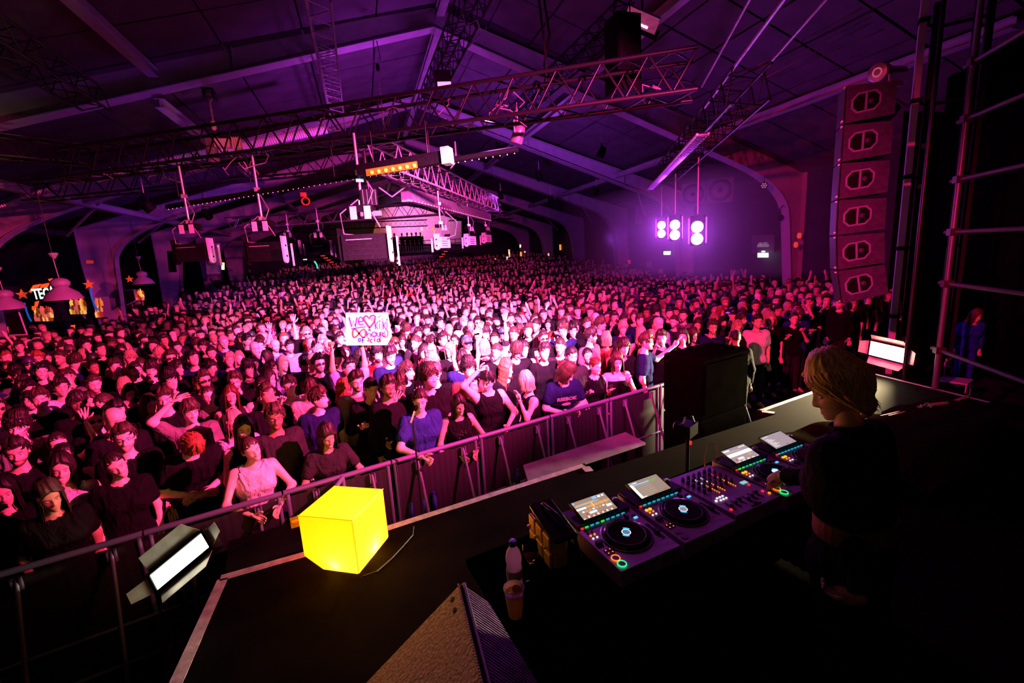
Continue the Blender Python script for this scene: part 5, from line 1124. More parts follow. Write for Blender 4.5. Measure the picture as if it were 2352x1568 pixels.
def rotm(yaw, pitch, roll):
    """yaw about z, pitch about x (positive looks down for -y facing), roll about y"""
    return np.array(Matrix.Rotation(yaw, 3, 'Z') @ Matrix.Rotation(pitch, 3, 'X') @ Matrix.Rotation(roll, 3, 'Y'))
# signed distance body ------------------------------------------------
def sdf_body(prims, res, pad=.05, k=.035):
    P = np.array([[*a, *b] for a, b, ra, rb in prims]); rm = max(max(p[2], p[3]) for p in prims)
    lo = np.minimum(P[:, :3].min(0), P[:, 3:].min(0))-rm-pad; hi = np.maximum(P[:, :3].max(0), P[:, 3:].max(0))+rm+pad
    n = np.ceil((hi-lo)/res).astype(int)+1
    D = np.full(n, 1., np.float32)
    for a, b, ra, rb in prims:
        a = np.array(a, float); b = np.array(b, float); r = max(ra, rb)
        l = np.maximum(np.floor((np.minimum(a, b)-r-2.5*k-lo)/res).astype(int), 0); h = np.minimum(np.ceil((np.maximum(a, b)+r+2.5*k-lo)/res).astype(int)+1, n)
        gx = [lo[i]+np.arange(l[i], h[i])*res for i in range(3)]
        X, Y, Z = np.meshgrid(*gx, indexing='ij', sparse=True)
        d = b-a; L2 = (d@d)+1e-9; t = np.clip(((X-a[0])*d[0]+(Y-a[1])*d[1]+(Z-a[2])*d[2])/L2, 0, 1)
        q = np.sqrt((X-a[0]-t*d[0])**2+(Y-a[1]-t*d[1])**2+(Z-a[2]-t*d[2])**2)-(ra+(rb-ra)*t)
        sl = (slice(l[0], h[0]), slice(l[1], h[1]), slice(l[2], h[2])); A = D[sl]; kk = k
        hh = np.clip(.5+.5*(A-q)/kk, 0, 1); D[sl] = A*(1-hh)+q*hh-kk*hh*(1-hh)
    return D, lo
def nets(D, lo, res):
    S_ = D < 0; nx, ny, nz = D.shape
    cnt = np.zeros((nx-1, ny-1, nz-1), np.int16); acc = np.zeros((nx-1, ny-1, nz-1, 3), np.float32)
    offs = [(0, 0, 0), (1, 0, 0), (0, 1, 0), (1, 1, 0), (0, 0, 1), (1, 0, 1), (0, 1, 1), (1, 1, 1)]
    sh = lambda A, o: A[o[0]:nx-1+o[0], o[1]:ny-1+o[1], o[2]:nz-1+o[2]]
    for a in range(8):
        for bit in (1, 2, 4):
            if a & bit: continue
            b = a | bit; oa = (a & 1, (a >> 1) & 1, (a >> 2) & 1); ob = (b & 1, (b >> 1) & 1, (b >> 2) & 1)
            da, db = sh(D, oa), sh(D, ob); m = (da < 0) != (db < 0); t = np.where(m, da/(da-db+1e-12), 0)
            cnt += m
            for i in range(3): acc[..., i] += np.where(m, oa[i]+t*(ob[i]-oa[i]), 0)
    act = cnt > 0; idx = -np.ones(cnt.shape, np.int32); ii = np.argwhere(act); idx[act] = np.arange(len(ii))
    V = lo+res*(ii+acc[act]/cnt[act][:, None])
    F = []
    for ax in range(3):
        o = [0, 0, 0]; o[ax] = 1; A = S_[:nx-o[0], :ny-o[1], :nz-o[2]]; B = S_[o[0]:, o[1]:, o[2]:]; E = np.argwhere(A != B)
        u, v = (ax+1) % 3, (ax+2) % 3
        E = E[(E[:, u] > 0) & (E[:, v] > 0) & (E[:, u] < D.shape[u]-1) & (E[:, v] < D.shape[v]-1)]
        q = []
        for du, dv in ((0, 0), (-1, 0), (-1, -1), (0, -1)):
            c = E.copy(); c[:, u] += du; c[:, v] += dv; q.append(idx[c[:, 0], c[:, 1], c[:, 2]])
        q = np.stack(q, 1); flip = ~A[E[:, 0], E[:, 1], E[:, 2]]; q[flip] = q[flip][:, ::-1]; F.append(q)
    F = np.concatenate(F); return V, [tuple(f) for f in F[:, ::-1].tolist()]
def V3(*a): return np.array(a, float)
def skel(pose):
    """joint positions for a 1.75 m person facing -y. pose: lean, arms dict"""
    lean = pose.get('lean', 0.); J = {}
    hip = V3(0, 0, .93); R = rotm(pose.get('twist', 0), lean, pose.get('bend', 0))
    up = lambda x, y, z: hip+R@(V3(x, y, z)-hip)
    J['R'] = R; J['up'] = up
    J['neck0'] = up(0, .02, 1.42); J['neck1'] = up(0, 0, 1.55); J['head'] = up(0, -.012, 1.635)
    for s, n in ((-1, 'R'), (1, 'L')):
        sh = up(.175*s, .015, 1.415); a = pose.get(n, 'down'); J['sh'+n] = sh
        if isinstance(a, str):
            e, w, hd = {'down': ((.23, .03, 1.13), (.22, -.04, .88), (0, -.25, -1)), 'up': ((.30, -.06, 1.60), (.24, -.16, 1.86), (0, -.1, 1)), 'high': ((.22, -.03, 1.68), (.20, -.08, 1.95), (0, -.05, 1)),
                        'bent': ((.25, .0, 1.15), (.17, -.22, 1.28), (-.2, -.5, .8)), 'rail': ((.30, -.16, 1.20), (.12, -.36, 1.14), (-.6, -.7, -.3)), 'face': ((.24, -.14, 1.20), (.13, -.19, 1.45), (-.4, -.1, .9)),
                        'phone': ((.24, -.16, 1.24), (.13, -.36, 1.50), (-.1, -.2, .97)), 'hair': ((.34, -.02, 1.62), (.14, -.03, 1.80), (-.9, 0, .2)), 'fist': ((.28, -.1, 1.50), (.20, -.20, 1.76), (0, -.1, 1)),
                        'point': ((.30, -.22, 1.40), (.34, -.46, 1.56), (.1, -.8, .4)), 'drink': ((.25, -.10, 1.18), (.10, -.24, 1.40), (-.5, -.3, .7)), 'cross': ((.28, -.10, 1.18), (.02, -.24, 1.15), (-1, -.1, 0)),
                        'mix': ((.24, -.20, 1.18), (.18, -.42, 1.10), (-.1, -.9, -.3))}[a]
            e = up(e[0]*s, e[1], e[2]); w = up(w[0]*s, w[1], w[2]); hd = R@V3(hd[0]*s, hd[1], hd[2])
        else: e, w, hd = [np.array(q, float) for q in a]
        J['el'+n] = e; J['wr'+n] = w; J['hd'+n] = hd/np.linalg.norm(hd)
    return J
def prims_body(J, fem, off=0., parts=('torso', 'arms', 'legs', 'neck'), sleeve=1.):
    up = J['up']; o = off; P = []; w = .92 if fem else 1.; 
    if 'torso' in parts:
        P += [((-.075, 0, .93), (.075, 0, .93), .115+o, .115+o), (up(-.055*w, .0, 1.08), up(.055*w, .0, 1.08), .098*w+o, .098*w+o), (up(-.085*w, .0, 1.24), up(.085*w, .0, 1.24), .112+o, .112+o), (up(-.10*w, .01, 1.35), up(.10*w, .01, 1.35), .100+o, .100+o), (up(-.155*w, .015, 1.405), up(.155*w, .015, 1.405), .060+o, .060+o), (up(0, .01, 1.38), up(0, .02, 1.45), .09+o, .06+o)]
        P += [(up(-.04, .02, 1.0), up(-.04, .02, 1.30), .10+o, .10+o), (up(.04, .02, 1.0), up(.04, .02, 1.30), .10+o, .10+o)]
        if fem: P += [(up(-.065, -.075, 1.27), up(-.06, -.06, 1.30), .058+o, .05+o), (up(.065, -.075, 1.27), up(.06, -.06, 1.30), .058+o, .05+o)]
    if 'neck' in parts: P += [(J['neck0'], J['neck1'], .058*(.9 if fem else 1)+o, .050*(.88 if fem else 1)+o)]
    a = .86 if fem else 1.
    if 'arms' in parts:
        for n in 'RL':
            s, e, wr = J['sh'+n], J['el'+n], J['wr'+n]
            if sleeve < 1.: P += [(s, s+(e-s)*sleeve*1.0, .058*a+o+.006, .052*a+o+.008)]
            else: P += [(s, e, .056*a+o, .040*a+o), (e, wr, .041*a+o, .027*a+o)]
    if 'legs' in parts:
        for s in (-1, 1): P += [((.09*s, 0, .90), (.10*s, -.01, .50), .090+o, .058+o), ((.10*s, -.01, .50), (.11*s, .02, .09), .056+o, .040+o), ((.11*s, .03, .045), (.12*s, -.13, .035), .042+o, .034+o)]
    return P
def hand_mesh(pm, wr, hd, pose, side, s=1., palm_n=None):
    hd = np.array(hd); n = np.array(palm_n if palm_n is not None else (0, -1, 0), float); n = n-hd*(n@hd)
    if np.linalg.norm(n) < .2: n = np.array([1., 0, 0])-hd*hd[0]
    n /= np.linalg.norm(n); t = np.cross(hd, n)*side  # toward thumb
    curl = {'open': .12, 'relax': .45, 'fist': 1.35, 'grip': 1.0, 'point': 1.2}[pose]; spread = {'open': .16}.get(pose, .03)
    L = [(.030, .042, .026, .020), (.011, .046, .029, .022), (-.009, .043, .027, .021), (-.028, .034, .021, .018)]
    V, F = tubeV([wr-hd*.012, wr+hd*.03, wr+hd*.065, wr+hd*.088], [.027*s, .036*s, .040*s, .034*s], 8, .42, t); pm.add(V, F)
    for i, (x, a, b, c) in enumerate(L):
        cu = .15 if (pose == 'point' and i == 0) else curl; ang = cu*.5; p = wr+hd*.082*s+t*x*s; d0 = hd+t*spread*(1.5-i); d0 /= np.linalg.norm(d0); pts = [wr+hd*.05*s+t*x*.8*s, p]; 
        for l in (a, b, c): d = d0*math.cos(ang)+n*math.sin(ang); p = p+d*l*s; pts.append(p); ang += cu*.75
        V, F = tubeV(pts, [.010*s, .0105*s, .0095*s, .0085*s, .0065*s], 6, 1, n); pm.add(V, F)
    ang = .3 if pose == 'open' else .7; d = hd*.62+t*.75+n*.18; d /= np.linalg.norm(d); p = wr+hd*.02*s+t*.022*s; pts = [p]
    for l in (.042, .032, .026): p = p+d*l*s; pts.append(p); d = d+(hd*.5+n*ang*.6); d /= np.linalg.norm(d)
    V, F = tubeV(pts, [.015*s, .0125*s, .0105*s, .0075*s], 6, 1, n); pm.add(V, F)
def ear(pm, s, M, o):
    V = []; F = []; n = 10
    for i in range(n):
        a = 2*math.pi*i/n; V.append((s*(.066), .012+.014*math.cos(a), .0-.004+.028*math.sin(a)))
    for i in range(n):
        a = 2*math.pi*i/n; V.append((s*(.082), .022+.016*math.cos(a), .0+.032*math.sin(a)))
    for i in range(n):
        a = 2*math.pi*i/n; V.append((s*(.080), .020+.010*math.cos(a), .0+.022*math.sin(a)))
    V.append((s*.073, .018, -.002))
    for i in range(n): j = (i+1) % n; F += [(i, j, n+j, n+i), (n+i, n+j, 2*n+j, 2*n+i), (2*n+i, 2*n+j, 3*n)]
    pm.add((np.array(V)@M.T)+o, F)
def locks(pm, style, M, o, seed):
    rg = np.random.default_rng(seed+50); n = {'curly': 260, 'short': 170, 'fade': 90, 'mop': 170, 'long': 110, 'wavy': 130, 'bob': 120, 'bun': 70}.get(style, 0)
    if not n: return
    m = 6; s = np.linspace(0, 1, m)[None]; th0 = rg.uniform(-math.pi, math.pi, n)[:, None]; z0 = rg.uniform(.02, .122, n)[:, None]; r1 = rg.normal(0, 1, (n, 1)); r2 = rg.uniform(0, 1, (n, 1)); w0 = .0065; lift0 = .006; lift1 = .014
    a = np.abs(th0)
    if style in ('short', 'fade', 'mop'):
        k_ = {'short': 1., 'fade': .6, 'mop': 1.2}[style]; front = a < 1.1
        th1 = th0+.25*r1+np.where(front, -.15*np.sign(th0), .1*np.sign(th0)*0); z1 = np.where(front, z0-(.018 if style != 'mop' else .05)*(.4+r2), z0-.045*(.5+r2)); zlow = np.interp(a, [0, .6, 1.0, 1.3, 1.9, 2.5, math.pi], [.078, .082, .045, .0, .0, -.04, -.06])-(.025 if style == 'mop' else 0); z0 = np.maximum(z0, zlow+.012); z1 = np.maximum(z1, zlow-.004)
        lift0 = .008*k_; lift1 = (.012+.014*r2)*k_; w0 = .0065
    elif style == 'curly':
        z0 = rg.uniform(-.04, .122, n)[:, None]; zlow = np.interp(a, [0, .8, 1.2, 1.8, math.pi], [.075, .06, .0, -.02, -.06]); z0 = np.maximum(z0, zlow); th1 = th0+.35*r1; z1 = z0+rg.normal(0, .018, (n, 1)); lift0 = .014; lift1 = .040*(.6+.5*r2); w0 = .007
    elif style in ('long', 'wavy', 'bob'):
        a1 = np.where(a < 1.25, 1.2+.35*a+.08*r1, a+.08*r1); th1 = np.sign(th0)*np.minimum(a1, 3.2); z0 = np.maximum(z0, .085); zb_ = {'long': -.29, 'wavy': -.31, 'bob': -.12}[style]; z1 = zb_+.06*r2*(1 if style != 'bob' else .4); lift0 = .014; lift1 = .030+.012*r2; w0 = .0075
    else: th1 = np.sign(th0)*(a+(2.9-a)*.75); z0 = np.maximum(z0, .03); z1 = z0*.6+.03; zl = np.interp(a, [0, 1, 1.3, math.pi], [.078, .06, .01, -.05]); z0 = np.maximum(z0, zl); lift0 = .006; lift1 = .010; w0 = .006
    lng = style in ('long', 'wavy', 'bob'); TH = th0+(th1-th0)*(s**.22 if lng else s); ZZ = z0+(z1-z0)*s**(1.35 if lng else 1.2)
    if style == 'wavy': TH = TH+.10*np.sin(s*16+r1*3)
    if style == 'curly': TH = TH+.12*np.sin(s*7+r1*4); ZZ = ZZ+.010*np.cos(s*7+r1*5)
    X, Y = head_xyz(TH, np.clip(ZZ, -.05, .122)); r = np.sqrt(X**2+Y**2)+1e-5; lf = lift0+(lift1-lift0)*s
    below = np.clip(-(ZZ+.03)/.2, 0, 1.4)
    X = X*(1+lf/r); Y = Y*(1+lf/r)+(below*.03*(np.cos(TH) < .3) if style in ('long', 'wavy', 'bob') else 0); Z = ZZ+np.clip((ZZ-.08)/.04, 0, 1)*lf
    P = np.stack([X, Y, Z], -1); T = np.gradient(P, axis=1); T /= np.linalg.norm(T, axis=-1, keepdims=True)+1e-9; Nn = P-[0, .0, -.0]; Nn = Nn/(np.linalg.norm(Nn, axis=-1, keepdims=True)+1e-9); B = np.cross(T, Nn); w = (w0*(.55+.6*r2)*np.sqrt(np.clip(1.02-s**3, 0, 1))*np.minimum(1, .4+s*4))[..., None]
    V = np.stack([P+B*w, P+Nn*w*.6, P-B*w, P-Nn*w*.6], 2).reshape(-1, 3); F = []
    for i in range(n):
        b0 = i*m*4
        for j in range(m-1):
            q = b0+j*4; F += [(q, q+1, q+5, q+4), (q+1, q+2, q+6, q+5), (q+2, q+3, q+7, q+6), (q+3, q, q+4, q+7)]
    pm.add((V@M.T)+o, F)
def hair_mesh(style, M, o, seed=0, hs=1.):
    """hair shell in head space; returns PM"""
    rg = np.random.default_rng(seed); pm = PM()
    if style == 'bald': return None
    nr, ns = 30, 66; th = np.linspace(-math.pi, math.pi, ns, endpoint=False)
    zt = .125; zb = {'short': -.055, 'fade': -.02, 'curly': -.06, 'long': -.30, 'bob': -.12, 'djbob': -.12, 'bun': -.06, 'cap': -.05, 'hat': -.05, 'mop': -.07, 'wavy': -.32}[style]
    u = np.linspace(0, 1, nr); Z = zb+(zt-zb)*u**.85
    TH, ZZ = np.meshgrid(th, Z); zc = np.clip(ZZ, -.05, .125); X, Y = head_xyz(TH, zc)
    rr = np.sqrt(X**2+Y**2)+1e-6; c = np.cos(TH); at = np.abs(TH)
    Tk = {'short': .011, 'fade': .010, 'curly': .024, 'long': .015, 'bob': .019, 'djbob': .020, 'bun': .008, 'cap': .008, 'hat': .008, 'mop': .016, 'wavy': .02}[style]
    T_ = Tk*np.ones_like(rr)
    # hairline height by azimuth
    hl = np.interp(at, [0, .6, .95, 1.2, 1.5, 1.9, 2.4, math.pi], [.080, .084, .060, .020, -.012, .0, -.05, -.068])+.006*np.sin(TH*13+seed)+.004*np.sin(TH*29+seed*3)
    if style in ('mop', 'wavy'): hl = np.interp(at, [0, .5, .9, 1.15, 1.5, 2.0, math.pi], [.052, .058, .036, -.01, -.03, -.06, -.08])+.010*np.sin(TH*9+seed)+.005*np.sin(TH*23)
    if style == 'fade': hl = np.interp(at, [0, .6, .95, 1.2, 1.6, 2.0, math.pi], [.072, .076, .056, .040, .030, .02, -.01])
    if style == 'djbob': hl = np.where(at > 1.85, zb+.002, np.interp(at, [0, .5, .9, 1.15, 1.85], [.062, .066, .040, .016, .012]))
    if style in ('long', 'wavy', 'bob'): hl = np.interp(at, [0, .25, .6, .95, 1.2, math.pi], [.080, .078, .062, .030, -.01, -.08])
    if style in ('long', 'bob', 'wavy'):
        hl = np.where(at > 1.18, zb+.002, hl); hl = np.where((at > .95) & (at <= 1.18), np.minimum(hl, -.02), hl)
    below = np.clip(-(ZZ+.03)/.2, 0, 1.4)
    topz = np.clip((ZZ-.09)/.035, 0, 1)
    nz = .30*np.sin(TH*14+ZZ*25+seed)+.25*np.sin(TH*27+ZZ*50+seed*2)+.30*rg.normal(0, 1, TH.shape)*(style in ('short', 'mop', 'curly'))
    if style in ('curly',): nz = 1.1*np.sin(TH*13+ZZ*130+seed)*np.sin(ZZ*170-TH*9)+.35*rg.normal(0, 1, TH.shape)
    if style == 'wavy': nz = nz+.8*np.sin(ZZ*90+TH*3)
    if style == 'mop': nz = nz+.6*np.sin(TH*7+ZZ*60+seed)
    T_ = T_*(1+.35*nz)+topz*Tk*.7
    if style in ('long', 'wavy', 'bob'): T_ = T_-.006*np.exp(-(TH/.12)**2)*(c > 0)
    if style == 'short': T_ = T_+.010*(c > .3)*np.clip((ZZ-.075)/.02, 0, 1)*(1+.5*np.sin(TH*6+seed))-.008*(ZZ < .03)
    if style in ('long', 'bob', 'wavy'): T_ = T_+below*.020*(at > 1.1)+.004
    edge = np.clip((ZZ-hl)/.012, 0, 1); T_ = T_*(.15+.85*edge)
    k_ = 1+T_/rr; X2, Y2 = X*k_, Y*k_
    if style in ('long', 'wavy', 'bob'): Y2 = Y2+below*.03*(c < .3)
    Z2 = ZZ+topz*T_*1.3+(np.clip((ZZ-.118)/.007, 0, 1))*Tk*.5
    if style == 'mop': Z2 = Z2-.010*(c > .5)*(ZZ < .07)
    V = np.stack([X2, Y2, Z2], -1).reshape(-1, 3); keep = (ZZ >= hl-.004)
    F = []
    for i in range(nr-1):
        for k in range(ns):
            k2 = (k+1) % ns
            if keep[i, k] and keep[i, k2] and keep[i+1, k] and keep[i+1, k2]: F.append((i*ns+k, i*ns+k2, (i+1)*ns+k2, (i+1)*ns+k))
    F.append(tuple((nr-1)*ns+k for k in range(ns)))
    used = sorted({i for f in F for i in f}); mp_ = {a: b for b, a in enumerate(used)}
    V = V[used]; F = [tuple(mp_[i] for i in f) for f in F]
    pm.add((V@M.T)+o, F)
    # inner skin of hair so that it has thickness
    Vi = V.copy(); r_ = np.linalg.norm(Vi[:, :2], axis=1, keepdims=True)+1e-6; Vi[:, :2] *= np.clip(1-.010/r_, .2, 1); Vi[:, 2] -= .004
    pm.add((Vi@M.T)+o, [f[::-1] for f in F])
    locks(pm, style, M, o, seed)
    if style == 'bun':
        a = np.linspace(0, math.pi, 8); prof = [(0.036*math.sin(q)+.0005, .036*math.cos(q)) for q in a]
        V = np.array([[r*math.cos(2*math.pi*k/12), .088+r*math.sin(2*math.pi*k/12), .085+z] for r, z in prof for k in range(12)]); F = [(i*12+k, i*12+(k+1) % 12, (i+1)*12+(k+1) % 12, (i+1)*12+k) for i in range(7) for k in range(12)]; pm.add((V@M.T)+o, F)
    return pm
def cap_mesh(style, M, o):
    pm = PM(); n = 24; prof = [(0, .140), (.035, .138), (.068, .122), (.088, .09), (.094, .055), (.095, .045)]
    V = []
    for r, z in prof:
        for k in range(n): q = 2*math.pi*k/n; V.append((r*.92*math.cos(q)+1e-5*k, .006+r*1.10*math.sin(q), z))
    F = [(i*n+k, (i+1)*n+k, (i+1)*n+(k+1) % n, i*n+(k+1) % n) for i in range(len(prof)-1) for k in range(n)]
    pm.add((np.array(V)@M.T)+o, F)
    V = []; 
    if style == 'cap':
        for i in range(9):
            x = -.075+.15*i/8; e = math.sqrt(max(0, 1-(x/.085)**2)); V += [(x, -.080-.0*e+.0, .052), (x*1.02, -.095-.062*e, .040)]
    else:
        for i in range(25): q = 2*math.pi*i/24; V += [(.088*math.cos(q), .006+.105*math.sin(q), .050), (.135*math.cos(q), .006+.150*math.sin(q), .022)]
    m = len(V); F = [(2*i, 2*i+2, 2*i+3, 2*i+1) for i in range(m//2-1)]; V = np.array(V); V2 = V-[0, 0, .004]
    pm.add((np.concatenate([V, V2])@M.T)+o, F+[tuple(j+m for j in f)[::-1] for f in F]); return pm
def glasses_mesh(M, o, dark=True):
    pm = PM()
    for s in (-1, 1):
        V = []; n = 10
        for d in (0, .004):
            for i in range(n): q = 2*math.pi*i/n; V.append((s*.033+.026*math.cos(q), -.097-d+.10*abs(.026*math.cos(q))*0+.010*(abs(s*.033+.026*math.cos(q))/.06)**2, .004+.018*math.sin(q)))
        F = [(i, (i+1) % n, n+(i+1) % n, n+i) for i in range(n)]
        if dark: F += [tuple(range(n)), tuple(range(n, 2*n))[::-1]]
        pm.add((np.array(V)@M.T)+o, F)
        V, F = tubeV([(s*.058, -.088, .010), (s*.074, -.05, .010), (s*.078, .015, .006)], [.003]*3, 5); pm.add((V@M.T)+o, F)
    V, F = tubeV([(-.010, -.103, .010), (.010, -.103, .010)], [.003]*2, 5); pm.add((V@M.T)+o, F); return pm
def phone_mesh(wr, hd, n=(0, -1, 0)):
    hd = np.array(hd); n = np.array(n, float); n -= hd*(n@hd); n /= np.linalg.norm(n)+1e-9; t = np.cross(hd, n); c = wr+hd*.13+n*.02
    V = [c+t*a*.037+hd*b*.075+n*e*.004 for a in (-1, 1) for b in (-1, 1) for e in (-1, 1)]
    pm = PM(); pm.add(V, [(0, 1, 3, 2), (4, 6, 7, 5), (0, 4, 5, 1), (2, 3, 7, 6), (0, 2, 6, 4), (1, 5, 7, 3)]); 
    c2 = c-n*.005; V = [c2+t*(.018+a*.012)*1+hd*(.055+b*.014)-n*.003*e for a in (-1, 1) for b in (-1, 1) for e in (-1, 1)]; pm.add(V, [(0, 1, 3, 2), (4, 6, 7, 5), (0, 4, 5, 1), (2, 3, 7, 6), (0, 2, 6, 4), (1, 5, 7, 3)]); return pm
_hg = {}
def build_person(pose, fem, hairs, look=(0, 0, 0), top='tee', beard=0., smile=0., res=.022, hres=(40, 44), seed=0, accs=()):
    """returns dict name -> mesh, all in person space (feet at origin, facing -y, 1.75 m tall)"""
    J = skel(pose); M = J['R']@rotm(*look) if not pose.get('free_head') else rotm(*look); o = J['head']+M@V3(0, -.008, .012)-V3(0, 0, .0)
    out = {}; pm = PM()
    D, lo = sdf_body(prims_body(J, fem), res); V, F = nets(D, lo, res); pm.add(V, F)
    key = (hres, fem, smile, beard)
    if key not in _hg: _hg[key] = head_grid(hres[0], hres[1], float(fem), smile, beard)
    HV, HF, HC = _hg[key]; pm.add((HV@M.T)+o, HF, HC)
    for s in (-1, 1):
        ear(pm, s, M, o)
        if hres[0] >= 30:
            V = []; n = 10
            for r, d in ((.0105, 0), (.0095, .004), (.0058, .0088), (.0056, .0092), (.0001, .0098)):
                for k in range(n): q = 2*math.pi*k/n; V.append((s*.031+r*1.25*math.cos(q), -.0700-d*1.0, .0005+r*.62*math.sin(q)))
            V = np.array(V); V[:, 1] += .0
            pm.add((V@M.T)+o, [(i*n+k, i*n+(k+1) % n, (i+1)*n+(k+1) % n, (i+1)*n+k) for i in range(2) for k in range(n)], None, 1)
            pm.add((V@M.T)+o, [(i*n+k, i*n+(k+1) % n, (i+1)*n+(k+1) % n, (i+1)*n+k) for i in range(2, 4) for k in range(n)], None, 2)
    hp_ = pose.get('hands', ('relax', 'relax'))
    for n_, sd, q in (('R', -1, hp_[0]), ('L', 1, hp_[1])): hand_mesh(pm, J['wr'+n_], J['hd'+n_], q, sd, .93 if fem else 1.05, pose.get('palm'+n_))
    out['body'] = pm.mesh('person', [skin_m, eye_w, eye_d])
    # clothes
    if top == 'tee': pr = prims_body(J, fem, .014, ('torso',))+prims_body(J, fem, .010, ('arms',), .62)
    elif top == 'long': pr = prims_body(J, fem, .016, ('torso', 'arms'))
    elif top == 'tank': pr = prims_body(J, fem, .011, ('torso',))
    D, lo = sdf_body(pr, res); nx, ny, nz = D.shape
    gx = [lo[i]+np.arange(D.shape[i])*res for i in range(3)]; X, Y, Z = np.meshgrid(*gx, indexing='ij'); Q = np.stack([X, Y, Z], -1)
    a = J['neck0']; ax = J['neck1']-J['neck0']; ax /= np.linalg.norm(ax); hgt = (Q-a)@ax; rad = np.linalg.norm(Q-a-hgt[..., None]*ax, axis=-1)
    if top == 'tank': cut = (.085-rad)*1.0; cut = np.minimum(cut, hgt+.10); shcut = hgt+.045; cut = np.maximum(cut, np.minimum(shcut, 1)) if pose.get('strapless') else cut; D = np.maximum(D, np.minimum(cut, .03)); 
    else: D = np.maximum(D, np.minimum(.072-rad, hgt+.075)); 
    if top == 'tank':
        for n_ in 'RL': s = J['sh'+n_]; s = s+(s-J['neck0'])*.12; D = np.maximum(D, .085-np.linalg.norm(Q-s, axis=-1))
    if top == 'long':
        for n_ in 'RL':
            w_ = J['wr'+n_]; dd = w_-J['el'+n_]; dd /= np.linalg.norm(dd); D = np.maximum(D, np.where(np.linalg.norm(Q-w_, axis=-1) < .12, (Q-w_)@dd+.01, -1))
    V, F = nets(D.astype(np.float32), lo, res); pm = PM(); pm.add(V, F); out['shirt'] = pm.mesh('shirt', [shirt_m], feat=False)
    pr = prims_body(J, fem, .012, ('legs',))+[((-.075, 0, .93), (.075, 0, .93), .122, .122)]; pr = [p for p in pr if not (p[0][2] < .06)]
    D, lo = sdf_body(pr, max(res, .03)); V, F = nets(D, lo, max(res, .03)); pm = PM(); pm.add(V, F); out['trousers'] = pm.mesh('trousers', [shirt_m], feat=False)
    h = hair_mesh(hairs, M, o, seed)
    if h: out['hair'] = h.mesh('hair', [hair_m], feat=False)
    if hairs in ('cap', 'hat'): out['hat'] = cap_mesh(hairs, M, o).mesh('hat', [acc_m], feat=False)
    for a in accs:
        if a in ('shades', 'glasses'): out[a] = glasses_mesh(M, o, a == 'shades').mesh('sunglasses' if a == 'shades' else 'glasses', [acc_m], feat=False)
        if a == 'shades_up': out['shades'] = glasses_mesh(M@rotm(0, -.75, 0), o+M@V3(0, -.02, .055), True).mesh('sunglasses', [acc_m], feat=False)
    return out, J
NAMES = {'body': 'person', 'shirt': 'shirt', 'trousers': 'trousers', 'hair': 'hair', 'hat': 'hat', 'shades': 'sunglasses', 'glasses': 'glasses'}
_acc_i = 0
def inst(meshes, loc, yaw, h, skin, shirt, hair, label, group=None, hatc=(.02, .02, .03), trous=(.015, .015, .02)):
    o = bpy.data.objects.new('person', meshes['body']); COL.objects.link(o); o.location = loc; o.rotation_euler = (0, 0, yaw); s = h/1.75; o.scale = (s, s, s); o.color = (*skin, 1)
    tag(o, label, 'person', group); WL[o.name] = tuple(loc)
    for k, c in (('shirt', shirt), ('trousers', trous), ('hair', hair), ('hat', hatc), ('shades', (.008, .008, .01)), ('glasses', (.02, .015, .015))):
        if k in meshes: c_ = bpy.data.objects.new(NAMES[k], meshes[k]); link(c_, o); c_.color = (*c, 1)
    return o
# ---------------------------------------------------------------- palette
SK = {'pale': (.72, .50, .40), 'mid': (.60, .39, .29), 'tan': (.45, .27, .18), 'brown': (.26, .14, .09), 'dark': (.13, .07, .045)}
HC = {'black': (.006, .005, .005), 'dark': (.013, .009, .007), 'brown': (.032, .020, .012), 'blond': (.34, .25, .15), 'ginger': (.22, .08, .03), 'grey': (.30, .28, .27), 'auburn': (.07, .018, .010)}
TC = {'black': (.005, .005, .006), 'navy': (.008, .011, .055), 'charcoal': (.018, .018, .02), 'grey': (.12, .11, .12), 'white': (.62, .60, .62), 'red': (.30, .03, .03), 'pink': (.62, .16, .24), 'blue': (.015, .03, .16), 'beige': (.42, .34, .26), 'lilac': (.30, .24, .52)}
# ---------------------------------------------------------------- generic variants
VAR = {}   # name: (pose, fem, hair, look, top, beard, smile, accs, words)
def var(n, pose, fem, hair, look, top, beard=0, smile=0, accs=(), words=''): VAR[n] = (pose, fem, hair, look, top, beard, smile, accs, words)
P_ = lambda **k: k
var('a', P_(), 0, 'short', (0, 0, 0), 'tee'); var('b', P_(), 0, 'fade', (.15, .1, 0), 'tee', .85); var('c', P_(lean=.05), 0, 'mop', (-.2, .05, .05), 'long'); var('d', P_(), 0, 'curly', (.1, -.05, 0), 'tee')
var('e', P_(), 0, 'bald', (-.1, .12, 0), 'tee', .85); var('f', P_(), 0, 'short', (.1, 0, 0), 'tee', .8, 0, ('shades',)); var('g', P_(), 0, 'cap', (-.1, 0, 0), 'tee', 0, 0, ('shades',)); var('h', P_(), 0, 'short', (.55, -.28, .1), 'tee')
var('i', P_(), 0, 'short', (1.05, 0, 0), 'tee'); var('j', P_(), 0, 'fade', (-1.0, .05, 0), 'tee', .7); var('k', P_(), 0, 'short', (-.2, .1, 0), 'long', .7, 0, ('glasses',)); var('l', P_(L='fist', hands=('relax', 'fist')), 0, 'short', (.1, -.1, 0), 'tee')
var('m', P_(L='high', R='up', hands=('open', 'open')), 0, 'fade', (0, -.1, 0), 'tee'); var('n', P_(R='face', hands=('grip', 'relax')), 0, 'short', (-.1, .2, -.1), 'tee'); var('o', P_(), 0, 'hat', (0, .05, 0), 'long', .8); var('p', P_(), 0, 'short', (.1, 0, .12), 'tee', .35, 1.)
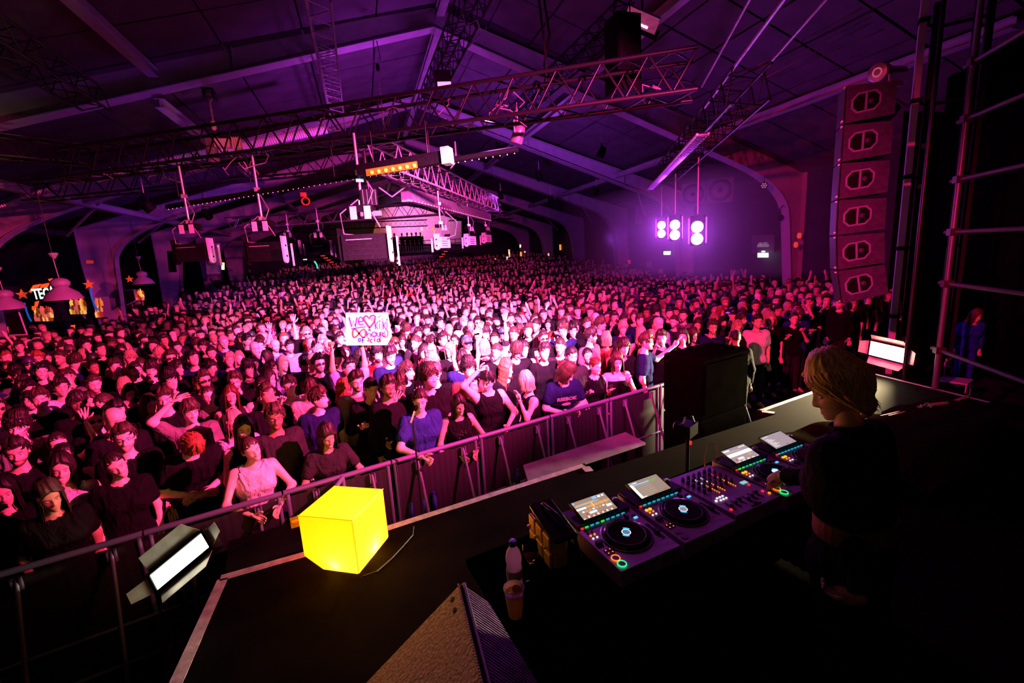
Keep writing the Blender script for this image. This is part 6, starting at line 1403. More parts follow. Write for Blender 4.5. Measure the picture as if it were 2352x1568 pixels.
var('q', P_(lean=.1), 0, 'mop', (.2, .45, 0), 'tee'); var('r', P_(), 0, 'bald', (.3, .15, 0), 'long'); var('s', P_(R='drink', hands=('grip', 'relax')), 0, 'fade', (-.5, .1, 0), 'tee', .4)
var('A', P_(), 1, 'long', (0, 0, .05), 'tank', 0, 1.); var('B', P_(), 1, 'wavy', (.1, .05, 0), 'tee'); var('C', P_(), 1, 'bob', (-.15, 0, -.1), 'tee'); var('D', P_(), 1, 'bun', (.2, -.05, 0), 'tank', 0, 1.)
var('E', P_(R='phone', L='phone', hands=('grip', 'grip')), 1, 'long', (0, 0, 0), 'tank'); var('F', P_(L='high', R='high', hands=('fist', 'fist')), 1, 'long', (0, -.05, 0), 'tank'); var('G', P_(), 1, 'wavy', (.8, .1, 0), 'tee'); var('H', P_(), 1, 'long', (-.9, .1, 0), 'long')
var('I', P_(), 1, 'bob', (2.6, 0, 0), 'tank'); var('J', P_(R='face', hands=('relax', 'relax')), 1, 'long', (.05, .2, .15), 'tank', 0, 1.); var('K', P_(L='up', hands=('relax', 'open')), 1, 'bun', (0, 0, 0), 'tank')
MV = list('abcdefghijklmnopqrs'); FV = list('ABCDEFGHIJK')
VW = {'a': 'man with short {h} hair', 'b': 'bearded man with cropped {h} hair', 'c': 'man with shaggy {h} hair', 'd': 'man with curly {h} hair', 'e': 'bald bearded man', 'f': 'bearded man in sunglasses', 'g': 'man in cap and sunglasses', 'h': '{h}-haired man looking up',
      'i': 'man with {h} hair in profile', 'j': 'stubbly man turning his head away', 'k': 'bearded man in glasses', 'l': 'man with {h} hair raising a fist', 'm': 'man raising both arms', 'n': 'man holding a hand to his face', 'o': 'bearded man in a brimmed hat', 'p': 'smiling man, short {h} hair',
      'q': 'shaggy man bowing his head', 'r': 'bald man', 's': 'man lifting a hand to his mouth', 'A': 'smiling woman with long {h} hair', 'B': 'woman with wavy {h} hair', 'C': 'woman with a {h} bob', 'D': 'smiling woman with a {h} bun', 'E': 'woman filming with a raised phone',
      'F': 'woman raising both fists', 'G': 'woman with wavy {h} hair in profile', 'H': 'woman with long {h} hair turning away', 'I': 'woman with a {h} bob from behind', 'J': 'smiling woman with a hand at her chin', 'K': 'woman raising one hand'}
# ---------------------------------------------------------------- heads read off the photograph (u, v, variant, hair, top, skin)
LST = """77 755 b;98 755 s;141 740 h dark black;195 736 G brown black;28 776 C;203 772 a blond black;260 743 a dark;371 730 a dark;404 716 a brown grey;316 703 j;425 695 c;163 787 H;274 772 a;325 764 e;254 785 h dark;333 783 f dark black;375 783 n dark;398 772 r;417 749 h;193 799 k;228 808 h dark black;291 805 C blond;363 812 q blond;406 801 b;432 791 p;11 827 h ginger white;138 824 s brown;189 822 I blond;178 837 H;272 824 b dark;331 818 i grey;390 826 f brown navy;442 826 a dark black;90 858 p black black;210 849 D dark black;262 847 a brown black;308 854 b dark black;344 852 c;31 856 q dark;50 887 a dark black;143 877 h brown grey;212 887 b brown grey;386 879 d black black;429 866 f;293 908 J brown;377 923 a;88 923 a brown;168 931 c dark black;204 928 A brown;51 951 d;337 938 A brown navy;255 959 p black black;216 971 f black;
452 772 G blond navy;551 783 a dark black;477 736 b;484 717 a blond white;486 753 a dark grey tan;524 745 h;503 676 r;540 680 h;522 697 r;580 663 i;626 686 a;668 682 b;714 676 b;733 705 b dark;565 715 h dark;580 724 b dark navy;565 741 b black grey tan;591 755 b brown;612 734 d;649 715 i brown navy;647 749 f blond navy;693 728 b;720 749 A auburn red pale;733 740 H;758 732 b;748 717 r;798 678 l;785 690 p;677 768 a blond;697 764 p dark;777 764 K brown white;714 793 r;752 797 e;731 812 f grey;616 770 I brown;630 797 e lilac;584 803 r;664 799 b black lilac;461 812 a brown;484 814 b;442 829 h dark;524 831 p blond navy;547 827 A blond;580 841 b dark blue;614 826 H dark;620 854 i black lilac;649 841 A blond;698 833 q black;754 833 k grey;731 839 f black;484 852 a dark;725 870 J dark grey tan;664 889 n dark white;477 915 D brown grey;528 915 A auburn;610 915 h brown black;706 894 q brown;729 921 i brown navy;652 935 I dark;
827 674 g dark black;844 680 a dark white;894 686 m dark;863 672 A;961 674 a dark white;1014 684 p dark;976 694 a;926 728 b dark;957 736 r pink;984 738 k dark;1007 736 b dark;1043 732 i dark;1066 743 a blond;1098 713 c blond;1068 705 J;1074 674 a;1060 678 C;1097 743 f dark;1125 743 s dark;1146 741 b dark;1160 701 a dark lilac;1175 734 b dark;1194 695 b;1207 711 b black white dark;1198 734 a dark;1225 734 l brown;911 722 C;934 757 q brown;961 770 a dark black;980 762 b dark;1020 778 A brown;991 782 A blond;1016 753 J;1031 762 A;1165 759 A;1181 755 D;1177 778 A black;1215 762 p;1072 791 g blond black;924 787 J dark;972 812 J dark;867 818 d black red;922 816 f black;1035 808 H blond;1114 803 I blond;1144 812 j brown;1183 805 q brown;993 839 d blond black;1024 871 f black;1077 852 d dark;1163 852 G ginger;1234 864 B brown;890 894 k dark;
1231 692 s;1271 682 k;1319 671 b dark pink;1345 669 b;1271 711 d;1290 703 a;1252 724 g dark black;1315 711 d;1330 717 q;1292 718 p;1357 718 q;1382 692 e;1407 697 d dark black;1372 701 a;1431 682 d grey navy;1456 705 h dark black;1483 663 b dark black;1535 674 h dark beige;1525 701 A ginger;1506 715 k black grey dark;1563 695 i;1560 717 A black black;1607 722 g dark black;1592 707 E;1632 690 f black black;1410 730 b dark;1433 739 b dark;1472 739 a brown navy;1431 755 c blond;1514 747 r;1533 755 f brown;1324 755 B dark grey;1351 747 b;1294 751 i;1276 764 C blond;1261 747 J;1217 764 J;1296 762 n brown navy;1380 747 i;1395 783 I blond;1475 770 A blond;1445 799 b;1424 799 J;1290 803 D dark black;1315 822 b black black;1361 841 I blond;1594 774 G brown grey;1607 749 J;
1569 638 a;1637 636 i;1718 628 s;1752 643 a;1785 633 A;1810 651 a;1879 648 m;1879 666 s;1894 674 b;1917 664 a;1991 666 b;2035 682 a;1762 659 a;1695 666 r;1711 659 b;1606 661 h;1644 677 h;1629 692 b;1671 689 a;1754 684 b;1785 692 f dark black;1740 705 b;1767 712 I;1861 702 p brown black;1916 707 b;1950 702 g;1981 697 b;2007 699 r;1979 725 b;2032 728 b;1791 717 a;1811 725 e navy;1718 710 D;1708 725 A;1665 763 g dark black;1703 771 J;1657 720 A;1644 738 B;2240 755 s;1600 700 H;1500 690 a;1450 690 a"""
cand = []
for e in LST.replace('\n', '').split(';'):
    p = e.split()
    if len(p) < 3: continue
    cand.append((float(p[0]), float(p[1]), p[2], p[3:]))
PEOPLE = []    # dict(x,y,h,var,hair,top,skin,u,v)
def face_pos(u, v, h):
    zf = h*.930
    P0 = onz(u, v, zf)
    for _ in range(4): P0 = onz(u, v, zf+floor_h(P0[1]))
    return P0
RG = np.random.default_rng(21)
def rnd_attr(fem):
    return dict(hair=RG.choice(['black', 'dark', 'dark', 'brown', 'brown', 'blond', 'blond' if fem else 'dark', 'auburn' if fem else 'brown', 'ginger' if RG.random() < .3 else 'dark']),
                top=RG.choice(['black', 'black', 'black', 'black', 'navy', 'charcoal', 'charcoal', 'grey', 'white', 'beige', 'red', 'blue', 'lilac'], p=[.16, .14, .12, .12, .08, .09, .08, .07, .05, .03, .02, .02, .02]),
                skin=RG.choice(['pale', 'pale', 'mid', 'mid', 'mid', 'tan', 'brown', 'dark'], p=[.3, .2, .15, .12, .10, .07, .04, .02]), h=(RG.uniform(1.62, 1.74) if fem else RG.uniform(1.74, 1.88)))
# ---------------------------------------------------------------- special, hand-posed people
SP = []; occ = []
def near(x, y, d, L): return any((x-a)**2+(y-b)**2 < d*d for a, b in L)
def special(u, v, h, pose, fem, hair, look, top, hc, tc, sk, label, beard=0, smile=0, accs=(), yaw=None, res=.019, min_off=.36, seed=1, hatc=(.02, .02, .03), yoff=0):
    P0 = face_pos(u, v, h); lean = pose.get('lean', 0); x, y = P0[0], P0[1]
    s = h/1.75
    out, J = build_person(pose, fem, hair, look, top, beard, smile, res, (46, 52), seed, accs)
    if yaw is None: yaw = math.atan2(2.0-x, y-0.5)*.6
    else: yaw = yaw
    hx, hy, hz = (J['head']+J['R']@rotm(*look)@V3(0, -.05, .01))*s
    zf = hz
    Pn = onz(u, v, zf)
    for _ in range(3): Pn = onz(u, v, zf+floor_h(Pn[1]))
    ox, oy = hx*math.cos(yaw)-hy*math.sin(yaw), hx*math.sin(yaw)+hy*math.cos(yaw)
    X, Y = Pn[0]-ox, Pn[1]-oy+yoff
    lim = 4.66+.25*X+min_off
    if Y < lim: Y = lim
    o = inst(out, (X, Y, floor_h(Y)), yaw, h, SK[sk], TC[tc] if isinstance(tc, str) else tc, HC[hc], label, None, hatc)
    occ.append((X, Y)); SP.append((o, J, s, yaw, (X, Y))); return o, J, s, yaw, Vector((X, Y, floor_h(Y)))
def wp(sp, p):
    o, J, s, yaw, L = sp; return rotz(yaw)@(Vector(p)*s)+L
def rail_arms(lean=.22): return dict(lean=lean, R='rail', L='rail', hands=('relax', 'relax'))
s_re = special(1307, 862, 1.78, dict(lean=.35, R='cross', L='cross', hands=('relax', 'grip')), 0, 'bob', (.75, .35, .1), 'tee', 'brown', 'navy', 'pale', 'man with chin-length brown hair in a lettered navy t-shirt leaning on the barrier', smile=.3, res=.016)
c = text('REEBOK', 'shirt_lettering', None, (0, 0, 0), .075, Matrix.Identity(3), mat('print_grey', (.35, .30, .34), .7), .0005, sx=1, bold=.003)
def on_chest(obj, sp, z, x=0, dy=-.142, size=1):
    o, J, s, yaw, L = sp; p = J['up'](x, dy, z); obj.parent = o; R = Matrix([list(r) for r in J['R']])
    obj.matrix_basis = Matrix.Translation(Vector(p)) @ R.to_4x4() @ Matrix.Rotation(math.pi/2, 4, 'X') @ Matrix.Diagonal((size, size, size, 1))
on_chest(c, s_re, 1.32)
m_ = MB().lathe([(.0, 0), (.055, 0), (.055, .001), (.0, .001)], (0, 0, 0), 20).mesh('shirt_print', mat('print_grey', (0, 0, 0))); c = bpy.data.objects.new('shirt_print', m_); COL.objects.link(c); on_chest(c, s_re, 1.24, 0, -.144); c.scale = (1.2, .45, 1)
s_w1 = special(1430, 838, 1.66, dict(lean=.08, L='drink', R='down', hands=('relax', 'grip'), strapless=1), 1, 'wavy', (-.15, .1, -.1), 'tank', 'brown', 'black', 'pale', 'smiling woman in a strapless black top holding a cup at the barrier', smile=1., res=.016, seed=4)
s_w2 = special(1372, 843, 1.64, dict(lean=.10, L='bent', R='bent', hands=('grip', 'grip')), 1, 'bun', (.5, .1, .1), 'tank', 'auburn', 'black', 'pale', 'laughing woman with a top bun and black strappy top beside the barrier', smile=1., res=.016)
s_w3 = special(1204, 879, 1.64, dict(L='face', R='bent', hands=('relax', 'relax')), 1, 'bob', (-.9, .1, 0), 'tank', 'blond', 'black', 'pale', 'woman with a blond bob turned away, hand at her chin, behind the barrier', yaw=-1.5, res=.018)
s_m1 = special(1118, 878, 1.76, dict(lean=.15, R='hair', L='rail', hands=('fist', 'relax')), 0, 'short', (-.9, .3, .1), 'tank', 'black', 'black', 'mid', 'man in a black sleeveless top bending an arm over his head at the barrier', res=.018)
s_w4 = special(1056, 935, 1.62, rail_arms(.22), 1, 'long', (.05, .1, -.12), 'tank', 'black', 'black', 'tan', 'smiling woman with long black hair leaning both hands on the barrier', smile=1., res=.016)
s_w5 = special(1091, 887, 1.66, dict(L='down', R='down'), 1, 'bun', (.3, -.1, .2), 'tank', 'dark', 'black', 'pale', 'woman with sunglasses pushed up on her dark hair in a low-cut black top', accs=('shades_up',), res=.019)
s_m2 = special(991, 868, 1.88, dict(), 0, 'curly', (.35, -.15, 0), 'tee', 'brown', 'black', 'pale', 'tall man with curly brown hair and black t-shirt, chin raised, before the brightest crowd', res=.019)
s_m3 = special(965, 925, 1.76, dict(lean=.1, R='rail', hands=('grip', 'relax')), 0, 'fade', (-.3, .1, 0), 'tee', 'dark', 'blue', 'pale', 'man in a bright blue t-shirt behind the microphone stand', res=.019)
s_m4 = special(922, 885, 1.80, dict(L='phone', R='face', hands=('open', 'open')), 0, 'mop', (.2, .25, 0), 'tee', 'brown', 'black', 'pale', 'man with a brown fringe lifting both open hands beside his face', res=.018)
s_m5 = special(855, 897, 1.82, dict(lean=.18, L='rail', R='bent', hands=('fist', 'relax')), 0, 'fade', (.1, .05, .1), 'long', 'black', 'black', 'mid', 'grinning man with cropped black hair in a black long-sleeved top near the gate', smile=1., res=.018)
s_m6 = special(821, 879, 1.84, dict(), 0, 'short', (.1, .15, 0), 'tee', 'dark', 'grey', 'pale', 'man with a full dark beard in a pale grey t-shirt below the white sign', beard=1., res=.02)
s_w6 = special(755, 1008, 1.62, rail_arms(.2), 1, 'wavy', (.1, .15, -.1), 'tee', 'dark', 'charcoal', 'tan', 'smiling dark-haired woman in the shadows behind the glowing cube', smile=1., res=.018)
s_w7 = special(581, 1036, 1.66, dict(lean=.15, R='rail', L='rail'), 1, 'bun', (.2, -.05, -.25), 'tank', 'brown', 'white', 'pale', 'beaming woman with tied-back hair in a white top leaning on the barrier', smile=1., res=.016)
s_m7 = special(444, 1030, 1.80, dict(lean=.50, R='cross', L='cross', hands=('relax', 'relax')), 0, 'mop', (.3, .75, 0), 'tee', 'ginger', 'black', 'pale', 'reddish-haired man bowing his head with hands clasped over the barrier', res=.018, min_off=.50)
s_m8 = special(440, 948, 1.78, dict(R='hair', hands=('relax', 'relax')), 0, 'mop', (.2, .1, 0), 'tee', 'brown', 'grey', 'pale', 'young man with a floppy fringe holding a hand on his head', res=.018)
s_w8 = special(270, 1073, 1.66, dict(), 1, 'bun', (.1, .1, -.35), 'tee', 'dark', 'black', 'pale', 'smiling woman with tied-back dark hair and head tilted, third row at left', smile=1., res=.018)
s_m9 = special(286, 1010, 1.80, dict(), 0, 'short', (-.1, 0, 0), 'tee', 'brown', 'black', 'pale', 'man in round glasses with a short light beard, near the left', beard=.6, accs=('glasses',), res=.019)
s_w9 = special(148, 1052, 1.66, dict(), 1, 'bun', (.35, .1, .25), 'tank', 'black', 'black', 'tan', 'laughing woman with dark pulled-back hair in the front rows at far left', smile=1., res=.019)
s_m10 = special(38, 1043, 1.78, dict(), 0, 'short', (-.1, .1, 0), 'tee', 'dark', 'black', 'mid', 'dark-bearded man close to the left edge, looking at the stage', beard=.9, res=.019)
s_m10b = special(38, 984, 1.84, dict(), 0, 'curly', (-.2, .1, .1), 'tee', 'dark', 'grey', 'pale', 'man with curly dark hair and thin moustache in a grey sweater at the left edge', beard=.35, res=.019)
s_w10 = special(102, 1158, 1.64, dict(lean=.1), 1, 'wavy', (.2, .1, -.1), 'tee', 'brown', 'black', 'tan', 'woman with wavy brown hair in deep shadow behind the left barrier', smile=0, res=.018)
s_w11 = special(8, 1137, 1.62, dict(), 1, 'long', (0, .05, -.05), 'tee', 'black', 'black', 'pale', 'woman with straight black hair cut by the left picture edge', smile=.3, res=.018)
s_m11 = special(899, 820, 1.90, dict(), 0, 'short', (.3, .3, 0), 'tee', 'dark', 'navy', 'pale', 'broad man in a navy t-shirt looking down, just right of the white sign', beard=.4, res=.02)
s_hold = special(806, 846, 1.82, dict(L='high', R='high', hands=('fist', 'fist')), 0, 'short', (.4, -.2, .2), 'tee', 'black', 'lilac', 'tan', 'man holding the hand-lettered white sign above his head with both arms', res=.02)
s_m12 = special(1491, 785, 1.86, dict(L=((.33, -.16, 1.30), (.40, -.42, 1.50), (.1, -.5, .8)), R='down', hands=('relax', 'open')), 0, 'short', (.0, .05, 0), 'tee', 'brown', 'navy', 'pale', 'man in navy t-shirt and sunglasses reaching an arm out at the barrier end', beard=.5, accs=('shades',), yaw=.95, res=.018)
s_m13 = special(1363, 772, 1.86, dict(), 0, 'short', (.9, .1, 0), 'tee', 'dark', 'grey', 'pale', 'bearded man in profile wearing a loose grey t-shirt and shoulder strap', beard=.8, yaw=.5, res=.02)
s_m14 = special(1250, 778, 1.82, dict(), 0, 'fade', (.0, 0, 0), 'tee', 'dark', 'black', 'pale', 'stocky man in dark wraparound sunglasses and black t-shirt, centre right', beard=.5, accs=('shades',), res=.02)
s_w12 = special(1206, 805, 1.68, dict(L='phone', R='phone', hands=('grip', 'grip')), 1, 'bob', (.2, 0, .1), 'tank', 'dark', 'black', 'pale', 'woman filming with a phone held up in both hands, centre', res=.02)
s_w13 = special(1072, 826, 1.66, dict(L='high', R='high', hands=('fist', 'fist')), 1, 'long', (0, .05, .1), 'tank', 'blond', 'beige', 'pale', 'blond woman with both fists raised right of the white sign', res=.02, smile=.4)
s_m15 = special(1685, 722, 1.84, dict(), 0, 'hat', (0, 0, 0), 'tee', 'dark', 'pink', 'pale', 'man in a dark cap and bright pink t-shirt with a cross strap', res=.022, hatc=(.01, .01, .01))
s_m16 = special(1759, 742, 1.80, dict(R='down', L='down'), 0, 'short', (0, 0, 0), 'tee', 'dark', 'white', 'mid', 'man in a loose white t-shirt at the right of the crowd', beard=.4, res=.02)
s_m17 = special(1890, 728, 1.78, dict(L='bent', hands=('relax', 'fist')), 0, 'hat', (0, .1, 0), 'long', 'dark', 'blue', 'mid', 'bearded man in bucket hat and blue patterned jacket at the right', beard=.9, res=.02, hatc=(.10, .05, .06))
s_w14 = special(1971, 752, 1.68, dict(L='drink', R='bent', hands=('grip', 'grip')), 1, 'bun', (0, 0, .05), 'tee', 'dark', 'black', 'pale', 'smiling woman in a black t-shirt left of the lit LED panel', smile=1., res=.02)
s_m18 = special(515, 787, 1.88, dict(), 0, 'fade', (.15, .05, -.08), 'tee', 'grey', 'navy', 'pale', 'heavy-set grey-haired man in a navy t-shirt, left of the bright centre', smile=.5, res=.02)
s_w15 = special(465, 881, 1.66, dict(L='phone', R='phone', hands=('grip', 'grip')), 1, 'wavy', (.5, .0, .1), 'tee', 'ginger', 'black', 'pale', 'curly red-haired woman holding up a pink phone', res=.019)
s_m19 = special(63, 793, 1.84, dict(R='drink', hands=('grip', 'relax')), 0, 'bald', (.35, .35, 0), 'long', 'dark', 'white', 'pale', 'bald dark-bearded man in a white shirt drinking at the far left', beard=1., res=.02, yaw=-.4)
s_m20 = special(350, 738, 1.92, dict(R=((-.42, -.05, 1.36), (-.20, -.30, 1.56), (.6, -.4, .6)), hands=('point', 'relax')), 0, 'cap', (.1, 0, 0), 'tee', 'dark', 'black', 'pale', 'tall man in black cap and sunglasses pointing with a raised bare arm', beard=.3, accs=('shades',), res=.02)
s_m21 = special(2242, 724, 1.80, dict(), 0, 'short', (-.6, 0, 0), 'long', 'dark', 'black', 'pale', 'man in black standing in profile behind the scaffold at the right edge', beard=.4, yaw=-.9, res=.022)
s_sec = special(1796, 800, 1.74, dict(lean=.2), 0, 'cap', (0, .2, 0), 'long', 'black', 'black', 'brown', 'dark silhouette of a black-clad steward in the pit right of the covered speakers', res=.022, yaw=2.6, min_off=-.2)
# ---------------------------------------------------------------- things held
def held_phone(sp, which, label, col, back=True):
    o, J, s, yaw, L = sp; wr, hd = J['wr'+which], J['hd'+which]; pm = phone_mesh(wr, hd); me = pm.mesh('mobile_phone', [acc_m], feat=False)
    p = bpy.data.objects.new('mobile_phone', me); COL.objects.link(p); p.location = L; p.rotation_euler = (0, 0, yaw); p.scale = (s, s, s); p.color = (*col, 1); tag(p, label, 'phone'); return p
held_phone(s_w15, 'L', 'pink phone held up by the curly red-haired woman', (.85, .25, .55)); held_phone(s_w12, 'L', 'white phone held up by the filming woman in the centre', (.8, .8, .8)); held_phone(s_w2, 'L', 'black phone held by the laughing woman with the bun', (.02, .02, .02))
def cup(sp, which, label, col):
    o, J, s, yaw, L = sp; p = wp(sp, J['wr'+which]+J['hd'+which]*.09+V3(0, -.035, 0)); t = MB().lathe([(.026, -.06), (.036, .06), (.034, .06), (.024, -.055)], p, 14).build('drink_cup', col, None, True); tag(t, label, 'cup')
cup(s_w1, 'L', 'clear plastic cup held by the woman in the strapless top', glass); cup(s_m19, 'R', 'pinkish plastic cup lifted by the bald man', mat('pink_drink', (.7, .12, .10), .3))
# necklace / bracelet details on the front row woman
o, J, s, yaw, L = s_w4
mb = MB(); 
for k in range(26): random.seed(k); q = J['up'](random.uniform(-.06, .06), -.135+random.uniform(-.005, .005), random.uniform(1.16, 1.34)); mb.box(Vector(q), (.007, .007, .007))
me = mb.mesh('sequins', jewel); q = bpy.data.objects.new('sequins', me); link(q, o); q['kind'] = 'stuff'
for sp, n_, m_ in ((s_w4, 'R', jewel), (s_w4, 'L', black), (s_re, 'L', black), (s_w3, 'L', orange_m), (s_w12, 'L', black)):
    o, J, s, yaw, L = sp; wr = Vector(J['wr'+n_]); hd = Vector(J['hd'+n_]); f = (wr-Vector(J['el'+n_])).normalized(); R = f.to_track_quat('Z', 'Y').to_matrix()
    me = MB().lathe([(.031, -.006), (.035, -.006), (.035, .006), (.031, .006), (.031, -.006)], wr-f*.02, 14, R, False).mesh('bracelet', m_); q = bpy.data.objects.new('bracelet', me); link(q, o)
# ---------------------------------------------------------------- the sign
sc0 = Vector(onz(848, 757, 2.25)); o, J, s, yaw, L = s_hold
hp1, hp2 = wp(s_hold, J['wrR']+J['hdR']*.08), wp(s_hold, J['wrL']+J['hdL']*.08); yS = (hp1.y+hp2.y)/2-.035
q = [Vector(ony(u, v, yS)) for u, v in ((795, 792), (884, 790), (900, 718), (795, 718))]
q = [Vector(ony(u, v, yS)) for u, v in ((795, 793), (889, 792), (900, 772), (891, 718), (794, 718))]
sg = tag(MB().prism(q, (0, .008, 0)).build('cardboard_sign', whitem), 'white hand-lettered sign WE (heart) KI/KI, 8 HOURS OF ACID held over the crowd', 'sign')
sg['label'] = 'white hand-lettered sign with red heart held up above the crowd'
ink = {'k': mat('ink_purple', (.10, .01, .12), .6), 'r': mat('ink_red', (.28, .010, .012), .6), 'o': mat('ink_orange', (.30, .045, .008), .6), 'b': mat('ink_blue', (.004, .06, .20), .6), 'p': mat('ink_violet', (.07, .012, .15), .6), 'c': mat('ink_cyan', (.02, .12, .30), .6), 'd': mat('ink_dark', (.05, .01, .08), .6), 'pk': mat('ink_pink', (.35, .05, .10), .6)}
def stroke(nm, pts, w_, m, closed=False):
    """pts in zoomed sign pixels (region 800,640 scale 5.227)"""
    P3 = [Vector(ony(800+x/5.227, 640+y/5.227, yS-.003)) for x, y in pts]; r = w_*.0035
    if closed: P3.append(P3[0])
    me = MB(); V = []; F = []
    for i, p in enumerate(P3):
        t = (P3[min(i+1, len(P3)-1)]-P3[max(i-1, 0)]).normalized(); n = t.cross(Vector((0, 1, 0))).normalized()*r; V += [p-n, p+n]
    F = [(2*i, 2*i+2, 2*i+3, 2*i+1) for i in range(len(P3)-1)]
    me.add(V+[v+Vector((0, .002, 0)) for v in V], F+[tuple(k+len(V) for k in f)[::-1] for f in F]); me.build(nm, m, sg)
def arc(cx_, cy_, rx, ry, a0, a1, n=14): return [(cx_+rx*math.cos(a0+(a1-a0)*i/n), cy_+ry*math.sin(a0+(a1-a0)*i/n)) for i in range(n+1)]
t2 = 2*math.pi
stroke('letter', [(10, 462), (42, 580), (65, 500), (85, 575), (105, 462)], 3.2, ink['k'])
stroke('letter', [(125, 515)]+arc(150, 508, 26, 48, .1, -4.6, 16)+[(182, 540)], 3.0, ink['k']); stroke('underline', [(35, 602), (120, 588), (208, 576)], 2.6, ink['k'])
hrt = [(255, 590), (225, 545), (192, 500), (188, 462), (210, 445), (235, 455), (250, 480), (270, 448), (300, 438), (322, 450), (322, 490), (300, 535), (255, 590)]
stroke('heart', hrt, 4.2, ink['r']); stroke('heart_centre', arc(287, 485, 14, 14, 0, t2), 2.6, ink['c']); stroke('string', [(255, 592), (250, 612), (262, 612)], 1.8, ink['r']); stroke('letter', arc(256, 616, 12, 10, 0, t2, 10), 2.0, ink['p'])
for x, m_ in ((320, 'p'), (418, 'p')):
    stroke('letter', [(x, 510), (x+5, 608)], 2.6, ink[m_]); stroke('letter', [(x+38, 512), (x+8, 560), (x+36, 606)], 2.6, ink[m_])
stroke('letter', [(376, 530), (380, 602)], 2.4, ink['o']); stroke('dot', arc(376, 507, 9, 9, 0, t2, 8), 2.0, ink['o']); stroke('slash', [(410, 470), (402, 618)], 2.4, ink['c']); stroke('letter', [(466, 522), (464, 600)], 2.4, ink['p']); stroke('dot', arc(466, 492, 8, 8, 0, t2, 8), 2.0, ink['p'])
stroke('mark', [(398, 436), (355, 465), (375, 470)], 2.2, ink['pk'])
stroke('infinity', [(130+78*math.sin(a)*(1 if math.sin(a) < 0 else 1.0), 655-52*math.sin(a)*math.cos(a)*1.9) for a in [t2*i/40 for i in range(41)]], 3.6, ink['o'])
stroke('letter', [(222, 625), (226, 700)], 2.6, ink['d']); stroke('letter', [(226, 672), (245, 655), (268, 662), (272, 700)], 2.6, ink['d'])
stroke('letter', arc(310, 668, 27, 30, 0, t2), 2.6, ink['d']); stroke('smile', arc(310, 672, 16, 14, .3, 2.8, 8), 1.6, ink['d'])
for x in (302, 320): stroke('eye', [(x, 655), (x, 663)], 2.4, ink['d'])
stroke('letter', [(345, 640), (348, 685), (360, 695), (374, 690), (378, 640)], 2.6, ink['d']); stroke('letter', [(388, 700), (386, 642), (405, 638), (412, 655), (390, 668), (418, 692)], 2.6, ink['d']); stroke('letter', [(448, 636), (428, 640), (424, 655), (444, 665), (446, 682), (422, 690)], 2.6, ink['d']); stroke('ring', arc(445, 655, 32, 46, -1.6, 3.2), 3.0, ink['o'])
stroke('letter', arc(135, 735, 13, 20, 0, t2), 3.0, ink['b']); stroke('letter', [(172, 770), (168, 712), (198, 702)], 3.0, ink['b']); stroke('letter', [(170, 740), (192, 734)], 3.0, ink['b'])
stroke('letter', [(228, 712), (246, 712), (250, 735), (228, 745), (250, 752)], 2.8, ink['r']); stroke('letter', arc(282, 745, 16, 20, -.9, -5.2), 2.8, ink['r']); stroke('letter', [(315, 712), (316, 752)], 3.0, ink['r']); stroke('dot', [(316, 765), (316, 772)], 3.0, ink['r']); stroke('letter', arc(362, 740, 15, 18, 0, t2), 2.8, ink['r']); stroke('letter', [(380, 700), (384, 762)], 2.8, ink['r'])
# ---------------------------------------------------------------- everybody else
for (u, v, va, ex) in cand:
    fem = va.isupper(); a = rnd_attr(fem)
    for e in ex:
        if e in HC and e not in ('black', 'grey'): a['hair'] = e
        elif e in ('black', 'grey') and ex.index(e) == 0: a['hair'] = e
        elif e in TC and ex.index(e) > 0 or e in ('navy', 'white', 'lilac', 'red', 'pink', 'blue', 'beige'): a['top'] = e
        elif e in SK: a['skin'] = e
    P0 = face_pos(u, v, a['h']); x, y = P0[0], P0[1]+.05
    if y < 4.66+.25*x+.36 or near(x, y, .27, occ) or y > 46: continue
    occ.append((x, y)); PEOPLE.append(dict(x=x, y=y, var=va, u=u, v=v, **a))
# fill the remaining floor
import itertools
grid = {}
def gkey(x, y): return (int(math.floor(x/.6)), int(math.floor(y/.6)))
for x, y in occ: grid.setdefault(gkey(x, y), []).append((x, y))
def gnear(x, y, d):
    i, j = gkey(x, y)
    return any((x-a)**2+(y-b)**2 < d*d for di in (-1, 0, 1) for dj in (-1, 0, 1) for a, b in grid.get((i+di, j+dj), ()))
n_try = 0
ys = 4.9
while ys < 42.5:
    sp_ = .43 if ys < 16 else .50
    xs_ = -12.6
    while xs_ < 15.6:
        x = xs_+RG.uniform(-.14, .14); y = ys+RG.uniform(-.14, .14); xs_ += sp_
        lim = 4.66+.25*x+.42
        if y < lim: continue
        if x < -12.2+(y-14)*.09 and y > 12 and y < 19: continue
        if y > 19 and (x < -11.3+(y-20)*.06): continue
        if y > 17 and x < -9.5+(y-17)*.14 : continue
        if any(abs(y-fy) < .5 and (x > 15.0 or x < -10.2) for fy in FY): continue
        u, v, d = proj((x, y, 1.6+floor_h(y)))
        if d < 1 or u < -60 or u > 2300 or v > 1500: continue
        if u > 2060 and v < 900: continue
        if RG.random() < (.05 if y < 22 else .10): continue
        if gnear(x, y, .355 if y < 17 else .40): continue
        if x > 13.6 and y < 10: continue
        if 8.9 < x < 11.2 and y < 7: continue
        grid.setdefault(gkey(x, y), []).append((x, y))
        fem = RG.random() < .34; a = rnd_attr(fem)
        va = RG.choice(FV if fem else MV, p=None)
        if va in 'mFKElIoO' and RG.random() < .55: va = 'A' if fem else 'a'
        PEOPLE.append(dict(x=x, y=y, var=str(va), u=u, v=v, **a))
    ys += sp_*.9
for p in PEOPLE: p['d'] = proj((p['x'], p['y'], 1.6))[2]
PEOPLE.sort(key=lambda p: p['d'])
NIND = 300-len(SP)
MESH = {}
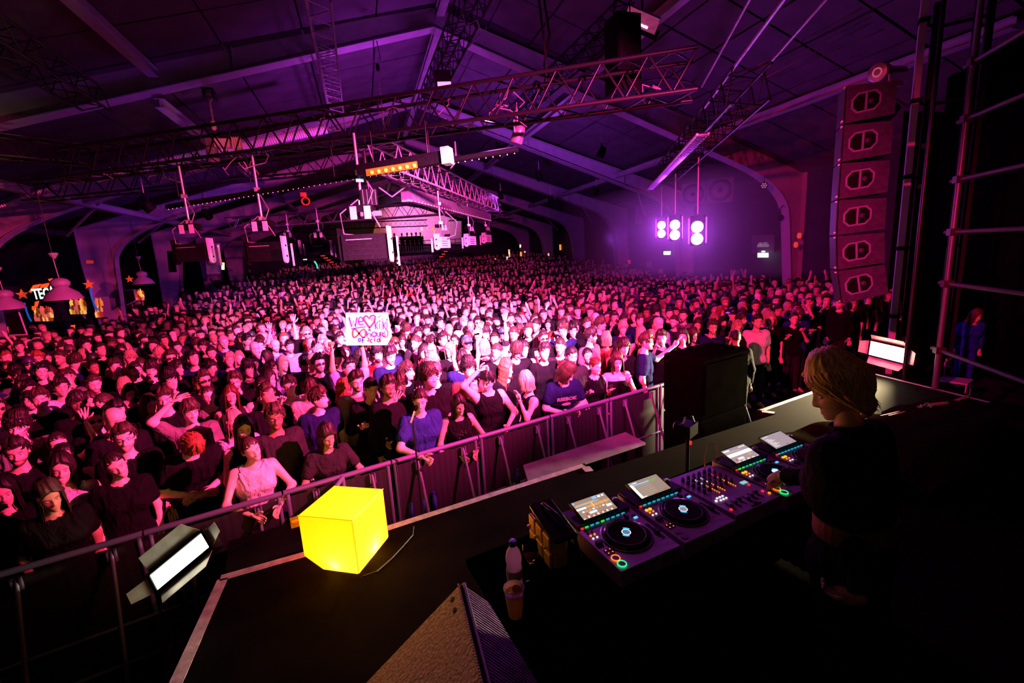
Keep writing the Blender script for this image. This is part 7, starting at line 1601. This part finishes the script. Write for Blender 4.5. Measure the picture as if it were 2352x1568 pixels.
for k in set(p['var'] for p in PEOPLE[:NIND]):
    ps, fem, hr, lk, tp, bd_, sm, ac, _ = VAR[k]; MESH[k] = build_person(ps, fem, hr, lk, tp, bd_, sm, .023, (34, 38), ord(k) % 7, ac)[0]
def zone(u, v):
    dep = 'front rows' if v > 960 else 'near rows' if v > 860 else 'middle rows' if v > 790 else 'farther rows' if v > 735 else 'back rows'
    hz = 'at the left edge' if u < 120 else 'below the bar' if u < 250 else 'below the first column' if u < 420 else 'below the left strobes' if u < 600 else 'left of the sign' if u < 790 else 'near the white sign' if u < 915 else 'right of the sign' if u < 1060 else 'at bright centre' if u < 1220 else 'right of centre' if u < 1400 else 'below the violet strobes' if u < 1600 else 'below the emergency sign' if u < 1830 else 'below the line array'
    return dep, hz
buck = {}
for p in PEOPLE[:NIND]:
    dep, hz = zone(p['u'], p['v']); lk_ = VW[p['var']].format(h={'dark': 'dark-brown'}.get(p['hair'], p['hair'])); lb = f"{lk_} in {p['top']}, {dep} {hz}"; buck.setdefault(lb, []).append(p); p['lb'] = lb
ordn = ['leftmost', 'second', 'third', 'fourth', 'fifth', 'sixth', 'seventh', 'eighth']
for lb, L_ in buck.items():
    if len(L_) > 1:
        L_.sort(key=lambda p: p['u'])
        for i, p in enumerate(L_): p['lb'] = lb+', '+ordn[min(i, 7)]
for p in PEOPLE[:NIND]:
    yaw = math.atan2(2.2-p['x'], p['y']-.3)*.8+RG.normal(0, .22)
    tc = np.array(TC[p['top']])*RG.uniform(.8, 1.2)
    p['obj'] = inst(MESH[p['var']], (p['x'], p['y'], floor_h(p['y'])), yaw, p['h'], tuple(np.array(SK[p['skin']])*RG.uniform(.9, 1.1)), tuple(np.clip(tc, 0, 1)), HC[p['hair']], p['lb'], 'people in the crowd', tuple(RG.uniform(.01, .08, 3)))
ph_i = 0
for p in PEOPLE[:NIND]:
    if p['var'] == 'E' and p.get('obj'):
        J_ = skel(VAR['E'][0]); s_ = p['h']/1.75; me_ = bpy.data.meshes.get('phone_mesh')
        if me_ is None: me_ = phone_mesh(J_['wrL'], J_['hdL']).mesh('phone_mesh', [acc_m], feat=False)
        q_ = bpy.data.objects.new('mobile_phone', me_); COL.objects.link(q_); q_.location = p['obj'].location; q_.rotation_euler = p['obj'].rotation_euler; q_.scale = (s_, s_, s_); q_.color = (.5, .5, .6, 1) if ph_i % 2 else (.02, .02, .03, 1); ph_i += 1
        dep, hz_ = zone(p['u'], p['v']); tag(q_, f"phone held up by a woman in {p['top']}, {dep} {hz_}", 'phone', 'phones held up in the crowd')
# far crowd: one object
m, nt, N, L, b = nodes('crowd_material'); at = N.new('ShaderNodeAttribute'); at.attribute_name = 'col'; L.new(at.outputs['Color'], b.inputs['Base Color']); b.inputs['Roughness'].default_value = .6; b.inputs['Specular IOR Level'].default_value = .25
def low_person(kind):
    """quads only; class per vertex: 0 skin 1 hair 2 shirt 3 feature"""
    fem = kind in ('long', 'bob', 'wave'); nr, ns = 15, 14
    t = np.linspace(-1, 1, ns, endpoint=False); th = math.pi*np.sign(t)*np.abs(t)**1.35; z = np.interp(np.linspace(0, 1, nr), [0, .15, .7, 1], [-.122, -.10, .05, .125]); TH, ZZ = np.meshgrid(th, z); X, Y = head_xyz(TH, ZZ, float(fem))
    hl = np.interp(np.abs(TH), [0, .7, 1.0, 1.35, 1.7, 2.2, math.pi], [.068, .07, .045, .0, -.02, -.05, -.06]);
    if fem: hl = np.where(np.abs(TH) > 1.15, -.2, hl)
    if kind == 'bald': hl = hl+.5
    H_ = ZZ > hl; r = np.sqrt(X**2+Y**2)+1e-6; k_ = 1+np.where(H_, .016, 0)/r; X = X*k_; Y = Y*k_; Z2 = ZZ+np.where(H_ & (ZZ > .1), .012, 0)
    cl = np.where(H_, 1, 0); ft = (np.abs(np.abs(X)-.031) < .016) & (np.abs(ZZ-.012) < .014) & (np.cos(TH) > .3); cl = np.where(ft & ~H_, 3, cl)
    if kind == 'beard': cl = np.where((ZZ < -.055) & (np.abs(TH) < 1.5), 1, cl)
    V = np.stack([X, Y, Z2+1.635], -1).reshape(-1, 3); C = cl.ravel(); F = [(i*ns+k, i*ns+(k+1) % ns, (i+1)*ns+(k+1) % ns, (i+1)*ns+k) for i in range(nr-1) for k in range(ns)]
    Vs = [V]; Cs = [C]; Fs = list(F); n = len(V)
    def tb_(pts, rad, cls, nn=8, fl=1., fd=None):
        nonlocal n
        v, f = tubeV(pts, rad, nn, fl, fd); f = [q for q in f if len(q) == 4]; Vs.append(v); Cs.append(np.array(cls).repeat(nn) if hasattr(cls, '__len__') else np.full(len(v), cls)); Fs.extend([tuple(i+n for i in q) for q in f]); n += len(v)
    w_ = .88 if fem else 1
    tb_([(0, 0, .95), (0, 0, 1.15), (0, 0, 1.34), (0, .01, 1.43), (0, .015, 1.475)], [.15*w_, .155*w_, .20*w_, .17*w_, .06], 2, 9, .62, (0, 1, 0)); tb_([(0, .015, 1.45), (0, 0, 1.57)], [.056, .05], 0, 6)
    for s_ in (-1, 1):
        if kind == 'arm' and s_ == 1: tb_([(.18, 0, 1.42), (.27, -.06, 1.62), (.23, -.12, 1.88), (.23, -.13, 1.98), (.23, -.13, 2.05)], [.055, .045, .03, .042, .012], [2, 0, 0, 0, 0], 6)
        elif kind == 'arms': tb_([(.18*s_, 0, 1.42), (.27*s_, -.06, 1.62), (.22*s_, -.12, 1.88), (.2*s_, -.13, 1.98), (.2*s_, -.13, 2.05)], [.055, .045, .03, .042, .012], [2, 0, 0, 0, 0], 6)
        else: tb_([(.185*s_, .01, 1.43), (.23*s_, .03, 1.13), (.21*s_, -.05, .88)], [.055, .045, .03], [2, 2, 0], 5)
    if kind in ('long', 'wave'): tb_([(0, .055, 1.60), (0, .075, 1.45), (0, .08, 1.32)], [.085, .09, .07], 1, 8, .6, (0, 1, 0))
    return np.concatenate(Vs), np.concatenate(Cs), np.array(Fs, np.int32)
LOW = {k: low_person(k) for k in ('short', 'beard', 'bald', 'long', 'bob', 'arm', 'arms', 'wave')}
AV = []; AF = []; AC = []; nn_ = 0
for p in PEOPLE[NIND:]:
    fem = p['var'].isupper(); k = {'e': 'bald', 'r': 'bald', 'b': 'beard', 'f': 'beard', 'k': 'beard', 'm': 'arms', 'l': 'arm', 'K': 'arm', 'F': 'arms', 'C': 'bob', 'I': 'bob'}.get(p['var'], 'long' if fem else 'short')
    V, C, F = LOW[k]; s = p['h']/1.75; yaw = math.atan2(2.2-p['x'], p['y'])*.7+RG.normal(0, .35); c_, s_ = math.cos(yaw), math.sin(yaw)
    nod = RG.normal(0, .12); V2 = V.copy(); hm = V2[:, 2] > 1.5; V2[hm, 1] -= (V2[hm, 2]-1.5)*nod; V2[hm, 0] += (V2[hm, 2]-1.5)*RG.normal(0, .15)
    W = np.stack([(V2[:, 0]*c_-V2[:, 1]*s_)*s+p['x'], (V2[:, 0]*s_+V2[:, 1]*c_)*s+p['y'], V2[:, 2]*s+floor_h(p['y'])], -1)
    sk = np.array(SK[p['skin']])*RG.uniform(.85, 1.1); pal = np.array([sk, HC[p['hair']], np.array(TC[p['top']])*RG.uniform(.8, 1.2), sk*.35])
    AV.append(W); AF.append(F+nn_); AC.append(pal[C]); nn_ += len(W)
AV = np.concatenate(AV).astype(np.float32); AF = np.concatenate(AF).astype(np.int32); AC = np.concatenate(AC); AC = np.concatenate([AC, np.ones((len(AC), 1))], 1).astype(np.float32)
me = bpy.data.meshes.new('distant_crowd'); me.vertices.add(len(AV)); me.vertices.foreach_set('co', AV.ravel()); me.loops.add(AF.size); me.loops.foreach_set('vertex_index', AF.ravel()); me.polygons.add(len(AF)); me.polygons.foreach_set('loop_start', np.arange(0, AF.size, 4, dtype=np.int32)); me.update(calc_edges=True)
me.polygons.foreach_set('use_smooth', [True]*len(AF)); me.materials.append(m); a_ = me.color_attributes.new('col', 'FLOAT_COLOR', 'POINT'); a_.data.foreach_set('color', np.clip(AC, 0, 1).ravel())
o = bpy.data.objects.new('distant_crowd', me); COL.objects.link(o); tag(o, 'dense crowd of small heads filling the back of the hall', 'crowd'); o['kind'] = 'stuff'
print('people', len(PEOPLE), 'low verts', len(AV), 'faces', len(AF))
# balcony spectators
for k, (u, v) in enumerate([(922, 531), (934, 529), (945, 534), (955, 532), (965, 533), (905, 535), (893, 536)]):
    P0 = ony(u, v, 43.9); Mx = MESH['a' if k % 2 else 'b'] if 'a' in MESH else None
    if Mx: inst(Mx, (P0[0], 43.9, zb+.03), 0, 1.75, SK['mid'], TC['black'], HC['dark'], ['first', 'second', 'third', 'fourth', 'fifth', 'sixth', 'seventh'][k]+' silhouetted spectator at the balcony rail', 'balcony spectators')
# chair and seated-looking crew at right
t = thing('folding_chair', 'grey metal chair behind the scaffold pole at the right', 'chair', (10.2, 5.3, 0)); c0 = Vector(WL[t.name])
MB().box(c0+Vector((0, 0, .45)), (.42, .42, .03), rotz(.3)).build('seat', steel, t); MB().box(c0+Vector((.12, .2, .72)), (.40, .03, .10), rotz(.3)).build('backrest', steel, t)
for a in (-1, 1):
    for b_ in (-1, 1): rod('leg', t, c0+rotz(.3)@Vector((.19*a, .19*b_, 0)), c0+rotz(.3)@Vector((.19*a, .19*b_, .80 if b_ > 0 else .45)), .012, steel)
mj = build_person(dict(lean=.2), 1, 'long', (.4, .2, 0), 'long', 0, 0, .022, (34, 38), 3)[0]
inst(mj, (11.44, 5.83, 0), -.6, 1.62, SK['pale'], (.02, .05, .45), HC['auburn'], 'person in a blue sports jacket beside the chair behind the scaffold', None, trous=(.02, .05, .40))
# ---------------------------------------------------------------- DJ
djp = dict(lean=.10, R='down', L='mix', hands=('relax', 'relax'), free_head=1)
hx = Vector(onz(1935, 893, 2.59))
yawd = math.pi+.20
s = 1.0
J0 = skel(djp)
# left arm reaches the mixer: person faces +y so local frame is rotated by yaw
handw = Vector(onz(1775, 1100, 1.97)); 
Rz = rotz(yawd); base = Vector((hx.x, hx.y, ZS)); hl_ = Rz@Vector(J0['head']); base = Vector((hx.x-hl_.x, hx.y-hl_.y, 2.575-hl_.z)); base.z = ZS
loc = lambda p: np.array(Rz.inverted()@(Vector(p)-base))
hwl = loc(handw)
def mkarm(n, wr, hd):
    sh = J0['sh'+n]; d = wr-sh; Ld = np.linalg.norm(d)
    if Ld > .54: wr = sh+d/Ld*.54; d = wr-sh; Ld = .54
    h_ = math.sqrt(max(.285**2-(Ld/2)**2, .0004)); mid = sh+d/2; dn = V3(0, .3, -1); dn -= d*(dn@d)/Ld**2; dn /= np.linalg.norm(dn); return (mid+dn*h_, wr, hd)
side_ = 'L' if hwl[0] > 0 else 'R'; other = 'R' if side_ == 'L' else 'L'
dirv = hwl-J0['sh'+side_]; dirv /= np.linalg.norm(dirv)
wrt = hwl-dirv*.06
djp[side_] = mkarm(side_, wrt, dirv*.8+V3(0, 0, -.25)); ow = J0['sh'+other]+V3(.03 if other == 'L' else -.03, .16, -.50); djp[other] = mkarm(other, ow, V3(0, -.8, -.4))
djp['hands'] = ('grip', 'grip'); djp['palm'+side_] = (0, 0, -1)
out, J = build_person(djp, 1, 'bald', (.62, .42, .05), 'long', 0, 0, .013, (70, 76), 2)
dj = inst(out, base, yawd, 1.75, (.62, .36, .24), (.012, .012, .013), HC['blond'], 'DJ with a blond bob in black, bending over the decks', None, trous=(.01, .01, .012)); dj['category'] = 'person'
# hair of the DJ: layered shell with separate locks
Md = rotm(.62, .42, .05); od = J['head']+Md@V3(0, -.008, .012)
pm = PM(); hm = hair_mesh('djbob', Md, od, 5); 
rgd = np.random.default_rng(4)
V0 = []
def lock(th0, z0, th1, z1, r0, wdt):
    pts = []; rad = []
    for i in range(12):
        t_ = i/11; th_ = th0+(th1-th0)*t_; z_ = z0+(z1-z0)*t_**1.2; x_, y_ = head_xyz(np.array(th_), np.array(np.clip(z_, -.06, .122))); r_ = math.hypot(x_, y_)+1e-6; k_ = 1+(r0*(1+.25*math.sin(t_*3)))/r_
        q_ = V3(x_*k_, y_*k_+(.02*max(0, -z_-.05)/.06 if abs(th_) > 1.5 else 0), z_+r0*.5*max(0, (z_-.1)/.025)); pts.append(od+Md@q_); rad.append(wdt*(1-.75*t_**3)*(0.6+.4*min(1, t_*5)))
    V, F = tubeV(pts, rad, 6, .55); pm.add(V, F)
for i in range(230):
    sgn_ = 1 if rgd.random() < .5 else -1; a0 = rgd.uniform(0, math.pi); a1 = a0*.55+1.25+rgd.normal(0, .12) if a0 < 1.4 else a0+rgd.normal(0, .1)
    if 1.15 < a1 < 1.75 and rgd.random() < .0: continue
    zend = .014 if a1 < 1.75 else rgd.uniform(-.115, -.075); lock(sgn_*a0, .120-rgd.uniform(0, .02), sgn_*min(a1, 3.1), zend, .017+rgd.uniform(0, .008), rgd.uniform(.005, .009))
hm.V += pm.V; hm.F += [tuple(i+hm.n for i in f) for f in pm.F]; hm.C += pm.C; hm.M += pm.M; hm.n += pm.n
me = hm.mesh('hair', [hair_m], feat=False); o = bpy.data.objects.new('hair', me); link(o, dj); o.color = (1, .62, .22, 1)
V, F = tubeV([J['neck0']-V3(0, 0, .045), J['neck0']-V3(0, 0, .005), J['neck0']*.62+J['neck1']*.38, J['neck0']*.35+J['neck1']*.65], [.125, .095, .072, .069], 20); pc = PM(); pc.add(V, [f for f in F if len(f) == 4]); o = bpy.data.objects.new('collar', pc.mesh('collar', [shirt_m], feat=False)); link(o, dj); o.color = (.012, .012, .013, 1)
wv = J['wr'+side_]-J['el'+side_]; wv /= np.linalg.norm(wv); me = MB().lathe([(.033, -.006), (.036, -.006), (.036, .006), (.033, .006)], Vector(J['wr'+side_]-wv*.02), 16, Vector(wv).to_track_quat('Z', 'Y').to_matrix(), False).mesh('bracelet', jewel); o = bpy.data.objects.new('bracelet', me); link(o, dj)
# tan waistband
wb = V3(0, 0, 1.05); me = MB().lathe([(.150, -.04), (.158, -.038), (.160, .038), (.150, .04), (.150, -.04)], Vector((0, 0, 0)), 30, None, False).mesh('waistband', mat('tan_leather', (.22, .085, .04), .5, 0, .15, 20)); o = bpy.data.objects.new('waistband', me); link(o, dj); o.matrix_basis = Matrix.Translation((0, 0, 1.09)) @ Matrix.Diagonal((1.12, .86, 1, 1))
print('dj', base, side_, proj(base+Rz@Vector(J['head'])), proj(base+Rz@Vector(J['wr'+side_])))
